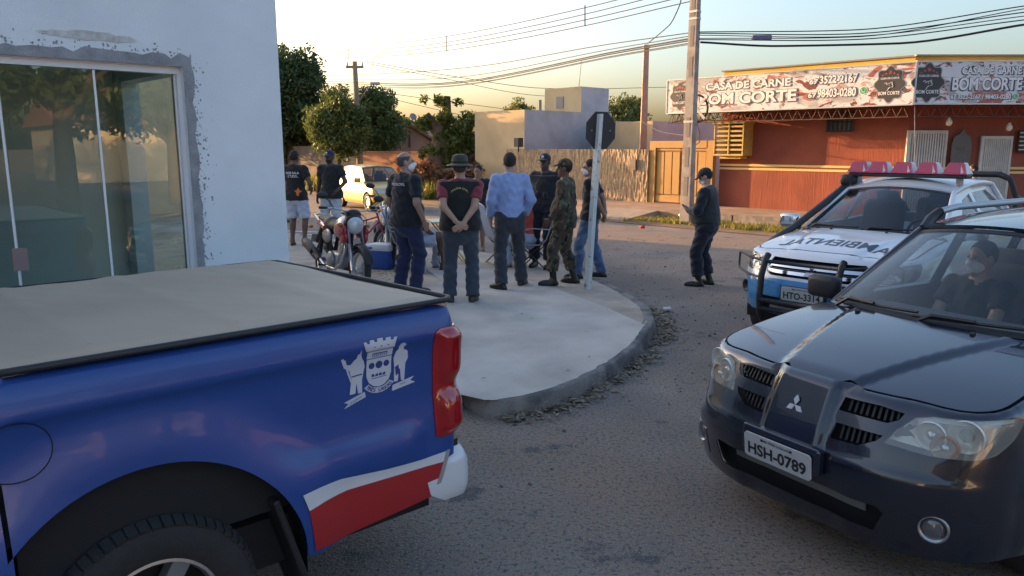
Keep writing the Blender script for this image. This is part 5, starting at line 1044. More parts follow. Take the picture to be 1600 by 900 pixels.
    cz = patch('town_crest', SP, [(a*k, b*kv) for a, b in [(-.40, .35), (.40, .35), (.40, -.25), (.33, -.5), (.18, -.66), (0, -.72), (-.18, -.66), (-.33, -.5), (-.40, -.25)]], bl, e, step=.03, thick=.0008, offs=.0012)
    dec([(-.37, .33), (.37, .33), (.37, -.24), (.3, -.46), (.16, -.60), (0, -.65), (-.16, -.60), (-.3, -.46), (-.37, -.24)], wc, 1)
    dec([(-.38, .36), (.38, .36), (.38, .60), (-.38, .60)], wc, 1); dec([(-.22, .40), (.22, .40), (.22, .53), (-.22, .53)], bl, 2)
    for j in range(7): dec([(-.20+j*.06, .41), (-.17+j*.06, .41), (-.17+j*.06, .50), (-.20+j*.06, .50)], wc, 3)
    dec([(-.42, .63), (.42, .63), (.50, .95), (.40, .95), (.38, .88), (.30, .88), (.30, .98), (.15, .98), (.14, .90), (.06, .90), (.06, 1.0), (-.10, 1.0), (-.11, .90), (-.19, .90), (-.20, .98), (-.32, .98), (-.33, .88), (-.40, .88), (-.42, .95), (-.50, .95)], wc, 1)
    for j in range(3): dec(circle(-.2+j*.2, .75, .02, n=10), bl, 2)
    for j, r in ((-.22, .075), (0, .09), (.22, .075)): dec(circle(j, .10, r*1.15, r*1.15*k/kv, n=18), bl, 2)
    [dec([(-.22+.11*j, -.28), (-.22+.11*j, -.20-.02*(j % 2)), (-.15+.11*j, -.18), (-.13+.11*j, -.27)], bl, 2) for j in range(4)]; dec([(-.22, -.35), (.22, -.33), (.22, -.31), (-.22, -.33)], bl, 2)
    # left figure with feather and staff, right figure with hat
    dec([(-.86, -.70), (-.80, -.2), (-.86, .1), (-1.02, .22), (-1.12, .52), (-1.06, .56), (-.98, .32), (-.84, .28), (-.74, .42), (-.68, .46), (-.66, .62), (-.60, .60), (-.58, .74), (-.55, .55), (-.52, .44), (-.46, .32), (-.42, .12), (-.46, -.05), (-.50, -.30), (-.50, -.72), (-.62, -.72), (-.66, -.35), (-.70, -.70)], wc, 1)
    dec([(-1.05, .50), (-.99, .48), (-.68, -.66), (-.72, -.68)], wc, 0); dec([(-.80, -.10), (-.50, -.08), (-.50, -.12), (-.80, -.14)], bl, 2)
    dec([(.46, -.62), (.47, -.1), (.44, .2), (.50, .42), (.58, .50), (.56, .60), (.62, .70), (.72, .70), (.80, .62), (.72, .54), (.74, .46), (.86, .38), (.90, .12), (.82, -.05), (.80, -.35), (.78, -.64), (.68, -.62), (.65, -.2), (.62, -.2), (.58, -.62)], wc, 1); dec([(.49, -.12), (.60, -.05), (.62, -.35), (.52, -.42)], bl, 2)
    dec([(-1.02, -.92), (-.42, -.72), (-.40, -.90), (-1.02, -1.12), (-.90, -.99)], wc, 0); dec([(.42, -.72), (1.10, -.58), (.98, -.70), (1.14, -.80), (.40, -.92)], wc, 0)
    arcp = [(.52*math.sin(t)*.98, -.33-.52*math.cos(t)) for t in np.linspace(-1.05, 1.05, 16)]; arci = [(.36*math.sin(t), -.33-.34*math.cos(t)) for t in np.linspace(1.05, -1.05, 16)]; dec([(a, b) for a, b in arcp]+arci, wc, 2)
    for ch, t in zip('TRÊS LAGOAS', np.linspace(-.88, .88, 11)):
        if ch == ' ': continue
        V, F = text_geo(ch, .155*k, .02); V = V-V.mean(0)*np.array([1, 0]); c_, s_ = math.cos(t*.7), math.sin(t*.7); P2 = np.c_[V[:, 0]*c_-V[:, 1]*s_, (V[:, 0]*s_+V[:, 1]*c_)*.8]+np.array([.44*math.sin(t)*k, (-.33-.43*math.cos(t))*kv])
        Q = SP(P2[:, 0], P2[:, 1]); nrm = np.array([0, -1, 0.]); me = bpy.data.meshes.new('lettering'); me.from_pydata([tuple(q+nrm*.0062) for q in Q], [], F); obj('lettering', me, bl, cz)
    for tx, px_, py_, w, rot in (('15 JUNHO', -.70, -.92, .34, .33), ('1915', .72, -.74, .2, .18)):
        V, F = text_geo(tx, .085*k, .0); c_, s_ = math.cos(rot), math.sin(rot); P2 = np.c_[V[:, 0]*c_-V[:, 1]*s_, V[:, 0]*s_+V[:, 1]*c_]+np.array([px_*k, py_*kv]); Q = SP(P2[:, 0], P2[:, 1]); me = bpy.data.meshes.new('lettering'); me.from_pydata([tuple(q+np.array([0, -.0045, 0])) for q in Q], [], F); obj('lettering', me, bl, cz)
    # rear bumper: white corner cap, black step
    bs = Shell(2, .905, .15, 4, .2, 3, [(.38, .035), (.42, .01), (.5, 0), (.60, .004), (.65, .03)], [(.38, .03), (.42, .008), (.5, 0), (.58, .004), (.62, .03)], blend=(.5, .9), barrel=0); SB = lambda u, z: bs(u, z)+np.array([.14, 0, 0])
    patch('bumper', SB, [(-1.13, .46), (-1.05, .41), (-.7, .39), (.7, .39), (1.05, .41), (1.13, .46), (1.16, .56), (1.12, .64), (-1.12, .64), (-1.16, .56)], M_wpaint, e, step=.04, thick=.03)
    st_ = [(float(a[0]), float(a[1])) for a in SB(np.linspace(-1.0, 1.0, 40), np.full(40, .62))]; mb = MB(); mb.prism([(a*1.0-.014, b*.985) for a, b in st_]+[(-.03, .80), (-.03, -.80)], .61, .672); mb.build('bumper_step', M_blk, e)
    # cab, not in view from here but seen in the glass
    gl = dict(ws_base=(-3.62, .76, 1.15), ws_top=(-3.05, .60, 1.72), bow=(-.16, -.1), roof_end=(-2.0, 1.74), tail=(-1.76, 1.16), belt=1.16, yb_m=.84, yb_r=.82, yr=.62, arch=.03, side_glass=M_tint, windows=[[(-2.62, 1.2), (-2.62, 1.64), (-3.02, 1.64), (-3.42, 1.2)], [(-2.54, 1.2), (-2.54, 1.65), (-2.1, 1.65), (-1.95, 1.2)]])
    greenhouse(e, gl, M_blue, M_tint)
    SHd = lambda x, y: np.stack([x, y, 1.15-.12*smooth01(-3.6, -5.25, x)-.03*(y/.8)**2], -1); patch('bonnet', SHd, [(-3.6, -.82), (-3.6, .82), (-4.7, .84), (-5.15, .6), (-5.28, 0), (-5.15, -.6), (-4.7, -.84)], M_blue, e, step=.1, thick=.01, flip=False)
    return e
make_pickup()
# ---------------------------------------------------------------- white and blue patrol pickup with light bar, bull bar and snorkel
M_sky = mat('azure_paint', (.010, .22, .50), .25, coat=.8); M_ppaint = mat('patrol_white', (.66, .69, .72), .28, coat=.8)
def make_patrol():
    e = empty('patrol_pickup', (2.70, 6.92, 0), heading(226.4), 'white and light blue patrol pickup with red roof beacons and black bull bar', 'pickup truck'); L = 5.0
    sh = Shell(L, .865, .62, 2.6, .3, 4, [(.40, .09), (.50, .03), (.58, .008), (.64, 0), (.74, .012), (.80, .04), (.88, .09), (.97, .16)], [(.42, .05), (.55, .012), (.65, 0), (.8, .004), (.9, .016), (1.0, .04), (1.1, .07), (1.2, .09)], blend=(.5, 1.05))
    zc = pchip([-1.5, -1.3, -1.0, -.7, -.45, -.3, -.18, -.08, .05], [1.185, 1.17, 1.145, 1.11, 1.07, 1.035, .995, .955, .88])
    def zh(x, y): y = np.abs(np.asarray(y, float)); x = np.asarray(x, float); yc = .28+(-x-.12)*.20; return zc(x)-.06*(y/.78)**2.2+.02*(1-smooth01(yc-.05, yc+.05, y))*smooth01(.15, .4, -x)
    hood_edges(sh, zh, .06); xw = [-.90, -3.9]; rw = .37; sx = sh.s_of_x; T = sh.T; s_end = sx(-3.4)
    for xc in xw: sh.bumps.append(lambda a, z, xc=xc: .045*(1-smooth01(.46, .60, np.hypot(np.interp(a, sh.u, sh.X)-xc, z-rw)))*smooth01(.7, .95, a))
    zs = .775; mir = lambda P: [(-a, b) for a, b in P][::-1]
    lamp = [(.50, .825), (.535, .885), (.60, .935), (.72, .962), (.95, .985), (1.06, .99), (1.07, .955), (1.0, .88), (.92, .835), (.75, .815)]; grl = [(-.49, .83), (-.42, .80), (.42, .80), (.49, .83), (.52, .90), (.50, .962), (-.50, .962), (-.52, .90)]
    low = [(-.52, .47), (.52, .47), (.56, .58), (.50, .60), (-.50, .60), (-.56, .58)]
    def arch(sg, xc): return [(sg*(sx(xc)+.435*math.cos(a)), rw+.435*math.sin(a)) for a in np.linspace(-.3, PI+.3, 30)]
    archs = [arch(sg, xc) for sg in (-1, 1) for xc in xw]; fogs = [circle(sg*.80, .64, .06, n=20) for sg in (-1, 1)]
    ss = np.linspace(-T+.02, T-.02, 120); top = [float(sh.zt(abs(s)))-.001 if np.interp(abs(s), sh.u, sh.X) > -1.3 else 1.12 for s in ss]
    cutl = [(s, zs) for s in ss]; patch('upper_body', sh, cutl+list(zip(ss[::-1], top[::-1])), M_ppaint, e, holes=[lamp, mir(lamp), grl]+archs, step=.06, thick=.006)
    patch('lower_body', sh, [(s, .42) for s in ss]+[(s, zs) for s in ss[::-1]], M_sky, e, holes=[low]+fogs+archs, step=.06, thick=.006)
    k = np.linspace(-sx(-1.30), sx(-1.30), 90); Pk = sh(k, sh.zt(np.abs(k))); he = [(q[0]*.994-.005, q[1]*.992) for q in Pk]; back = [(-1.29+.15*(1-(y/.76)**2), y) for y in np.linspace(he[-1][1], he[0][1], 20)]
    SH = lambda x, y: np.stack([x, y, zh(x, y)], -1); patch('bonnet', SH, he+back, M_ppaint, e, step=.05, thick=.01, offs=.003); patch('bonnet_gap', SH, [(q[0], q[1]) for q in Pk]+back, M_under, e, step=.07, thick=.002, offs=-.032)
    # AMBIENTAL, reversed to be read in a driving mirror
    ST = lambda u, v: np.stack([-.52-v, -u, zh(-.52-v, -u)], -1); lettering('bonnet_lettering', 'AMBIENTAL', mat('slate_vinyl', (.05, .065, .085), .4), e, S=ST, width=1.04, height=.20, bold=.012, offs=.006, flip=True)
    for sg in (-1, 1):
        P = lamp if sg > 0 else mir(lamp); patch('lamp_bowl', lambda a, b: sh(a, b, -.06), P, M_refl, e, step=.08, thick=.003); ho = patch('headlamp', sh, P, M_lens2, e, step=.05, thick=.004, offs=.002)
        for cs, r in ((.66, .05), (.80, .06)):
            c0 = sh(np.array([sg*cs]), np.array([.895]), -.04)[0]; Q = Matrix.Translation(c0) @ Vector((1, .2*sg, 0)).to_track_quat('Z', 'Y').to_matrix().to_4x4(); mb = MB(); mb.lathe([(0, -.02), (r*.6, -.01), (r, .02), (r*1.05, .02), (r, 0)], 20, Q); mb.build('reflector', M_chrome, ho, smooth=True)
        c0 = Vector(sh(np.array([sg*.80]), np.array([.64]), -.01)[0]); Q = Matrix.Translation(c0) @ Vector((1, .55*sg, 0)).to_track_quat('Z', 'Y').to_matrix().to_4x4()
        mb = MB(); mb.lathe([(.066, -.04), (.066, .016), (.05, .018), (.04, -.01), (0, -.015)], 22, Q); mb.build('fog_lamp', M_blk, e, smooth=True)
        mirror(e, -1.46, sg*.80, 1.14, sg, M_chrome)
        for xc in xw:
            mb = MB(); a = np.linspace(-.2, PI+.2, 18); mb.add([(xc+.445*math.cos(t), sg*y, rw+.445*math.sin(t)) for t in a for y in (.84, .5)], [(2*i, 2*i+1, 2*i+3, 2*i+2) for i in range(17)]); mb.build('arch_liner', M_under, e, smooth=True); wheel(e, xc, sg*.75, rw, .245, sg, spokes=6)
    patch('grille_back', lambda a, b: sh(a, b, -.07), [(-.58, .77), (.58, .77), (.58, .985), (-.58, .985)], M_under, e, step=.1); patch('intake_back', lambda a, b: sh(a, b, -.09), [(-.62, .43), (.62, .43), (.62, .62), (-.62, .62)], M_under, e, step=.1)
    for z in (.838, .896): patch('grille_bar', lambda a, b: sh(a, b, -.012), [(-.49, z-.016), (.49, z-.016), (.49, z+.014), (-.49, z+.014)], M_chrome, e, step=.06, thick=.02)
    patch('grille_bar_dark', lambda a, b: sh(a, b, -.02), [(-.50, .857), (.50, .857), (.50, .866), (-.50, .866)], M_blk, e, step=.08, thick=.02)
    patch('skid_plate', lambda a, b: sh(a, b, -.02), [(-.45, .43), (.45, .43), (.42, .50), (-.42, .50)], M_alloy, e, step=.08, thick=.02)
    c0 = Vector(sh(np.array([0.]), np.array([.862]))[0]); emblem(e, frame(c0+Vector((.012, 0, 0)), (0, 1, 0), (-.3, 0, 1)), .075, M_chrome)
    mb = MB(); mb.bevbox((.012, -.03, .655), (.03, .44, .15), .01); mb.build('plate_mount', M_blk, e); plate(e, frame((.035, -.03, .660), (0, 1, 0), (.05, 0, 1)), 'MS-TRES LAGOAS', 'HTO-3314')
    # bull bar
    for y in (-.40, .32):
        mb = MB(); pts = [(.02, y, .36), (.10, y, .46), (.12, y, .62), (.10, y, .82), (.04, y, .96), (-.01, y, 1.0)]; mb.tube([tuple(q) for q in resample(pts, .05, False)], .030, 10); mb.build('bull_bar_upright', M_blk, e, smooth=True)
    for z, x in ((.945, .055), (.585, .125), (.50, .11)): mb = MB(); mb.tube([(x, -.40, z), (x+.015, -.04, z), (x, .32, z)], .024 if z < .9 else .018, 8); mb.build('bull_bar_rail', M_blk, e, smooth=True)
    for sg, y0 in ((-1, -.40), (1, .32)):
        mb = MB(); pts = [(.06, y0, .945), (-.02, y0+sg*.2, .965), (-.20, y0+sg*.40, .975), (-.235, y0+sg*.425, .95), (-.22, y0+sg*.42, .835), (-.18, y0+sg*.39, .815), (.0, y0+sg*.2, .80), (.10, y0, .79)]; mb.tube([tuple(q) for q in resample(pts, .05, False)], .011, 7); mb.build('lamp_guard', M_blk, e, smooth=True)
    gl = dict(ws_base=(-1.33, .69, 1.155), ws_top=(-2.0, .54, 1.535), bow=(.15, .09), roof_end=(-3.15, 1.60), tail=(-3.42, 1.16), belt=1.12, yb_m=.80, yb_r=.78, yr=.57, arch=.05, side_glass=M_tint, rail_r=.026, crown=.055,
              windows=[[(-1.78, 1.18), (-2.14, 1.46), (-2.42, 1.52), (-2.44, 1.17)], [(-2.52, 1.17), (-2.50, 1.525), (-2.98, 1.54), (-3.16, 1.42), (-3.22, 1.18)]])
    ws, roof, side = greenhouse(e, gl, M_ppaint, M_ws2); interior(e, -1.45, -3.3, .66, .62, [(-2.25, .34), (-2.25, -.34), (-2.95, 0)], (-1.86, .36, 1.10), 1.12, .85)
    for u0, u1, v0, v1 in ((-.92, -.1, .02, .05), (-.06, .84, .02, .07)): wiper(e, ws, u0, u1, v0, v1)
    mb = MB(); cw = [(-1.28+.155*(1-(y/.74)**2), y) for y in np.linspace(-.74, .74, 21)]; mb.add([(a+.04, b, float(zh(a, b))-.012) for a, b in cw]+[(a-.1, b*.95, 1.14) for a, b in cw], [(i, i+1, i+22, i+21) for i in range(20)]); mb.build('cowl', M_blk, e)
    for y in (-.3, .25): mb = MB(); mb.bevbox((-1.1, y, float(zh(-1.1, y))+.008), (.03, .022, .016), .005); mb.build('washer_jet', M_blk, e)
    # snorkel up the right pillar
    mb = MB(); pts = [(-.70, -.80, .98), (-.95, -.80, 1.06), (-1.25, -.76, 1.16), (-1.60, -.67, 1.35), (-1.95, -.60, 1.53), (-2.10, -.58, 1.62)]; mb.tube([tuple(q) for q in resample(pts, .08, False)], [.045]*len(resample(pts, .08, False)), 10, flat=.75); mb.bevbox((-2.10, -.575, 1.64), (.26, .12, .12), .035); mb.build('snorkel', M_blk, e, smooth=True)
    # light bar: black beam on two feet, five separate red beacons with a white end
    mb = MB(); mb.bevbox((-2.22, 0, 1.70), (.20, 1.22, .045), .015); mb.build('light_bar', M_blk, e)
    for y in (-.52, .52): mb = MB(); mb.bevbox((-2.22, y, 1.645), (.10, .05, .12), .01); mb.build('light_bar_foot', M_steel, e)
    for i, y in enumerate((-.50, -.285, -.03, .22, .49)):
        def bq(w, d, z): return [(-2.22-d, y-w, z), (-2.22+d, y-w, z), (-2.22+d, y+w, z), (-2.22-d, y+w, z)]
        mb = MB(); a = bq(.115, .11, 1.723); b_ = bq(.105, .095, 1.745); c_ = bq(.075, .06, 1.835); d_ = bq(.065, .05, 1.842); mb.add(a+b_+c_+d_, [(j*4+q, j*4+(q+1) % 4, j*4+4+(q+1) % 4, j*4+4+q) for j in range(3) for q in range(4)]+[(12, 13, 14, 15), (3, 2, 1, 0)]); be = mb.build('beacon', mat('beacon_red', (.40, .012, .05), .2, coat=1.), e)
        mb = MB(); mb.add([(-2.22+x_*1.02, y+.118*k_ if False else y+yy, z) for x_, yy, z in ((.105, .062, 1.726), (.098, .117, 1.726), (.055, .078, 1.83), (.060, .046, 1.83))], [(0, 1, 2, 3)]); mb.add([(-2.22+x_, y+yy, z) for x_, yy, z in ((.10, .119, 1.726), (-.10, .119, 1.726), (-.05, .0785, 1.83), (.05, .0785, 1.83))], [(0, 1, 2, 3)]); mb.build('beacon_clear_end', mat('beacon_pale', (.62, .50, .55), .25), be)
    # roll bar over the load bed
    mb = MB(); pts = [(-3.55, -.74, .95), (-3.55, -.72, 1.45), (-3.52, -.66, 1.64), (-3.52, -.55, 1.69), (-3.52, .55, 1.69), (-3.52, .66, 1.64), (-3.55, .72, 1.45), (-3.55, .74, .95)]; mb.tube([tuple(q) for q in resample(pts, .07, False)], .035, 8)
    for y in (-.72, .72): mb.tube([(-3.55, y, 1.45), (-4.0, y, 1.35), (-4.5, y, 1.1)], .03, 8)
    mb.build('roll_bar', M_blk, e, smooth=True); mb = MB(); mb.prism([(-3.44, -.8), (-3.44, .8), (-4.9, .78), (-4.9, -.78)], .6, .75); mb.prism([(-.3, -.55), (-.3, .55), (-4.8, .6), (-4.8, -.6)], .36, .62); mb.build('chassis', M_under, e)
    return e
M_lens2 = glass_mat('clear_cover', (.92, .93, .93), 1.5, refl=1.3, haze=(.5, .5, .5, .08)); M_ws2 = glass_mat('patrol_glass', (.66, .70, .71), 1.5, refl=1.4)
make_patrol()
# ---------------------------------------------------------------- pale gold hatchback parked across the street
M_gold = mat('pale_gold_paint', (.46, .31, .07), .45, metal=.2, coat=.4)
def make_hatch():
    e = empty('hatchback', (-3.5, 24.1, 0), heading(147), 'pale gold hatchback parked across the street behind the man in the navy cap', 'car')
    sh = Shell(3.75, .80, .50, 2.6, .30, 3, [(.2, .08), (.35, .01), (.5, 0), (.62, .03), (.74, .10)], [(.2, .05), (.35, .01), (.55, 0), (.7, .012), (.85, .04), (.95, .07)], blend=(.45, .95)); zc = pchip([-1.3, -1.0, -.5, -.2, 0], [.93, .90, .82, .75, .66]); zh = lambda x, y: zc(x)-.04*(np.abs(y)/.7)**2; hood_edges(sh, zh, .05)
    sx = sh.s_of_x; T = sh.T; ss = np.linspace(-T+.02, T-.02, 80); top = [float(sh.zt(abs(s)))-.001 if np.interp(abs(s), sh.u, sh.X) > -1.1 else .90 for s in ss]; xw = (-.75, -3.12); rw = .29
    lamp = [(.40, .60), (.43, .70), (.66, .73), (.80, .73), (.84, .64), (.7, .60)]; mir = lambda P: [(-a, b) for a, b in P][::-1]
    patch('body', sh, [(s, .22) for s in ss]+list(zip(ss[::-1], top[::-1])), M_gold, e, holes=[lamp, mir(lamp)]+[[(sg*(sx(xc)+.34*math.cos(a)), rw+.34*math.sin(a)) for a in np.linspace(-.2, PI+.2, 24)] for sg in (-1, 1) for xc in xw], step=.09, thick=.006)
    k = np.linspace(-sx(-1.1), sx(-1.1), 50); Pk = sh(k, sh.zt(np.abs(k))); patch('bonnet', lambda x, y: np.stack([x, y, zh(x, y)], -1), [(q[0], q[1]*.995) for q in Pk]+[(-1.05, y) for y in (.5, 0, -.5)], M_gold, e, step=.09, thick=.01, offs=.003)
    for P in (lamp, mir(lamp)): patch('headlamp', sh, P, mat('far_lamp', (.5, .5, .48), .1, metal=.4), e, step=.06)
    patch('grille', sh, [(-.32, .58), (.32, .58), (.34, .66), (-.34, .66)], M_blk, e, step=.1, offs=.004); patch('bumper_slot', sh, [(-.4, .3), (.4, .3), (.42, .38), (-.42, .38)], M_blk, e, step=.1, offs=.004)
    for sg in (-1, 1):
        pl = [(sx(-1.2), .50), (sx(-3.5), .50), (sx(-3.5), .53), (sx(-1.2), .53)]; patch('side_moulding', sh, [(sg*a, b) for a, b in pl][::sg], M_blk, e, step=.3, thick=.006, offs=.008)
        for xd in (-1.25, -2.35): pl = [(sx(xd)-.004, .28), (sx(xd)+.004, .28), (sx(xd)+.004, .89), (sx(xd)-.004, .89)]; patch('door_gap', sh, [(sg*a, b) for a, b in pl][::sg], M_under, e, step=.2, thick=.001, offs=.001)
        pl = [(sx(-2.2), .75), (sx(-2.05), .75), (sx(-2.05), .78), (sx(-2.2), .78)]; patch('door_handle', sh, [(sg*a, b) for a, b in pl[::-1]][::sg], M_blk, e, step=.2, thick=.02, offs=.02); mirror(e, -1.35, sg*.72, .90, sg, M_gold)
        for xc in xw:
            wheel(e, xc, sg*.70, rw, .18, sg, spokes=8); mb = MB(); a = np.linspace(-.2, PI+.2, 14); mb.add([(xc+.35*math.cos(t), sg*y, rw+.35*math.sin(t)) for t in a for y in (.78, .45)], [(2*i, 2*i+1, 2*i+3, 2*i+2) for i in range(13)]); mb.build('arch_liner', M_under, e)
    gl = dict(ws_base=(-1.12, .68, .92), ws_top=(-1.72, .53, 1.33), bow=(.14, .08), roof_end=(-3.15, 1.34), tail=(-3.62, .95), belt=.90, yb_m=.74, yb_r=.68, yr=.53, arch=.04, side_glass=M_tint, windows=[[(-1.45, .95), (-1.80, 1.27), (-2.33, 1.30), (-2.35, .94)], [(-2.43, .94), (-2.41, 1.30), (-3.02, 1.28), (-3.26, .98)]])
    greenhouse(e, gl, M_gold, M_ws2, .1); mb = MB(); mb.prism([(-.3, -.55), (-.3, .55), (-3.5, .6), (-3.5, -.6)], .2, .4); mb.build('floor_pan', M_under, e); interior(e, -1.2, -3.4, .6, .38, [(-1.95, .33), (-1.95, -.33)], None, .90, .8); return e
make_hatch()
# ================================================================ PEOPLE
def nets(fn, lo, hi, h):
    """surface nets: one smooth closed mesh from a distance function"""
    n = np.maximum(np.ceil((np.array(hi)-np.array(lo))/h).astype(int)+1, 3); ax = [lo[i]+h*np.arange(n[i]) for i in range(3)]
    X, Y, Z = np.meshgrid(*ax, indexing='ij'); D = fn(np.stack([X, Y, Z], -1).reshape(-1, 3)).reshape(n)
    s = D < 0; c = n-1; acc = np.zeros((*c, 3)); cnt = np.zeros(c)
    cor = lambda i, j, k: (slice(i, c[0]+i), slice(j, c[1]+j), slice(k, c[2]+k))
    C8 = [(i, j, k) for i in (0, 1) for j in (0, 1) for k in (0, 1)]
    for a in C8:
        for d in range(3):
            if a[d]: continue
            b = list(a); b[d] = 1; Da, Db = D[cor(*a)], D[cor(*b)]; m = (Da < 0) != (Db < 0); t = np.where(m, Da/(Da-Db+1e-12), 0); P = np.array(a, float)+np.zeros((*c, 3)); P[..., d] = t; acc += P*m[..., None]; cnt += m
    act = cnt > 0; idx = -np.ones(c, int); idx[act] = np.arange(act.sum()); ijk = np.argwhere(act); V = np.array(lo)+h*(ijk+acc[act]/cnt[act][:, None]); F = []
    for d in range(3):
        u, v = (d+1) % 3, (d+2) % 3; sl = [slice(None)]*3; sl2 = [slice(None)]*3; sl[d] = slice(0, n[d]-1); sl2[d] = slice(1, n[d]); a, b = s[tuple(sl)], s[tuple(sl2)]; e = np.argwhere(a != b)
        e = e[(e[:, u] > 0) & (e[:, v] > 0) & (e[:, u] < c[u]) & (e[:, v] < c[v])]
        if not len(e): continue
        g = lambda du, dv: idx[tuple((e-np.eye(3, dtype=int)[u]*du-np.eye(3, dtype=int)[v]*dv).T)]
        q = np.stack([g(0, 0), g(1, 0), g(1, 1), g(0, 1)], 1); fl = a[tuple(e.T)]; q[~fl] = q[~fl][:, ::-1]; F.append(q)
    F = np.vstack(F); return V, F[(F >= 0).all(1)]
def smin(a, b, k): h = np.clip(.5+.5*(b-a)/k, 0, 1); return b+(a-b)*h-k*h*(1-h)
def cone(p, a, b, ra, rb, ky=None, R3=None):
    a = np.asarray(a, float); b = np.asarray(b, float); q = p-a; ab = b-a
    if R3 is not None: q = q@R3; ab = ab@R3
    if ky: q = q/np.array([1, ky, 1]); ab = ab/np.array([1, ky, 1])
    t = np.clip(q@ab/(ab@ab+1e-12), 0, 1); d = np.linalg.norm(q-t[:, None]*ab, axis=1)-(ra+(rb-ra)*t); return d*(.8 if ky else 1)
def ell(p, c, r, R3=None):
    q = p-np.asarray(c, float)
    if R3 is not None: q = q@R3
    r = np.asarray(r, float); k0 = np.linalg.norm(q/r, axis=1); k1 = np.linalg.norm(q/(r*r), axis=1); return k0*(k0-1)/(k1+1e-9)
def ik(a, t, l1, l2, pole):
    a, t, pole = (np.asarray(v, float) for v in (a, t, pole)); d = t-a; L = min(np.linalg.norm(d), (l1+l2)*.999); u = d/np.linalg.norm(d); x = (l1*l1-l2*l2+L*L)/(2*L); y = math.sqrt(max(l1*l1-x*x, 0)); w = pole-(pole@u)*u; w /= np.linalg.norm(w)+1e-9
    return a+u*x+w*y, a+u*L
def rotm(yaw=0, pitch=0, roll=0): return np.array((Matrix.Rotation(yaw, 3, 'Z') @ Matrix.Rotation(pitch, 3, 'X') @ Matrix.Rotation(roll, 3, 'Y')))
SKIN = {'light': (.42, .24, .17), 'tan': (.30, .155, .095), 'brown': (.135, .068, .042), 'dark': (.075, .042, .03)}
def skin(k): return mat('skin_'+k, SKIN[k], .55, var=.08, vscale=20)
def cloth(n, c, bump=.5, **k): return mat(n, c, .9, var=.12, vscale=9, bump=bump, bscale=22, sheen=.2, **k)
def camo():
    if 'camouflage' in MATS: return MATS['camouflage']
    m = mat('camouflage', (.055, .055, .035), .9, bump=.5, bscale=22); n, l = m.node_tree.nodes, m.node_tree.links; b = n['Principled BSDF']; g = n.new('ShaderNodeNewGeometry'); col = None
    for sc, th, c, o in ((13, .52, (.095, .045, .03), 0), (15, .57, (.13, .115, .075), 5), (17, .57, (.018, .018, .014), 9)):
        mp = n.new('ShaderNodeMapping'); mp.inputs['Location'].default_value = (o, o, o); mp.inputs['Scale'].default_value = (1, 1, .7); l.new(g.outputs['Position'], mp.inputs[0]); t = n.new('ShaderNodeTexNoise'); t.inputs['Scale'].default_value = sc; t.inputs['Detail'].default_value = 2; l.new(mp.outputs[0], t.inputs[0])
        r = n.new('ShaderNodeMath'); r.operation = 'GREATER_THAN'; r.inputs[1].default_value = th; l.new(t.outputs[0], r.inputs[0]); x = n.new('ShaderNodeMix'); x.data_type = 'RGBA'; x.inputs[6].default_value = (.055, .055, .035, 1); x.inputs[7].default_value = (*c, 1); l.new(r.outputs[0], x.inputs[0])
        if col: l.new(col, x.inputs[6])
        col = x.outputs[2]
    l.new(col, b.inputs['Base Color']); return m
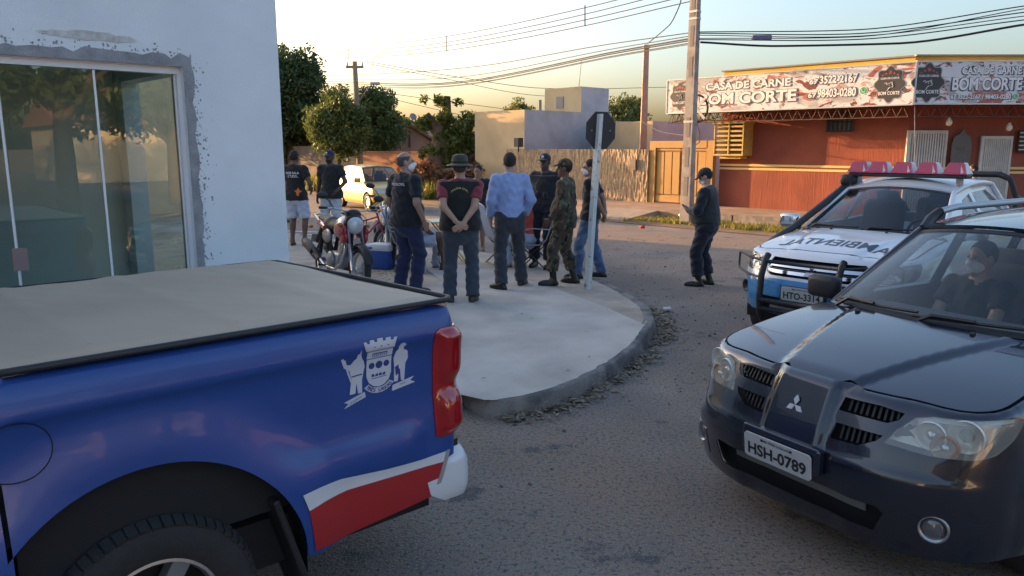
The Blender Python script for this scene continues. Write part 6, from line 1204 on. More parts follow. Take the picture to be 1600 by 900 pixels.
def person(label, loc, az, h=1.75, sk='tan', fat=0., top=None, topm=None, sleeve=.5, hem=.90, legs=None, legm=None, leg_to=.03, loose=.0, shoe='shoe', shoem=None, hair='short', hairm=(.015, .012, .01),
           head=(0, 0), cap=None, capm=None, mask=False, feet=((.12, 0), (-.12, .04)), turn=(0, 0), hands=None, lean=0., sit=None, vest=None, prints=(), curl=.5, glasses=False, parent_mat=None, beard=False, wd=1., tuck=False):
    k = h/1.75; e = empty('person', loc, -R(az), label, 'person')
    if parent_mat is not None: e.location = loc
    pz = sit if sit else .93; hip = [np.array([s_*.092*wd, 0, pz-.01]) for s_ in (1, -1)]; up = np.array([0, math.sin(lean), math.cos(lean)])
    sp = lambda d, x=0., y=0.: np.array([x, y, pz])+up*d+np.array([0, 0, 0])
    waist, chest, neck = sp(.14), sp(.34), sp(.53); sho = [sp(.485, s_*.185*wd) for s_ in (1, -1)]; hc = neck+up*.165+np.array([0, .02, 0]); RH = rotm(-R(head[0]), R(head[1])); H3 = lambda v: hc+RH@np.asarray(v, float)
    ank = []; knee = []; toe = []
    for i, s_ in enumerate((1, -1)):
        fx, fy = feet[i][:2]; fz = feet[i][2] if len(feet[i]) > 2 else 0; a = np.array([fx, fy, .085+fz]); kn, a2 = ik(hip[i], a, .435, .425, (s_*.12, 1, 0)); ank.append(a2); knee.append(kn); t = R(turn[i]); toe.append(np.array([math.sin(t), math.cos(t), 0]))
    hands = hands or ((.27, .02, pz-.10), (-.27, .02, pz-.10)); elb = []; wri = []
    for i, s_ in enumerate((1, -1)):
        hd = hands[i]; pole = hd[3] if len(hd) > 3 else (s_*.5, -1, -.2); el, w = ik(sho[i], np.array(hd[:3], float), .285, .255, pole); elb.append(el); wri.append(w)
    F_ = 1+fat
    def torso(p, o=0.):
        d = cone(p, sp(-.05), sp(.03), (.150+.02*fat)*wd+o, (.158+.03*fat)*wd+o, .72+.15*fat); d = smin(d, cone(p, sp(.03), waist, (.152+.05*fat)*wd+o, (.142+.07*fat)*wd+o, .74+.12*fat), .05); d = smin(d, cone(p, waist, chest, (.142+.06*fat)*wd+o, (.158+.03*fat)*wd+o, .70+.1*fat), .05)
        d = smin(d, cone(p, chest, sp(.43), .160*wd+o, .135*wd+o, .66), .05); d = smin(d, cone(p, sho[0]-np.array([.02, 0, .01]), sho[1]+np.array([.02, 0, -.01]), .062+o, .062+o), .05)
        if fat: d = smin(d, ell(p, sp(.12, 0, .05), np.array([.15*F_, .13*F_, .16])+o), .06)
        return d
    def arm(p, i, o=0., f=1.):
        d = cone(p, sho[i], elb[i], .056+o+.01*fat, .043+o+.006*fat); return smin(d, cone(p, elb[i], wri[i], .043+o+.006*fat, .028+o), .02) if f > 1 else d
    def leg(p, i, o=0., o2=None):
        o2 = o if o2 is None else o2; d = cone(p, hip[i], knee[i], .088+o+.015*fat, .058+o); d = smin(d, cone(p, knee[i], ank[i], .056+o, .038+o2), .025); m_ = (knee[i]*.65+ank[i]*.35); bk = np.array([0, -.018, 0]); return smin(d, ell(p, m_+bk, (.05+o, .055+o, .11)), .03)
    def body(p):
        d = torso(p); d = smin(d, cone(p, sp(.46), hc-up*.04, .062, .056), .035)
        for i in (0, 1): d = smin(smin(d, arm(p, i, 0, 2), .03), leg(p, i), .03); d = smin(d, cone(p, ank[i]+np.array([0, 0, -.02]), ank[i]+toe[i]*.13+np.array([0, 0, -.058]), .038, .026), .03); d = smin(d, cone(p, ank[i]-toe[i]*.035+np.array([0, 0, -.05]), ank[i], .032, .035), .03)
        return d
    def bounds(pts, m): P = np.array(pts); return P.min(0)-m, P.max(0)+m
    allp = [*ank, *knee, *hip, *elb, *wri, *sho, hc]; lo, hi = bounds(allp, .2); lo[2] = min(a[2] for a in ank)-.13
    V, Fc = nets(body, lo, hi, .016); parts = [(V, Fc)]
    def headf(p):
        q = (p-hc)@RH; d = ell(q, (0, -.008, .03), (.076, .096, .098)); d = smin(d, ell(q, (0, .028, -.055), (.055, .062, .066)), .035); d = smin(d, cone(q, np.array([0, .088, .012]), np.array([0, .112, -.028]), .009, .015), .012); d = smin(d, ell(q, (0, .082, .03), (.05, .014, .01)), .012)
        d = smin(d, ell(q, (0, .087, -.066), (.024, .010, .008)), .008); d = smin(d, ell(q, (0, .075, -.105), (.022, .018, .016)), .02)
        for s_ in (1, -1): d = smin(d, ell(q, (s_*.078, -.008, -.005), (.012, .022, .032)), .008); d = np.maximum(d, -ell(q, (s_*.032, .098, .012), (.016, .012, .008)))
        return smin(d, cone(p, sp(.46), hc-up*.05, .058, .055), .03)
    parts.append(nets(headf, hc-.17, hc+.16, .0085))
    for i, s_ in enumerate((1, -1)):                                    # hands with palm, four fingers and a thumb
        hd = hands[i]; w = wri[i]; f = w-elb[i]; f /= np.linalg.norm(f)
        if len(hd) > 4: f = np.asarray(hd[4], float); f /= np.linalg.norm(f)
        pn = np.asarray(hd[5], float) if len(hd) > 5 else np.array([-s_, .15, 0]); pn = pn-(pn@f)*f; pn /= np.linalg.norm(pn); sd = np.cross(f, pn)*(1 if s_ > 0 else -1)       # sd points to the thumb side
        def hand(p, w=w, f=f, pn=pn, sd=sd):
            B = np.stack([sd, pn, f], 1); d = cone(p, w-f*.03, w+f*.03, .026, .024); d = smin(d, ell(p, w+f*.055, (.040, .016, .052), B), .015)
            for j, (o_, L_) in enumerate(((.028, .070), (.010, .080), (-.009, .074), (-.027, .058))):
                a = w+f*.09+sd*o_; c1 = curl*1.0; d1 = f*math.cos(c1*.7)+pn*math.sin(c1*.7); d2 = f*math.cos(c1*1.7)+pn*math.sin(c1*1.7); b = a+d1*L_*.5; d = smin(d, np.minimum(cone(p, a-f*.02, b, .0095, .0085), cone(p, b, b+d2*L_*.5, .0085, .0075)), .004)
            a = w+f*.03+sd*.028; b = a+sd*.025+f*.032+pn*.012; return smin(d, np.minimum(cone(p, a, b, .013, .010), cone(p, b, b+f*.032+pn*.014, .010, .008)), .006)
        parts.append(nets(hand, w+f*.07-.125, w+f*.07+.125, .0062))
    def join(ps):
        Vs, Fs, b = [], [], 0
        for v, f in ps: Vs.append(v); Fs.append(f+b); b += len(v)
        return np.vstack(Vs)*k, np.vstack(Fs)
    def mk(name, ps, m, par=None):
        V, F = join(ps); o = mesh_vf(name, V, F, m, par or e); o.data.polygons.foreach_set('use_smooth', [True]*len(o.data.polygons)); return o
    bo = mk('body', parts, skin(sk)); mb = MB()
    for s_ in (1, -1): mb.lathe([(0, -.008), (.009, -.004), (.011, .002), (0, .008)], 8, Matrix.Translation(H3((s_*.032, .088, .012))*k) @ Matrix.Scale(k, 4))
    mb.build('eyes', mat('eye_dark', (.03, .025, .02), .2), e)
    wob = lambda p, a: a*(np.sin(p[:, 2]*55+np.sin(p[:, 0]*30)*1.5+p[:, 1]*20)+.6*np.sin(p[:, 0]*70+p[:, 2]*33))
    if top:
        so = .014+(.006 if top == 'jacket' else 0)
        def topf(p):
            d = torso(p, so); pl = p[:, 2]-(0)
            for i in (0, 1):
                if sleeve <= 1:
                    c = sho[i]+(elb[i]-sho[i])*sleeve; a_ = arm(p, i, so+.006); ax = (elb[i]-sho[i])/np.linalg.norm(elb[i]-sho[i]); a_ = np.maximum(a_, (p-c)@ax)
                else: a_ = smin(cone(p, sho[i], elb[i], .058+so+.006, .046+so+.006), cone(p, elb[i], wri[i], .046+so+.008, .030+so+.004), .02); ax = (wri[i]-elb[i])/np.linalg.norm(wri[i]-elb[i]); a_ = np.maximum(a_, (p-(wri[i]-ax*.005))@ax)
                d = smin(d, a_, .03)
            d = smin(d, cone(p, sp(.47), sp(.545), .072, .066), .03)
            if not sit and not tuck: d = smin(d, np.minimum(leg(p, 0, .034+loose), leg(p, 1, .034+loose)), .05); d = smin(d, torso(p, .030)+.06*smooth01(pz+.02, pz+.2, p[:, 2]), .02)
            d = np.maximum(d, -(p-(neck+np.array([0, .0, 0]))@np.eye(3)*0-0)@np.zeros(3)+(-1)) if False else np.maximum(np.maximum(d, (p-sp(.565))@(up+np.array([0, .28, 0]))), -cone(p, sp(.50)+np.array([0, .015, 0]), sp(.64)+np.array([0, .03, 0]), .058, .066))
            hz = pz-.93+hem; d = np.maximum(d, (hz-p[:, 2])) if not sit else np.maximum(d, (pz-.02)-p[:, 2]); return d+wob(p, .0036)
        P0 = [*sho, sp(-.1), sp(.55), *elb]+([*wri] if sleeve > 1 else []); l2, h2 = bounds(P0, .22); sh_o = mk('shirt', [nets(topf, l2, h2, .0135)], topm)
        for (txt, u0, v0, wdt, hgt, m, sgn) in prints:                    # printed on the cloth: found by marching to the surface
            Vt, Ft = text_geo(txt, 1, .02) if isinstance(txt, str) else (np.array(txt, float), [tuple(range(len(txt)))]); Vt = Vt.copy()
            for j, L_ in ((0, wdt), (1, hgt)): Vt[:, j] = (Vt[:, j]-(Vt[:, j].min()+Vt[:, j].max())/2)/np.ptp(Vt[:, j])*L_
            Vt[:, 0] *= -sgn; P = np.stack([-sgn*u0+Vt[:, 0] if False else u0+Vt[:, 0]*1.0, np.full(len(Vt), sgn*.45), pz-.93+v0+Vt[:, 1]], 1)
            for _ in range(26): P[:, 1] -= sgn*topf(P)*.8
            P[:, 1] += sgn*.004; me = bpy.data.meshes.new('print'); me.from_pydata([tuple(q*k) for q in P], [], Ft); obj('print', me, m, sh_o)
        if top == 'polo':
            V_, F_2 = nets(lambda p: np.maximum(np.maximum(cone(p, sp(.50), sp(.56), .075, .068), -cone(p, sp(.50), sp(.58), .066, .060)), np.maximum((p-sp(.575))@(up+np.array([0, .35, 0])), -(p-sp(.515))@(up+np.array([0, .2, 0])))), sp(.5)-.13, sp(.5)+.14, .010); mk('collar', [(V_, F_2)], topm, sh_o)
    if vest:
        def vf(p):
            d = torso(p, .032 if vest[1] != 'plate' else .044)
            d = smin(d, np.minimum(leg(p, 0, .046+loose), leg(p, 1, .046+loose)), .05); d = smin(d, torso(p, .044)+.06*smooth01(pz+.02, pz+.2, p[:, 2]), .02)
            if vest[1] == 'plate': d = np.minimum(d, np.minimum(ell(p, sp(.32, 0, .115), (.12, .045, .14)), ell(p, sp(.33, 0, -.105), (.13, .05, .16)))); d = np.minimum(d, np.minimum(ell(p, sp(.2, .07, .145), (.04, .035, .055)), ell(p, sp(.2, -.06, .145), (.04, .035, .055))))
            for i, s_ in enumerate((1, -1)): d = np.maximum(d, -cone(p, sho[i]+np.array([s_*.075, 0, -.02]), sho[i]+np.array([s_*.07, 0, -.14]), .072, .085))
            d = np.maximum(d, (p-sp(.525))@(up+np.array([0, .3, 0]))); return np.maximum(d, (pz-.93+vest[2])-p[:, 2])+wob(p, .0015)
        l2, h2 = bounds([*sho, sp(-.05), sp(.55)], .22); vo = mk('vest', [nets(vf, l2, h2, .0135)], vest[0])
        for (txt, u0, v0, wdt, hgt, m, sgn) in vest[3] if len(vest) > 3 else ():
            Vt, Ft = text_geo(txt, 1, .02); Vt = Vt.copy()
            for j, L_ in ((0, wdt), (1, hgt)): Vt[:, j] = (Vt[:, j]-(Vt[:, j].min()+Vt[:, j].max())/2)/np.ptp(Vt[:, j])*L_
            Vt[:, 1] -= .9*(Vt[:, 0]**2)/wdt; Vt[:, 0] *= -sgn; P = np.stack([u0+Vt[:, 0], np.full(len(Vt), sgn*.45), pz-.93+v0+Vt[:, 1]], 1)
            for _ in range(26): P[:, 1] -= sgn*vf(P)*.8
            P[:, 1] += sgn*.004; me = bpy.data.meshes.new('print'); me.from_pydata([tuple(q*k) for q in P], [], Ft); obj('print', me, m, vo)
    if legs:
        po = .012+loose
        def legf(p):
            d = torso(p, .010); d = np.maximum(d, (p-sp(.085 if not sit else .06))@up)
            for i in (0, 1):
                l_ = leg(p, i, po, po+.014+loose*.5)
                if legs == 'shorts': c = hip[i]+(knee[i]-hip[i])*leg_to; ax = (knee[i]-hip[i])/np.linalg.norm(knee[i]-hip[i]); l_ = np.minimum(l_, cone(p, hip[i], c, .10+po, .086+po)); l_ = np.maximum(l_, (p-c)@ax)
                else: c = ank[i]+np.array([0, 0, leg_to-.085+.03]); ax = (ank[i]-knee[i])/np.linalg.norm(ank[i]-knee[i]); l_ = np.maximum(l_, (p-(ank[i]+ax*(.045-leg_to)))@ax)
                d = smin(d, l_, .025) if legs != 'shorts' else smin(d, l_, .02)
            return d+wob(p, .0044)
        l2, h2 = bounds([*hip, *knee, *ank, sp(.1)], .19); l2[2] = min(a[2] for a in ank)-.08; mk('shorts' if legs == 'shorts' else 'trousers', [nets(legf, l2, h2, .0135)], legm)
    for i in (0, 1):
        a, t = ank[i], toe[i]; sid = np.array([t[1], -t[0], 0]); z0 = a[2]-.085; B = np.stack([sid, t, np.array([0, 0, 1.])], 1)
        if shoe == 'sandal':
            def sf(p): return np.maximum(ell(p, a+t*.055+np.array([0, 0, -.078]), (.048, .135, .06), B), np.abs(p[:, 2]-(z0+.010))-.010)
            so_ = mk('sandal', [nets(sf, a+t*.055+np.array([0, 0, -.078])-.16, a+t*.055+np.array([0, 0, -.05])+.16, .011)], shoem); mb = MB(); mb.tube([tuple((a+t*.10+sid*.042+np.array([0, 0, -.068]))*k), tuple((a+t*.085+np.array([0, 0, -.022]))*k), tuple((a+t*.10-sid*.042+np.array([0, 0, -.068]))*k)], .008, 5); mb.build('strap', shoem, so_)
        else:
            bh = .14 if shoe == 'boot' else .0
            def sf(p):
                d = ell(p, a+t*.06+np.array([0, 0, -.055]), (.050, .145, .052), B); d = smin(d, cone(p, a-t*.02+np.array([0, 0, -.045]), a+(knee[i]-a)*(bh/.42), .047, .050 if bh else .044), .03); d = np.minimum(d, np.maximum(ell(p, a+t*.055+np.array([0, 0, -.075]), (.053, .150, .06), B), p[:, 2]-(z0+.022))); d = np.maximum(d, z0-p[:, 2])
                return np.maximum(d, p[:, 2]-(a[2]+.02+bh))
            mk('boot' if bh else 'shoe', [nets(sf, a+t*.06+np.array([0, 0, -.09])-np.array([.19, .19, .03]), a+t*.06+np.array([.19, .19, .06+bh]), .011)], shoem)
    hm = mat('hair_%d' % int(hairm[0]*1000), hairm, .8, bump=1., bscale=120)
    def hairf(p):
        q = (p-hc)@RH; d = ell(q, (0, -.012, .034), (.083, .102, .103)); cut = np.maximum(q[:, 1]-.055-(q[:, 2]-.06)*.6, -(q[:, 2]+.02+np.where(q[:, 1] < -.02, .055, 0)))
        d = np.maximum(d, np.minimum(cut, 9)); d = np.maximum(d, -ell(q, (.08, .0, -.01), (.025, .03, .04))); d = np.maximum(d, -ell(q, (-.08, .0, -.01), (.025, .03, .04)))
        if hair == 'bald': d = np.maximum(d, q[:, 2]-.075)
        return d
    if hair: mk('hair', [nets(hairf, hc-.16, hc+.17, .009)], hm)
    if beard: mk('beard', [nets(lambda p: (lambda q: np.maximum(np.maximum(ell(q, (0, .030, -.058), (.061, .068, .07)), q[:, 2]+.045), -q[:, 1]+.0))((p-hc)@RH), hc-.16, hc+.15, .009)], hm)
    if mask: mk('face_mask', [nets(lambda p: (lambda q: np.maximum(np.maximum(np.minimum(ell(q, (0, .034, -.052), (.063, .072, .062)), ell(q, (0, .1, -.03), (.028, .03, .03))), q[:, 2]+.003), -q[:, 1]+.012))((p-hc)@RH), hc-.16, hc+.15, .008)], mat('mask_white', (.72, .74, .76), .85))
    if cap == 'hat':
        Mh = Matrix.Translation(H3((0, -.008, .055))*k) @ Matrix(RH.tolist()).to_4x4() @ Matrix.Scale(k, 4); mb = MB(); mb.lathe([(.0, .115), (.05, .113), (.082, .098), (.093, .07), (.100, .01), (.104, .0), (.135, -.008), (.168, -.022), (.170, -.026), (.135, -.014), (.098, -.006), (.09, .06), (0, .1)], 30, Mh); mb.build('hat', capm, e, smooth=True); mb = MB(); mb.lathe([(.1025, .005), (.1035, .03), (.099, .03), (.099, .005)], 30, Mh, close=True); mb.build('hat_band', mat('band_dark', (.03, .03, .02), .9), e)
    elif cap:
        def cf(p):
            q = (p-hc)@RH; d = np.maximum(ell(q, (0, -.008, .045), (.088, .108, .098)), -(q[:, 2]-.045)+.0*q[:, 1]); b = np.maximum(np.maximum(ell(q, (0, .10, .052), (.082, .095, .05)), np.abs(q[:, 2]-.058+(q[:, 1]-.09)*.25+q[:, 0]**2*4)-.006), -q[:, 1]+.05); return np.minimum(d, b)
        co = mk('cap', [nets(cf, hc-np.array([.15, .16, .05]), hc+np.array([.15, .24, .2]), .0085)], capm)
        if cap == 'badge': mb = MB(); mb.lathe([(.022, 0), (.018, .006), (0, .008)], 12, Matrix.Translation(H3((0, .093, .085))*k) @ Matrix(RH.tolist()).to_4x4() @ Matrix.Rotation(-1.35, 4, 'X')); mb.build('cap_badge', mat('badge_silver', (.55, .58, .58), .4), co)
    return e
PV = .1375
M_navy = cloth('navy_cloth', (.010, .012, .018)); M_blk_c = cloth('black_cloth', (.009, .009, .010)); M_jean = cloth('dark_denim', (.014, .024, .075), .6); M_jean2 = cloth('grey_denim', (.035, .046, .065), .6); M_jean3 = cloth('blue_denim', (.045, .10, .20), .6, col2=(.10, .17, .28), c2scale=3.)
M_bshirt = cloth('pale_blue_cotton', (.25, .36, .62), .9); M_gtr = cloth('charcoal_wool', (.036, .042, .052), .5); M_redc = cloth('crimson_cotton', (.24, .03, .045)); M_or = cloth('coral_cotton', (.62, .085, .05)); M_mar = cloth('maroon_cotton', (.13, .012, .025)); M_lden = cloth('pale_denim', (.40, .46, .58), .6); M_lgr = cloth('pale_grey_cotton', (.42, .44, .46)); M_tac = cloth('patrol_navy', (.008, .011, .022), .6); M_plate = cloth('vest_black', (.016, .017, .021), .9); M_char = cloth('charcoal_tee', (.016, .017, .017))
M_shb = mat('shoe_black', (.010, .010, .011), .35); M_shr = mat('shoe_brown', (.045, .03, .02), .5); M_flip = mat('sandal_dark', (.05, .03, .022), .7); M_pw = mat('print_pale', (.66, .66, .66), .8); M_po = mat('print_orange', (.70, .16, .03), .8); M_py = mat('print_yellow', (.55, .48, .14), .8)
def at_px(px, py, z=PV): v = G(px, py, z); return (v.x, v.y, z)
blob = [(math.cos(a)*(1+.35*math.sin(3*a)+.25*math.sin(5*a+1)), math.sin(a)*(1+.3*math.cos(4*a))) for a in np.linspace(0, 2*PI, 33)[:-1]]
person('man seen from behind in a black printed T-shirt and pale denim shorts', at_px(466, 383), 8, 1.80, 'brown', top='tee', topm=M_blk_c, sleeve=.62, hem=.84, legs='shorts', legm=M_lden, leg_to=.95, loose=.012, shoe='sandal', shoem=M_flip, feet=((.13, 0), (-.12, .02)), turn=(12, -12), hands=((.24, .16, 1.02, (.6, -1, -.1)), (-.24, .14, 1.05, (-.6, -1, -.1))), wd=1.02,
       prints=(('NOIS RALA', -.0, 1.345, .25, .045, M_pw, -1), ('E TUDO...', .02, 1.285, .20, .045, M_pw, -1), (blob, .10, 1.0, .13, .15, M_po, -1)))
person('bearded man in a navy cap and charcoal T-shirt beside the gold hatchback', at_px(521, 377), 186, 1.80, 'dark', top='tee', topm=M_char, sleeve=.62, hem=.84, legs='trousers', legm=M_lgr, loose=.02, shoe='sandal', shoem=M_flip, cap='badge', capm=cloth('cap_navy', (.012, .018, .05)), head=(15, -4), beard=True, hands=((.28, .0, .86), (-.20, .22, 1.0, (-1, -.6, -.3))), feet=((.12, 0), (-.13, .05)))
person('bald man in a navy polo lettered on the back and dark jeans', at_px(637, 458), 42, 1.80, 'light', fat=.28, top='polo', topm=M_navy, sleeve=.78, hem=.86, legs='trousers', legm=M_jean, loose=.012, shoem=M_shb, hair='bald', hairm=(.09, .08, .075), head=(38, 4), mask=True, feet=((.13, .02), (-.13, -.02)), turn=(22, 10), hands=((.27, .06, .92), (-.27, .10, .93)),
       prints=(('POLÍCIA CIVIL', -.0, 1.37, .23, .040, M_pw, -1),), wd=1.04)
person('stout man in a bush hat and black vest with hands clasped behind his back', at_px(721, 471), -2, 1.74, 'light', fat=.30, top='tee', topm=M_redc, sleeve=.66, hem=.895, legs='trousers', legm=M_jean2, loose=.014, shoem=M_shr, hair='short', hairm=(.05, .04, .035), cap='hat', capm=cloth('hat_olive', (.045, .045, .03)), feet=((.14, 0), (-.14, .0)), turn=(14, -14), wd=1.12,
       hands=((.035, -.235, .98, (1, -.5, -.1), (-.8, -.15, -.5), (.1, 1, .1)), (-.035, -.235, 1.0, (-1, -.5, -.1), (.8, -.2, -.45), (-.1, 1, .1))), vest=(M_blk_c, 'plain', .88, ((('POLÍCIA CIVIL'), .0, 1.40, .20, .026, M_py, -1),)), curl=.7)
person('young man in a navy T-shirt and maroon shorts half hidden behind the bush hat', (*at_px(748, 392, 0.)[:2], .0), 192, 1.66, 'tan', top='tee', topm=M_navy, sleeve=.6, hem=.86, legs='shorts', legm=M_mar, leg_to=.98, loose=.012, shoe='sandal', shoem=M_flip, head=(5, -6), mask=False, feet=((.10, 0), (-.10, .06)))
person('man in a pale blue shirt and charcoal trousers seen from behind', at_px(797, 449), -14, 1.79, 'light', top='shirt', topm=M_bshirt, sleeve=2, hem=.93, legs='trousers', legm=M_gtr, loose=.014, shoem=M_shb, hair='short', hairm=(.02, .017, .015), head=(14, 2), tuck=True, feet=((.19, .14), (-.14, -.10)), turn=(35, -35), hands=((.22, .10, .93, (.8, -1, 0)), (-.235, .10, .90, (-.8, -1, 0))), wd=1.0)
person('patrol officer in navy uniform, vest and cap behind the camouflaged soldier', at_px(851, 417), 205, 1.76, 'dark', top='shirt', topm=M_tac, sleeve=2, hem=.86, legs='trousers', legm=M_tac, loose=.02, leg_to=.10, shoe='boot', shoem=M_shb, cap='badge', capm=cloth('cap_patrol', (.010, .014, .022)), vest=(M_plate, 'plate', .98), hands=((.34, .05, .93), (-.26, .1, .93)), feet=((.17, 0), (-.12, .1)))
person('soldier in camouflage uniform and cap with black boots beside the stop sign', at_px(882, 444), -72, 1.70, 'brown', fat=.12, top='jacket', topm=camo(), sleeve=2, hem=.80, legs='trousers', legm=camo(), loose=.012, leg_to=.16, shoe='boot', shoem=M_shb, cap='plain', capm=camo(), head=(-6, 0), hands=((.26, .12, .93), (-.26, .14, .95)), feet=((.16, -.10), (-.15, .14)), turn=(5, -20), wd=1.04)
person('man in a black shirt, face mask and blue jeans behind the stop sign pole', at_px(921, 434), -74, 1.69, 'tan', top='polo', topm=M_blk_c, sleeve=.72, hem=.88, legs='trousers', legm=M_jean3, loose=.006, shoem=M_shb, hair='short', mask=True, head=(-10, 0), feet=((.12, -.16), (-.12, .16)), turn=(10, -5), hands=((.06, -.21, .96, (1, -.5, 0), (-.8, 0, -.5), (0, 1, 0)), (-.06, -.22, .93, (-1, -.5, 0), (.8, 0, -.5), (0, 1, 0))))
OFF = person('patrol officer in black vest and cap looking down at a phone in the road', at_px(1101, 446, 0.), -66, 1.70, 'light', fat=.28, top='jacket', topm=M_tac, sleeve=2, hem=.84, legs='trousers', legm=M_tac, loose=.02, leg_to=.12, shoe='boot', shoem=M_shb, cap='badge', capm=cloth('cap_patrol', (.010, .014, .022)), vest=(M_plate, 'plate', .96), head=(0, -28), mask=True, lean=.05, hands=((.06, .25, 1.13, (1, -.3, -1), (-.6, .7, .1), (-.3, -.3, .9)), (-.05, .26, 1.12, (-1, -.3, -1), (.6, .7, .1), (.3, -.3, .9))), feet=((.12, -.04), (-.12, .08)), turn=(10, -10), curl=.8, wd=1.1)
_ph = MB(); _ph.bevbox((0, .34*.97, 1.155*.97), (.075, .012, .15), .004, M0=Matrix.Rotation(-.6, 4, 'X')); _po = _ph.build('phone', mat('phone_black', (.01, .01, .012), .15)); _po.location = OFF.location; _po.rotation_euler = OFF.rotation_euler; tag(_po, 'black phone held at chest height by the officer in the road', 'phone')
person('seated person in a coral T-shirt turned away on the strung metal chair', (.30, 12.05, PV), -74, 1.70, 'tan', top='tee', topm=M_or, sleeve=.6, legs='shorts', legm=M_lden, leg_to=.92, loose=.014, shoe='sandal', shoem=M_flip, sit=.47, lean=.12, hair='short', head=(0, -20), feet=((.12, .42), (-.12, .36)), hands=((.2, .34, .50, (.6, -1, 0)), (-.2, .34, .50, (-.6, -1, 0))))
person('seated man in grey shorts hidden behind the polo shirt, bare legs showing', (-1.52, 11.75, PV), 78, 1.72, 'brown', top='tee', topm=M_char, sleeve=.6, legs='shorts', legm=M_lden, leg_to=.80, loose=.014, shoe='sandal', shoem=M_flip, sit=.47, lean=.05, hair='short', feet=((.12, .46), (-.14, .38)), hands=((.18, .32, .55, (.6, -1, 0)), (-.18, .32, .55, (-.6, -1, 0))))
person('shirtless man standing at the shop front beyond the patrol pickup', (10.35, 17.4, .0), -70, 1.62, 'tan', legs='shorts', legm=M_navy, leg_to=.95, shoe='sandal', shoem=M_flip, hair='short')
_h = heading(239); _c, _s2 = math.cos(_h), math.sin(_h); _dl = (-2.27, -.36); _dx, _dy = _dl[0]*_c-_dl[1]*_s2, _dl[0]*_s2+_dl[1]*_c
person('masked passenger in dark clothes sitting inside the slate grey SUV', (1.354+_dx, 3.579+_dy, .33), 239, 1.62, 'light', top='tee', topm=M_char, sleeve=.6, legs='trousers', legm=M_gtr, shoem=M_shb, sit=.32, lean=-.06, hair='short', mask=True, head=(18, 2), feet=((.10, .60, .05), (-.10, .60, .05)), hands=((.15, .36, .50, (.6, -.4, -1)), (-.12, .38, .52, (-.6, -.4, -1))), curl=.9)
# ================================================================ MOTORCYCLES, BICYCLE, CHAIRS AND SMALL THINGS
def lump(name, fn, lo, hi, h, m, parent):
    V, F = nets(fn, np.array(lo, float), np.array(hi, float), h); o = mesh_vf(name, V, F, m, parent); o.data.polygons.foreach_set('use_smooth', [True]*len(o.data.polygons)); return o
def bike_wheel(parent, x, r, w, nsp, rimm, name='wheel', y=0.):
    M = Matrix.Translation((x, y, r)) @ Matrix.Rotation(PI/2, 4, 'X'); h = w/2; mb = MB(); mb.lathe([(r-.07, -h*.7), (r-.03, -h), (r-.008, -h*.6), (r, 0), (r-.008, h*.6), (r-.03, h), (r-.07, h*.7), (r-.075, 0)], 40, M, close=True); t = mb.build(name, M_tyre, parent, smooth=True)
    mb = MB(); mb.lathe([(r-.072, -h*.72), (r-.06, -h*.5), (r-.085, -h*.35), (r-.085, h*.35), (r-.06, h*.5), (r-.072, h*.72), (r-.095, h*.4), (r-.095, -h*.4)], 40, M, close=True); mb.lathe([(.035, -.05), (.04, -.02), (.04, .02), (.035, .05)], 14, M)
    for k in range(nsp): a = 2*PI*k/nsp; s = 1 if k % 2 else -1; mb.tube([M @ Vector((.035*math.cos(a), .035*math.sin(a), s*.04)), M @ Vector(((r-.085)*math.cos(a+.35*s), (r-.085)*math.sin(a+.35*s), 0))], .0028, 4)
    mb.build('rim', rimm, t, smooth=True); return t
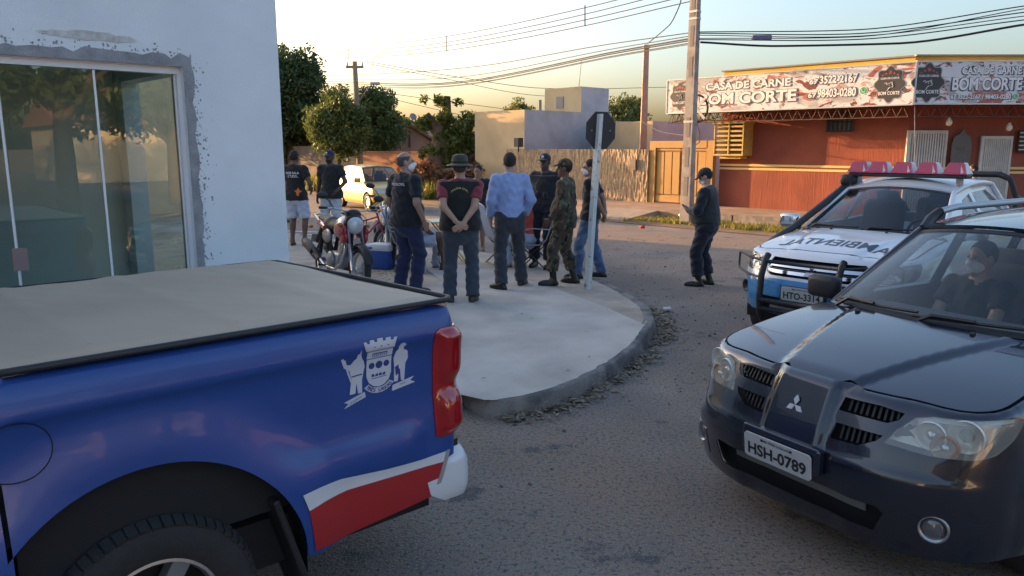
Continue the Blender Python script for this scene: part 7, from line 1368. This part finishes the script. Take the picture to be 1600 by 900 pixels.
def motorcycle(label, loc, az, red, side, lean=-.10):
    e = empty('motorcycle', loc, heading(az), label, 'motorcycle'); e.rotation_euler = (lean, 0, heading(az)); B = 1.31; ST_ = mat('fork_silver', (.50, .51, .53), .3, metal=.8)
    bike_wheel(e, 0, .295, .10, 28, ST_); bike_wheel(e, B, .30, .085, 28, ST_)
    ax = Vector((B, 0, .30)); hd = Vector((B-.36, 0, 1.02))
    for y in (-.095, .095):
        mb = MB(); mb.tube([ax+Vector((0, y, 0)), ax.lerp(hd, .45)+Vector((0, y, 0))], .026, 10); mb.tube([ax.lerp(hd, .45)+Vector((0, y, 0)), hd+Vector((0, y, .0))], .018, 10); mb.build('fork_leg', ST_, e, smooth=True)
    mb = MB(); mb.tube([(B, -.10, .30), (B, .10, .30)], .012, 8); mb.lathe([(.11, -.004), (.11, .004)], 24, Matrix.Translation((B, .055, .30)) @ Matrix.Rotation(PI/2, 4, 'X')); mb.build('axle', ST_, e)
    a = np.linspace(.35, 2.45, 16); mb = MB(); V = []
    for t in a:
        for y, d in ((-.062, -.025), (-.045, .006), (0, .016), (.045, .006), (.062, -.025)): V.append((B+(.335+d)*math.cos(t), y, .30+(.335+d)*math.sin(t)))
    mb.add(V, [(i*5+j, i*5+j+1, i*5+j+6, i*5+j+5) for i in range(15) for j in range(4)]); mb.build('front_mudguard', M_blk, e, smooth=True)
    # headlamp pod, instruments, bars
    hc = np.array([B-.27, 0, .86]); lump('headlamp_cowl', lambda p: np.minimum(ell(p, hc+np.array([-.03, 0, .015]), (.10, .135, .135)), ell(p, hc+np.array([-.06, 0, .15]), (.07, .10, .06))), hc-.22, hc+.26, .014, M_blk, e)
    lump('headlamp', lambda p: np.maximum(ell(p, hc+np.array([.02, 0, 0]), (.085, .115, .115)), hc[0]-.0-p[:, 0]), hc-.16, hc+.16, .010, mat('moto_lamp', (.66, .68, .70), .25, metal=.2), e)
    mb = MB(); pts = [(B-.52, -.38, 1.055), (B-.44, -.24, 1.06), (B-.36, -.10, 1.04), (B-.36, .10, 1.04), (B-.44, .24, 1.06), (B-.52, .38, 1.055)]; mb.tube([tuple(q) for q in resample(pts, .05, False)], .012, 8); mb.build('handlebar', ST_, e, smooth=True)
    for s in (-1, 1):
        mb = MB(); mb.tube([(B-.475, s*.30, 1.058), (B-.53, s*.40, 1.055)], .018, 8); mb.build('grip', M_blk, e); mb = MB(); mb.tube([(B-.44, s*.24, 1.06), (B-.40, s*.34, 1.04), (B-.42, s*.42, 1.03)], .006, 5); mb.build('lever', ST_, e)
        mb = MB(); mb.tube([(B-.44, s*.23, 1.06), (B-.43, s*.30, 1.15), (B-.44, s*.36, 1.19)], .007, 5); mb.build('mirror_stem', M_blk, e); lump('mirror', lambda p: ell(p, (B-.44, s*.39, 1.22), (.025, .075, .045)), (B-.50, s*.39-.1, 1.15), (B-.38, s*.39+.1, 1.29), .009, M_blk, e)
        lump('indicator', lambda p: ell(p, (B-.30, s*.19, .86), (.045, .035, .028)), (B-.37, s*.19-.06, .81), (B-.23, s*.19+.06, .91), .009, mat('amber_lens', (.6, .2, .03), .2), e); lump('indicator', lambda p: ell(p, (-.18, s*.17, .74), (.035, .035, .026)), (-.25, s*.17-.06, .69), (-.11, s*.17+.06, .79), .009, MATS['amber_lens'], e)
    # tank, shrouds, seat, tail
    lump('tank', lambda p: smin(ell(p, (.80, 0, .84), (.24, .15, .125)), ell(p, (.63, 0, .80), (.16, .11, .09)), .05), (.42, -.2, .66), (1.08, .2, 1.0), .016, mat('tank_silver', (.30, .31, .33), .3, metal=.6), e)
    for s in (-1, 1):
        lump('tank_shroud', lambda p: np.minimum(ell(p, (.93, s*.15, .78), (.20, .055, .11)), ell(p, (1.04, s*.14, .70), (.10, .04, .09))), (.70, s*.15-.09, .58), (1.18, s*.15+.09, .92), .012, red, e)
        lump('side_panel', lambda p: ell(p, (.36, s*.12, .66), (.17, .03, .10)), (.15, s*.12-.06, .52), (.58, s*.12+.06, .8), .012, side, e); lump('tail_side', lambda p: cone(p, np.array([.28, s*.11, .76]), np.array([-.14, s*.085, .84]), .05, .03), (-.25, s*.1-.09, .66), (.38, s*.1+.09, .93), .012, red, e)
    lump('seat', lambda p: smin(cone(p, np.array([.60, 0, .79]), np.array([.28, 0, .785]), .085, .11, 1.15), cone(p, np.array([.26, 0, .82]), np.array([-.12, 0, .855]), .095, .07, 1.2), .05), (-.28, -.2, .66), (.75, .2, .98), .014, mat('seat_vinyl', (.015, .015, .016), .6), e)
    mb = MB(); mb.tube([(.05, -.13, .84), (-.18, -.12, .91), (-.27, 0, .92), (-.18, .12, .91), (.05, .13, .84)], .013, 7); mb.build('grab_rail', ST_, e, smooth=True)
    lump('rear_mudguard', lambda p: cone(p, np.array([-.10, 0, .76]), np.array([-.34, 0, .52]), .06, .035, .9), (-.45, -.1, .42), (.0, .1, .86), .012, M_blk, e); mb = MB(); mb.box((-.36, 0, .56), (.008, .18, .13), tilt=Matrix.Rotation(.4, 4, 'Y')); mb.build('rear_plate', mat('plate_grey', (.50, .50, .49), .45), e)
    # engine, exhaust, frame
    EN = mat('engine_alloy', (.34, .34, .35), .45, metal=.6, var=.2, vscale=20); mb = MB(); mb.bevbox((.66, 0, .36), (.36, .24, .22), .04); mb.build('crankcase', EN, e, smooth=True)
    for s in (-1, 1): mb = MB(); mb.lathe([(.11, 0), (.11, .03), (.09, .045), (0, .05)], 22, Matrix.Translation((.60, s*.12, .36)) @ Matrix.Rotation(-s*PI/2, 4, 'X')); mb.build('engine_cover', EN, e, smooth=True)
    for k in range(7): mb = MB(); mb.bevbox((.80, 0, .46+k*.026), (.16, .17, .013), .004, M0=Matrix.Rotation(.12, 4, 'Y')); mb.build('cooling_fin', EN, e)
    mb = MB(); mb.bevbox((.83, 0, .66), (.14, .13, .06), .02); mb.build('cylinder_head', EN, e, smooth=True)
    mb = MB(); pts = [(.88, -.04, .60), (.96, -.08, .52), (.94, -.12, .34), (.80, -.14, .25), (.45, -.15, .25), (.22, -.16, .33)]; mb.tube([tuple(q) for q in resample(pts, .05, False)], .020, 8); mb.build('exhaust_pipe', ST_, e, smooth=True)
    mb = MB(); mb.tube([(.24, -.165, .32), (.16, -.17, .35), (-.30, -.185, .50), (-.36, -.186, .52)], [.035, .062, .066, .05], 14); mb.build('silencer', M_blk, e, smooth=True); mb = MB(); mb.bevbox((-.05, -.245, .45), (.30, .012, .07), .005, M0=Matrix.Rotation(.30, 4, 'Y')); mb.build('heat_shield', mat('shield_dark', (.04, .04, .042), .4, metal=.5), e)
    mb = MB()
    for P_ in ([(B-.36, 0, .98), (B-.33, 0, .80), (.98, 0, .42), (.92, 0, .26), (.50, 0, .24)], [(B-.36, 0, .92), (.75, 0, .76), (.45, 0, .70)]): mb.tube(P_, .02, 7)
    for s in (-1, 1): mb.tube([(.45, s*.09, .72), (.20, s*.10, .74), (-.12, s*.09, .80)], .014, 6); mb.tube([(.42, s*.10, .32), (0, s*.085, .295)], .02, 7); mb.tube([(.45, s*.09, .70), (.45, s*.10, .30)], .018, 6); mb.tube([(.08, s*.11, .34), (.18, s*.115, .68)], [.03, .03], 10)
    for s in (-1, 1): mb.tube([(.48, s*.12, .26), (.48, s*.26, .27)], .014, 6)
    mb.tube([(.55, .13, .26), (.50, .30, .012)], .012, 6); mb.build('frame', M_blk, e, smooth=True); mb = MB(); mb.lathe([(.10, -.012), (.10, .012)], 20, Matrix.Translation((0, .09, .295)) @ Matrix.Rotation(PI/2, 4, 'X')); mb.build('sprocket', EN, e)
    for s in (-1, 1): mb = MB(); mb.tube([(B-.40, s*.1, 1.03), (B-.20, s*.14, .95), (B-.22, s*.10, .62), (B-.06, s*.11, .40)], .006, 5); mb.build('brake_cable', M_wire, e)
    return e
motorcycle('red and silver motorcycle on its stand at the corner of the white building', (-2.70, 10.86, PV), 147, mat('moto_red', (.40, .012, .018), .25, coat=.8), mat('moto_silver', (.28, .29, .31), .3, metal=.5))
motorcycle('black and white motorcycle parked behind the blue cooler', (-2.20, 13.35, PV), 168, mat('moto_white', (.6, .61, .62), .3), mat('moto_black', (.015, .015, .016), .4))
# pink bicycle behind the motorcycles
bc = empty('bicycle', (-2.95, 12.9, PV), heading(108), 'pink bicycle leaning behind the red motorcycle', 'bicycle'); PK = mat('bike_pink', (.55, .10, .16), .35); bike_wheel(bc, 0, .30, .05, 24, M_alloy); bike_wheel(bc, .98, .30, .05, 24, M_alloy)
mb = MB()
for P_ in ([(0, 0, .30), (.40, 0, .28)], [(0, .02, .30), (.30, 0, .66)], [(.40, 0, .28), (.28, 0, .72)], [(.40, 0, .28), (.80, 0, .66)], [(.30, 0, .60), (.78, 0, .74)], [(.76, 0, .80), (.82, 0, .60), (.98, .05, .30)], [(.82, 0, .60), (.98, -.05, .30)]): mb.tube(P_, .018, 7)
mb.build('frame', PK, bc, smooth=True); mb = MB(); mb.tube([(.70, -.26, .93), (.75, -.1, .92), (.75, 0, .90), (.75, .1, .92), (.70, .26, .93)], .012, 6); mb.tube([(.75, 0, .9), (.77, 0, .78)], .012, 6); mb.build('handlebar', M_alloy, bc, smooth=True)
lump('saddle', lambda p: ell(p, (.24, 0, .78), (.14, .08, .04)), (.05, -.12, .7), (.42, .12, .86), .012, M_blk, bc); mb = MB(); mb.lathe([(.09, -.005), (.09, .005)], 20, Matrix.Translation((.4, -.05, .28)) @ Matrix.Rotation(PI/2, 4, 'X')); mb.tube([(.4, -.08, .28), (.47, -.1, .14), (.47, -.18, .14)], .012, 5); mb.build('crank', M_alloy, bc)
mb = MB(); mb.tube([(.3, .05, .29), (.22, .22, .006)], .01, 5); mb.build('kickstand', M_alloy, bc)
# cooler box
co = at_px(598, 419); cl = empty('cooler', co, -.35, 'blue cooler box with a white lid beside the red motorcycle', 'cooler')
mb = MB(); bo_ = lambda w, d, z: [(-w, -d, z), (w, -d, z), (w, d, z), (-w, d, z)]
V = []; pr_l = [(.155, .115, .0), (.165, .125, .012), (.190, .145, .27), (.196, .15, .275), (.196, .15, .29)]
for w, d, z in pr_l:
    for cx, cy, q in ((1, 1, 0), (-1, 1, 1), (-1, -1, 2), (1, -1, 3)):
        for j in range(4): a = (q+j/3)*PI/2; V.append((cx*(w-.03)+.03*math.cos(a), cy*(d-.03)+.03*math.sin(a), z))
mb.add(V, [(i*16+j, i*16+(j+1) % 16, i*16+16+(j+1) % 16, i*16+16+j) for i in range(4) for j in range(16)]+[tuple(reversed(range(16)))]); mb.build('box', mat('cooler_blue', (.012, .10, .42), .4), cl, angle=40)
mb = MB(); V = []
for w, d, z in ((.200, .153, .29), (.203, .156, .30), (.200, .153, .355), (.185, .14, .385), (.14, .10, .392)):
    for cx, cy, q in ((1, 1, 0), (-1, 1, 1), (-1, -1, 2), (1, -1, 3)):
        for j in range(4): a = (q+j/3)*PI/2; V.append((cx*(w-.03)+.03*math.cos(a), cy*(d-.03)+.03*math.sin(a), z))
mb.add(V, [(i*16+j, i*16+(j+1) % 16, i*16+16+(j+1) % 16, i*16+16+j) for i in range(4) for j in range(16)]+[tuple(range(64, 80)), tuple(reversed(range(16)))]); mb.build('lid', mat('cooler_white', (.62, .66, .70), .45), cl, angle=40)
mb = MB(); mb.bevbox((-.13, -.165, .335), (.09, .03, .035), .012); mb.build('lid_grip', MATS['cooler_blue'], cl); mb = MB(); mb.tube([(.205, -.03, .31), (.215, -.04, .18), (.215, -.04, .06), (.20, -.03, .03)], .009, 6); mb.build('handle', M_blk, cl)
# strung metal chairs
def chair(label, loc, az, cord):
    e = empty('strung_chair', loc, heading(az), label, 'chair', 'strung metal chairs round the folding table'); FR = mat('chair_grey', (.30, .32, .36), .4, metal=.4); w = .24
    back = [(.24, .40), (.0, .37), (-.16, .38), (-.24, .46), (-.40, .92)]; mb = MB()
    lp = [(x, -w, z) for x, z in back]+[(-.42, -w*.6, .97), (-.43, 0, .99), (-.42, w*.6, .97)]+[(x, w, z) for x, z in reversed(back)]+[(.27, w*.6, .41), (.27, -w*.6, .41), (.24, -w, .40)]; mb.tube([tuple(q) for q in resample(lp, .05, False)], .011, 7, cap=False); mb.build('seat_frame', FR, e, smooth=True)
    mb = MB()
    for k in range(19):
        y = -w+.02+(2*w-.04)*k/18; zt = .97+.02*(1-(y/w)**2); mb.tube([(.265, y, .405), (.0, y, .36), (-.15, y, .375), (-.24, y, .45), (-.415, y*.95, zt-.01)], .0042, 4)
    mb.build('cords', cord, e)
    for s in (-1, 1):
        for P_ in ([(-.18, s*w, .40), (.22, s*(w+.01), .0)], [(.20, s*w, .40), (-.24, s*(w+.01), .0)]): mb = MB(); mb.tube(P_, .011, 7); mb.build('leg', M_blk, e, smooth=True)
        mb = MB(); mb.tube([(.22, s*w, .41), (.16, s*(w+.03), .60), (-.05, s*(w+.03), .63), (-.29, s*w, .62)], .011, 7); mb.build('armrest', FR, e, smooth=True)
    for x_ in (.22, -.24): mb = MB(); mb.tube([(x_, -w-.01, .02), (x_, w+.01, .02)], .009, 6); mb.build('foot_bar', M_blk, e)
    return e
CW, CB = mat('cord_white', (.60, .62, .66), .5), mat('cord_blue', (.20, .24, .34), .5)
chair('strung chair carrying the coral T-shirt sitter, its back to the right', (.36, 12.03, PV), -74, CB)
chair('empty white strung chair facing right beside the blue-shirted man', (-.12, 12.35, PV), 70, CW)
chair('dark strung chair of the hidden sitter behind the polo shirt', (-1.58, 11.74, PV), 78, CB)
# folding table and paint can
tb = empty('folding_table', (-1.02, 12.35, PV), .3, 'small folding table with yellow legs between the two groups of men', 'table'); TY = mat('table_yellow', (.62, .48, .12), .5)
mb = MB(); mb.bevbox((0, 0, .70), (.62, .55, .025), .01); mb.build('table_top', mat('table_pale', (.60, .56, .38), .4), tb)
for s in (-1, 1):
    for a, b_ in (((-.26, s*.22, .69), (.27, s*.22, .0)), ((.26, s*.20, .69), (-.27, s*.20, .0))): mb = MB(); mb.tube([a, b_], .012, 7); mb.build('leg', TY, tb)
mb = MB(); mb.tube([(-.27, -.2, .03), (-.27, .2, .03)], .01, 6); mb.tube([(.27, -.22, .03), (.27, .22, .03)], .01, 6); mb.build('stretcher', TY, tb)
pc = empty('paint_can', at_px(657, 426), 0, 'small white metal can on the pavement beside the polo-shirted man', 'can'); mb = MB(); mb.lathe([(.085, 0), (.088, .005), (.085, .01), (.085, .18), (.089, .185), (.085, .192), (.07, .19), (.07, .183), (0, .183)], 24); mb.build('body', mat('can_white', (.50, .52, .54), .4, metal=.3, var=.2, vscale=15), pc, angle=40); mb = MB(); mb.tube([(.088*math.cos(a), .088*math.sin(a)*.3-.06, .15-.09*math.sin(a)) for a in np.linspace(0, PI, 12)], .003, 4); mb.build('handle', M_steel, pc)
# ---------------------------------------------------------------- stop sign seen from behind
sp0 = G(918, 452, .13); tp0 = AT(937, 178, sp0.y); sg_ = empty('stop_sign', sp0, 0, 'octagonal road sign seen from behind on a chipped white leaning post', 'road sign'); lean_v = tp0-sp0
M_post = mat('chipped_white', (.60, .60, .57), .8, col2=(.24, .20, .16), c2scale=13, c2lo=.60, c2hi=.66, bump=.5); mb = MB(); xa, ya = DB*.034, DA*.034
vs = []
for t in np.linspace(0, 1, 9):
    c0 = lean_v*t+Vector((0, 0, -.02 if t == 0 else 0)); vs += [c0-xa-ya, c0+xa-ya, c0+xa+ya, c0-xa+ya]
mb.add(vs, [(i*4+j, i*4+(j+1) % 4, i*4+4+(j+1) % 4, i*4+4+j) for i in range(8) for j in range(4)]+[(32, 33, 34, 35)]); mb.build('post', M_post, sg_)
oc = lambda r: [(r*math.cos(PI/8+k*PI/4), r*math.sin(PI/8+k*PI/4)) for k in range(8)]; cz_ = lean_v*((AT(931, 204, sp0.y).z-sp0.z)/lean_v.z); Mo = frame(cz_+DA*.045, (Vector((1, .62, 0))).normalized(), lean_v)
mb = MB(); mb.prism(oc(.258), -.002, .002, Mo); mb.build('plate', mat('sign_back', (.014, .015, .018), .6), sg_); mb = MB(); mb.prism(oc(.25), -.0045, -.0025, Mo); mb.build('red_face', mat('sign_red', (.45, .02, .02), .5), sg_)
for dx in (-.15, .15): mb = MB(); mb.prism(circle(dx, 0, .009, n=8), .002, .008, Mo); mb.build('bolt', M_steel, sg_)
# ---------------------------------------------------------------- helmet, litter, leaves, stones, cracks
hp_ = G(1066, 346, .012); he_ = empty('helmet', hp_+Vector((0, 0, .0)), 0, 'black motorcycle helmet on the ground at the foot of the concrete pole', 'helmet'); lump('shell', lambda p: np.maximum(np.maximum(ell(p, (0, 0, .15), (.125, .15, .15)), -ell(p, (-.06, -.14, .13), (.10, .08, .05))), -p[:, 2]), (-.18, -.2, -.02), (.18, .2, .34), .014, mat('helmet_black', (.012, .012, .014), .2), he_); lump('visor', lambda p: np.maximum(np.maximum(ell(p, (0, 0, .15), (.12, .145, .145)), ell(p, (-.06, -.14, .13), (.12, .10, .06))), -p[:, 2]+.02), (-.18, -.2, 0), (.18, .2, .3), .014, mat('visor_grey', (.35, .34, .32), .2), he_)
q = at_px(1042, 487, 0.); cn = empty('crushed_can', q, .5, 'crushed white drink can lying on the asphalt near the kerb', 'can'); mb = MB(); mb.lathe([(.022, -.055), (.03, -.045), (.031, -.01), (.025, .0), (.03, .012), (.031, .04), (.022, .052)], 14, Matrix.Translation((0, 0, .03)) @ Matrix.Rotation(PI/2, 4, 'Y')); mb.build('body', mat('can_bare', (.6, .6, .6), .3, metal=.4), cn, smooth=True); mb = MB(); mb.lathe([(.021, 0), (.018, .003), (0, .003)], 12, Matrix.Translation((.052, 0, .03)) @ Matrix.Rotation(PI/2, 4, 'Y')); mb.build('lid', M_alloy, cn)
q = G(1000, 358, .013); mb = MB(); mb.lathe([(.03, 0), (.045, .11), (.042, .11), (.028, .004), (0, .004)], 14, Matrix.Translation((0, 0, .045)) @ Matrix.Rotation(1.45, 4, 'Y')); o = mb.build('paper_cup', mat('cup_red', (.5, .04, .03), .6), None, smooth=True); o.location = q; tag(o, 'red paper cup lying on the grass verge across the street', 'cup')
q = G(441, 347, .0); o = lump('bundle', lambda p: np.maximum(smin(ell(p, (0, 0, .09), (.28, .14, .11)), ell(p, (.2, .05, .08), (.12, .12, .09)), .05), -p[:, 2]), (-.35, -.22, -.02), (.4, .25, .26), .02, mat('bundle_green', (.05, .16, .14), .7, col2=(.3, .28, .12), c2scale=8), None); o.location = q; tag(o, 'green cloth bundle on the road at the white building edge', 'bundle')
g = np.random.RandomState(12)
def scatter_leaves(name, P, size, m, label):
    n = len(P); a = g.uniform(0, 2*PI, n); s = size*g.uniform(.5, 1.3, n); d = np.c_[np.cos(a), np.sin(a), g.normal(0, .18, n)]; b = np.c_[-np.sin(a), np.cos(a), g.normal(0, .25, n)]; c = np.asarray(P)+np.c_[np.zeros((n, 2)), np.abs(g.normal(.012, .012, n))]
    d *= s[:, None]; b *= s[:, None]*.4; lift = np.c_[np.zeros((n, 2)), s*.25*g.rand(n)]; V = np.stack([c-d, c+b+lift, c+d, c-b+lift], 1).reshape(-1, 3); o = mesh_vf(name, V, np.arange(4*n).reshape(-1, 4), m); o['kind'] = 'stuff'; return tag(o, label, 'leaves')
L_lit2 = leaf_mat('leaf_litter', (.10, .065, .04), (.36, .27, .17), .1); P = []
Ka = np.array([p for p in e2 if p[0] > -.16 and p[1] < 10.2]); Ta = np.gradient(Ka, axis=0); Ta /= np.linalg.norm(Ta, axis=1)[:, None]; Na = np.c_[Ta[:, 1], -Ta[:, 0]]; dens = np.array([.5+1.6*smooth01(7.6, 8.1, p[1])*(1-smooth01(9.3, 9.9, p[1]))+.9*(1-smooth01(5.75, 6.5, p[1]))+.6*smooth01(6.4, 6.9, p[1])*(1-smooth01(7.2, 7.5, p[1])) for p in Ka]); dens /= dens.sum()
for _ in range(1500):
    i = g.choice(len(Ka), p=dens); o_ = .05+abs(g.normal(0, .085))+(.10*g.rand() if 7.8 < Ka[i, 1] < 9.4 else 0); q = Ka[i]+Na[i]*o_+g.normal(0, .03, 2); P.append((q[0], q[1], .004))
scatter_leaves('leaf_litter', P, .030, L_lit2, 'dry leaves and twigs drifted along the rounded kerb')
P = [(*G(g.uniform(560, 640), g.uniform(422, 440), PV)[:2], PV) for _ in range(160)]+[(*G(g.uniform(700, 1000), g.uniform(440, 600), PV)[:2], PV) for _ in range(14)]; scatter_leaves('pavement_litter', P, .026, L_lit2, 'scraps of dry leaf on the pavement by the cooler')
octv = np.array([(1, 0, 0), (-1, 0, 0), (0, 1, 0), (0, -1, 0), (0, 0, 1), (0, 0, -1)], float); octf = np.array([(0, 2, 4), (2, 1, 4), (1, 3, 4), (3, 0, 4), (2, 0, 5), (1, 2, 5), (3, 1, 5), (0, 3, 5)]); V, F = [], []; b0 = 0
for _ in range(1500):
    px, py = g.uniform(640, 1250), 340+abs(g.normal(0, 1))*130; q = G(px, min(py, 890))
    if q.y > 24 or in_poly(np.array([[q.x, q.y]]), np.array(pave))[0]: continue
    s = g.uniform(.004, .014)*(1.6 if g.rand() < .08 else 1); v = octv*s*g.uniform(.6, 1.3, 3)@np.array(Matrix.Rotation(g.uniform(0, 6), 3, 'Z')); V.append(v+np.array([q.x, q.y, s*.4])); F.append(octf+b0); b0 += 6
o = mesh_vf('road_grit', np.vstack(V), np.vstack(F), mat('grit', (.20, .16, .13), .9, var=.5, vscale=30)); o['kind'] = 'stuff'; tag(o, 'loose stones and grit scattered over the asphalt', 'grit')
import sys, OpenImageIO as oiio, numpy as np
b=oiio.ImageBuf('/workdir/render_main.png'); a=b.get_pixels(oiio.UINT8)
print(a.shape)
for n,(x,y) in dict(road=(850,780),road2=(950,400),wall=(370,200),slab=(850,520),slab2=(900,470),cover=(300,480),bed=(300,620),skytop=(700,30),skyleft=(520,130),skyright=(1200,40),redlit=(1300,240),redsh=(1220,215),farpave=(950,325),tower=(870,160),tan=(880,280),hood=(1350,560),glass=(120,250),beige=(780,220),whitehood=(1300,390)).items():
    x=int(x*.64);y=int(y*.64); print(n,a[y-2:y+3,x-2:x+3,:3].reshape(-1,3).mean(0).astype(int))
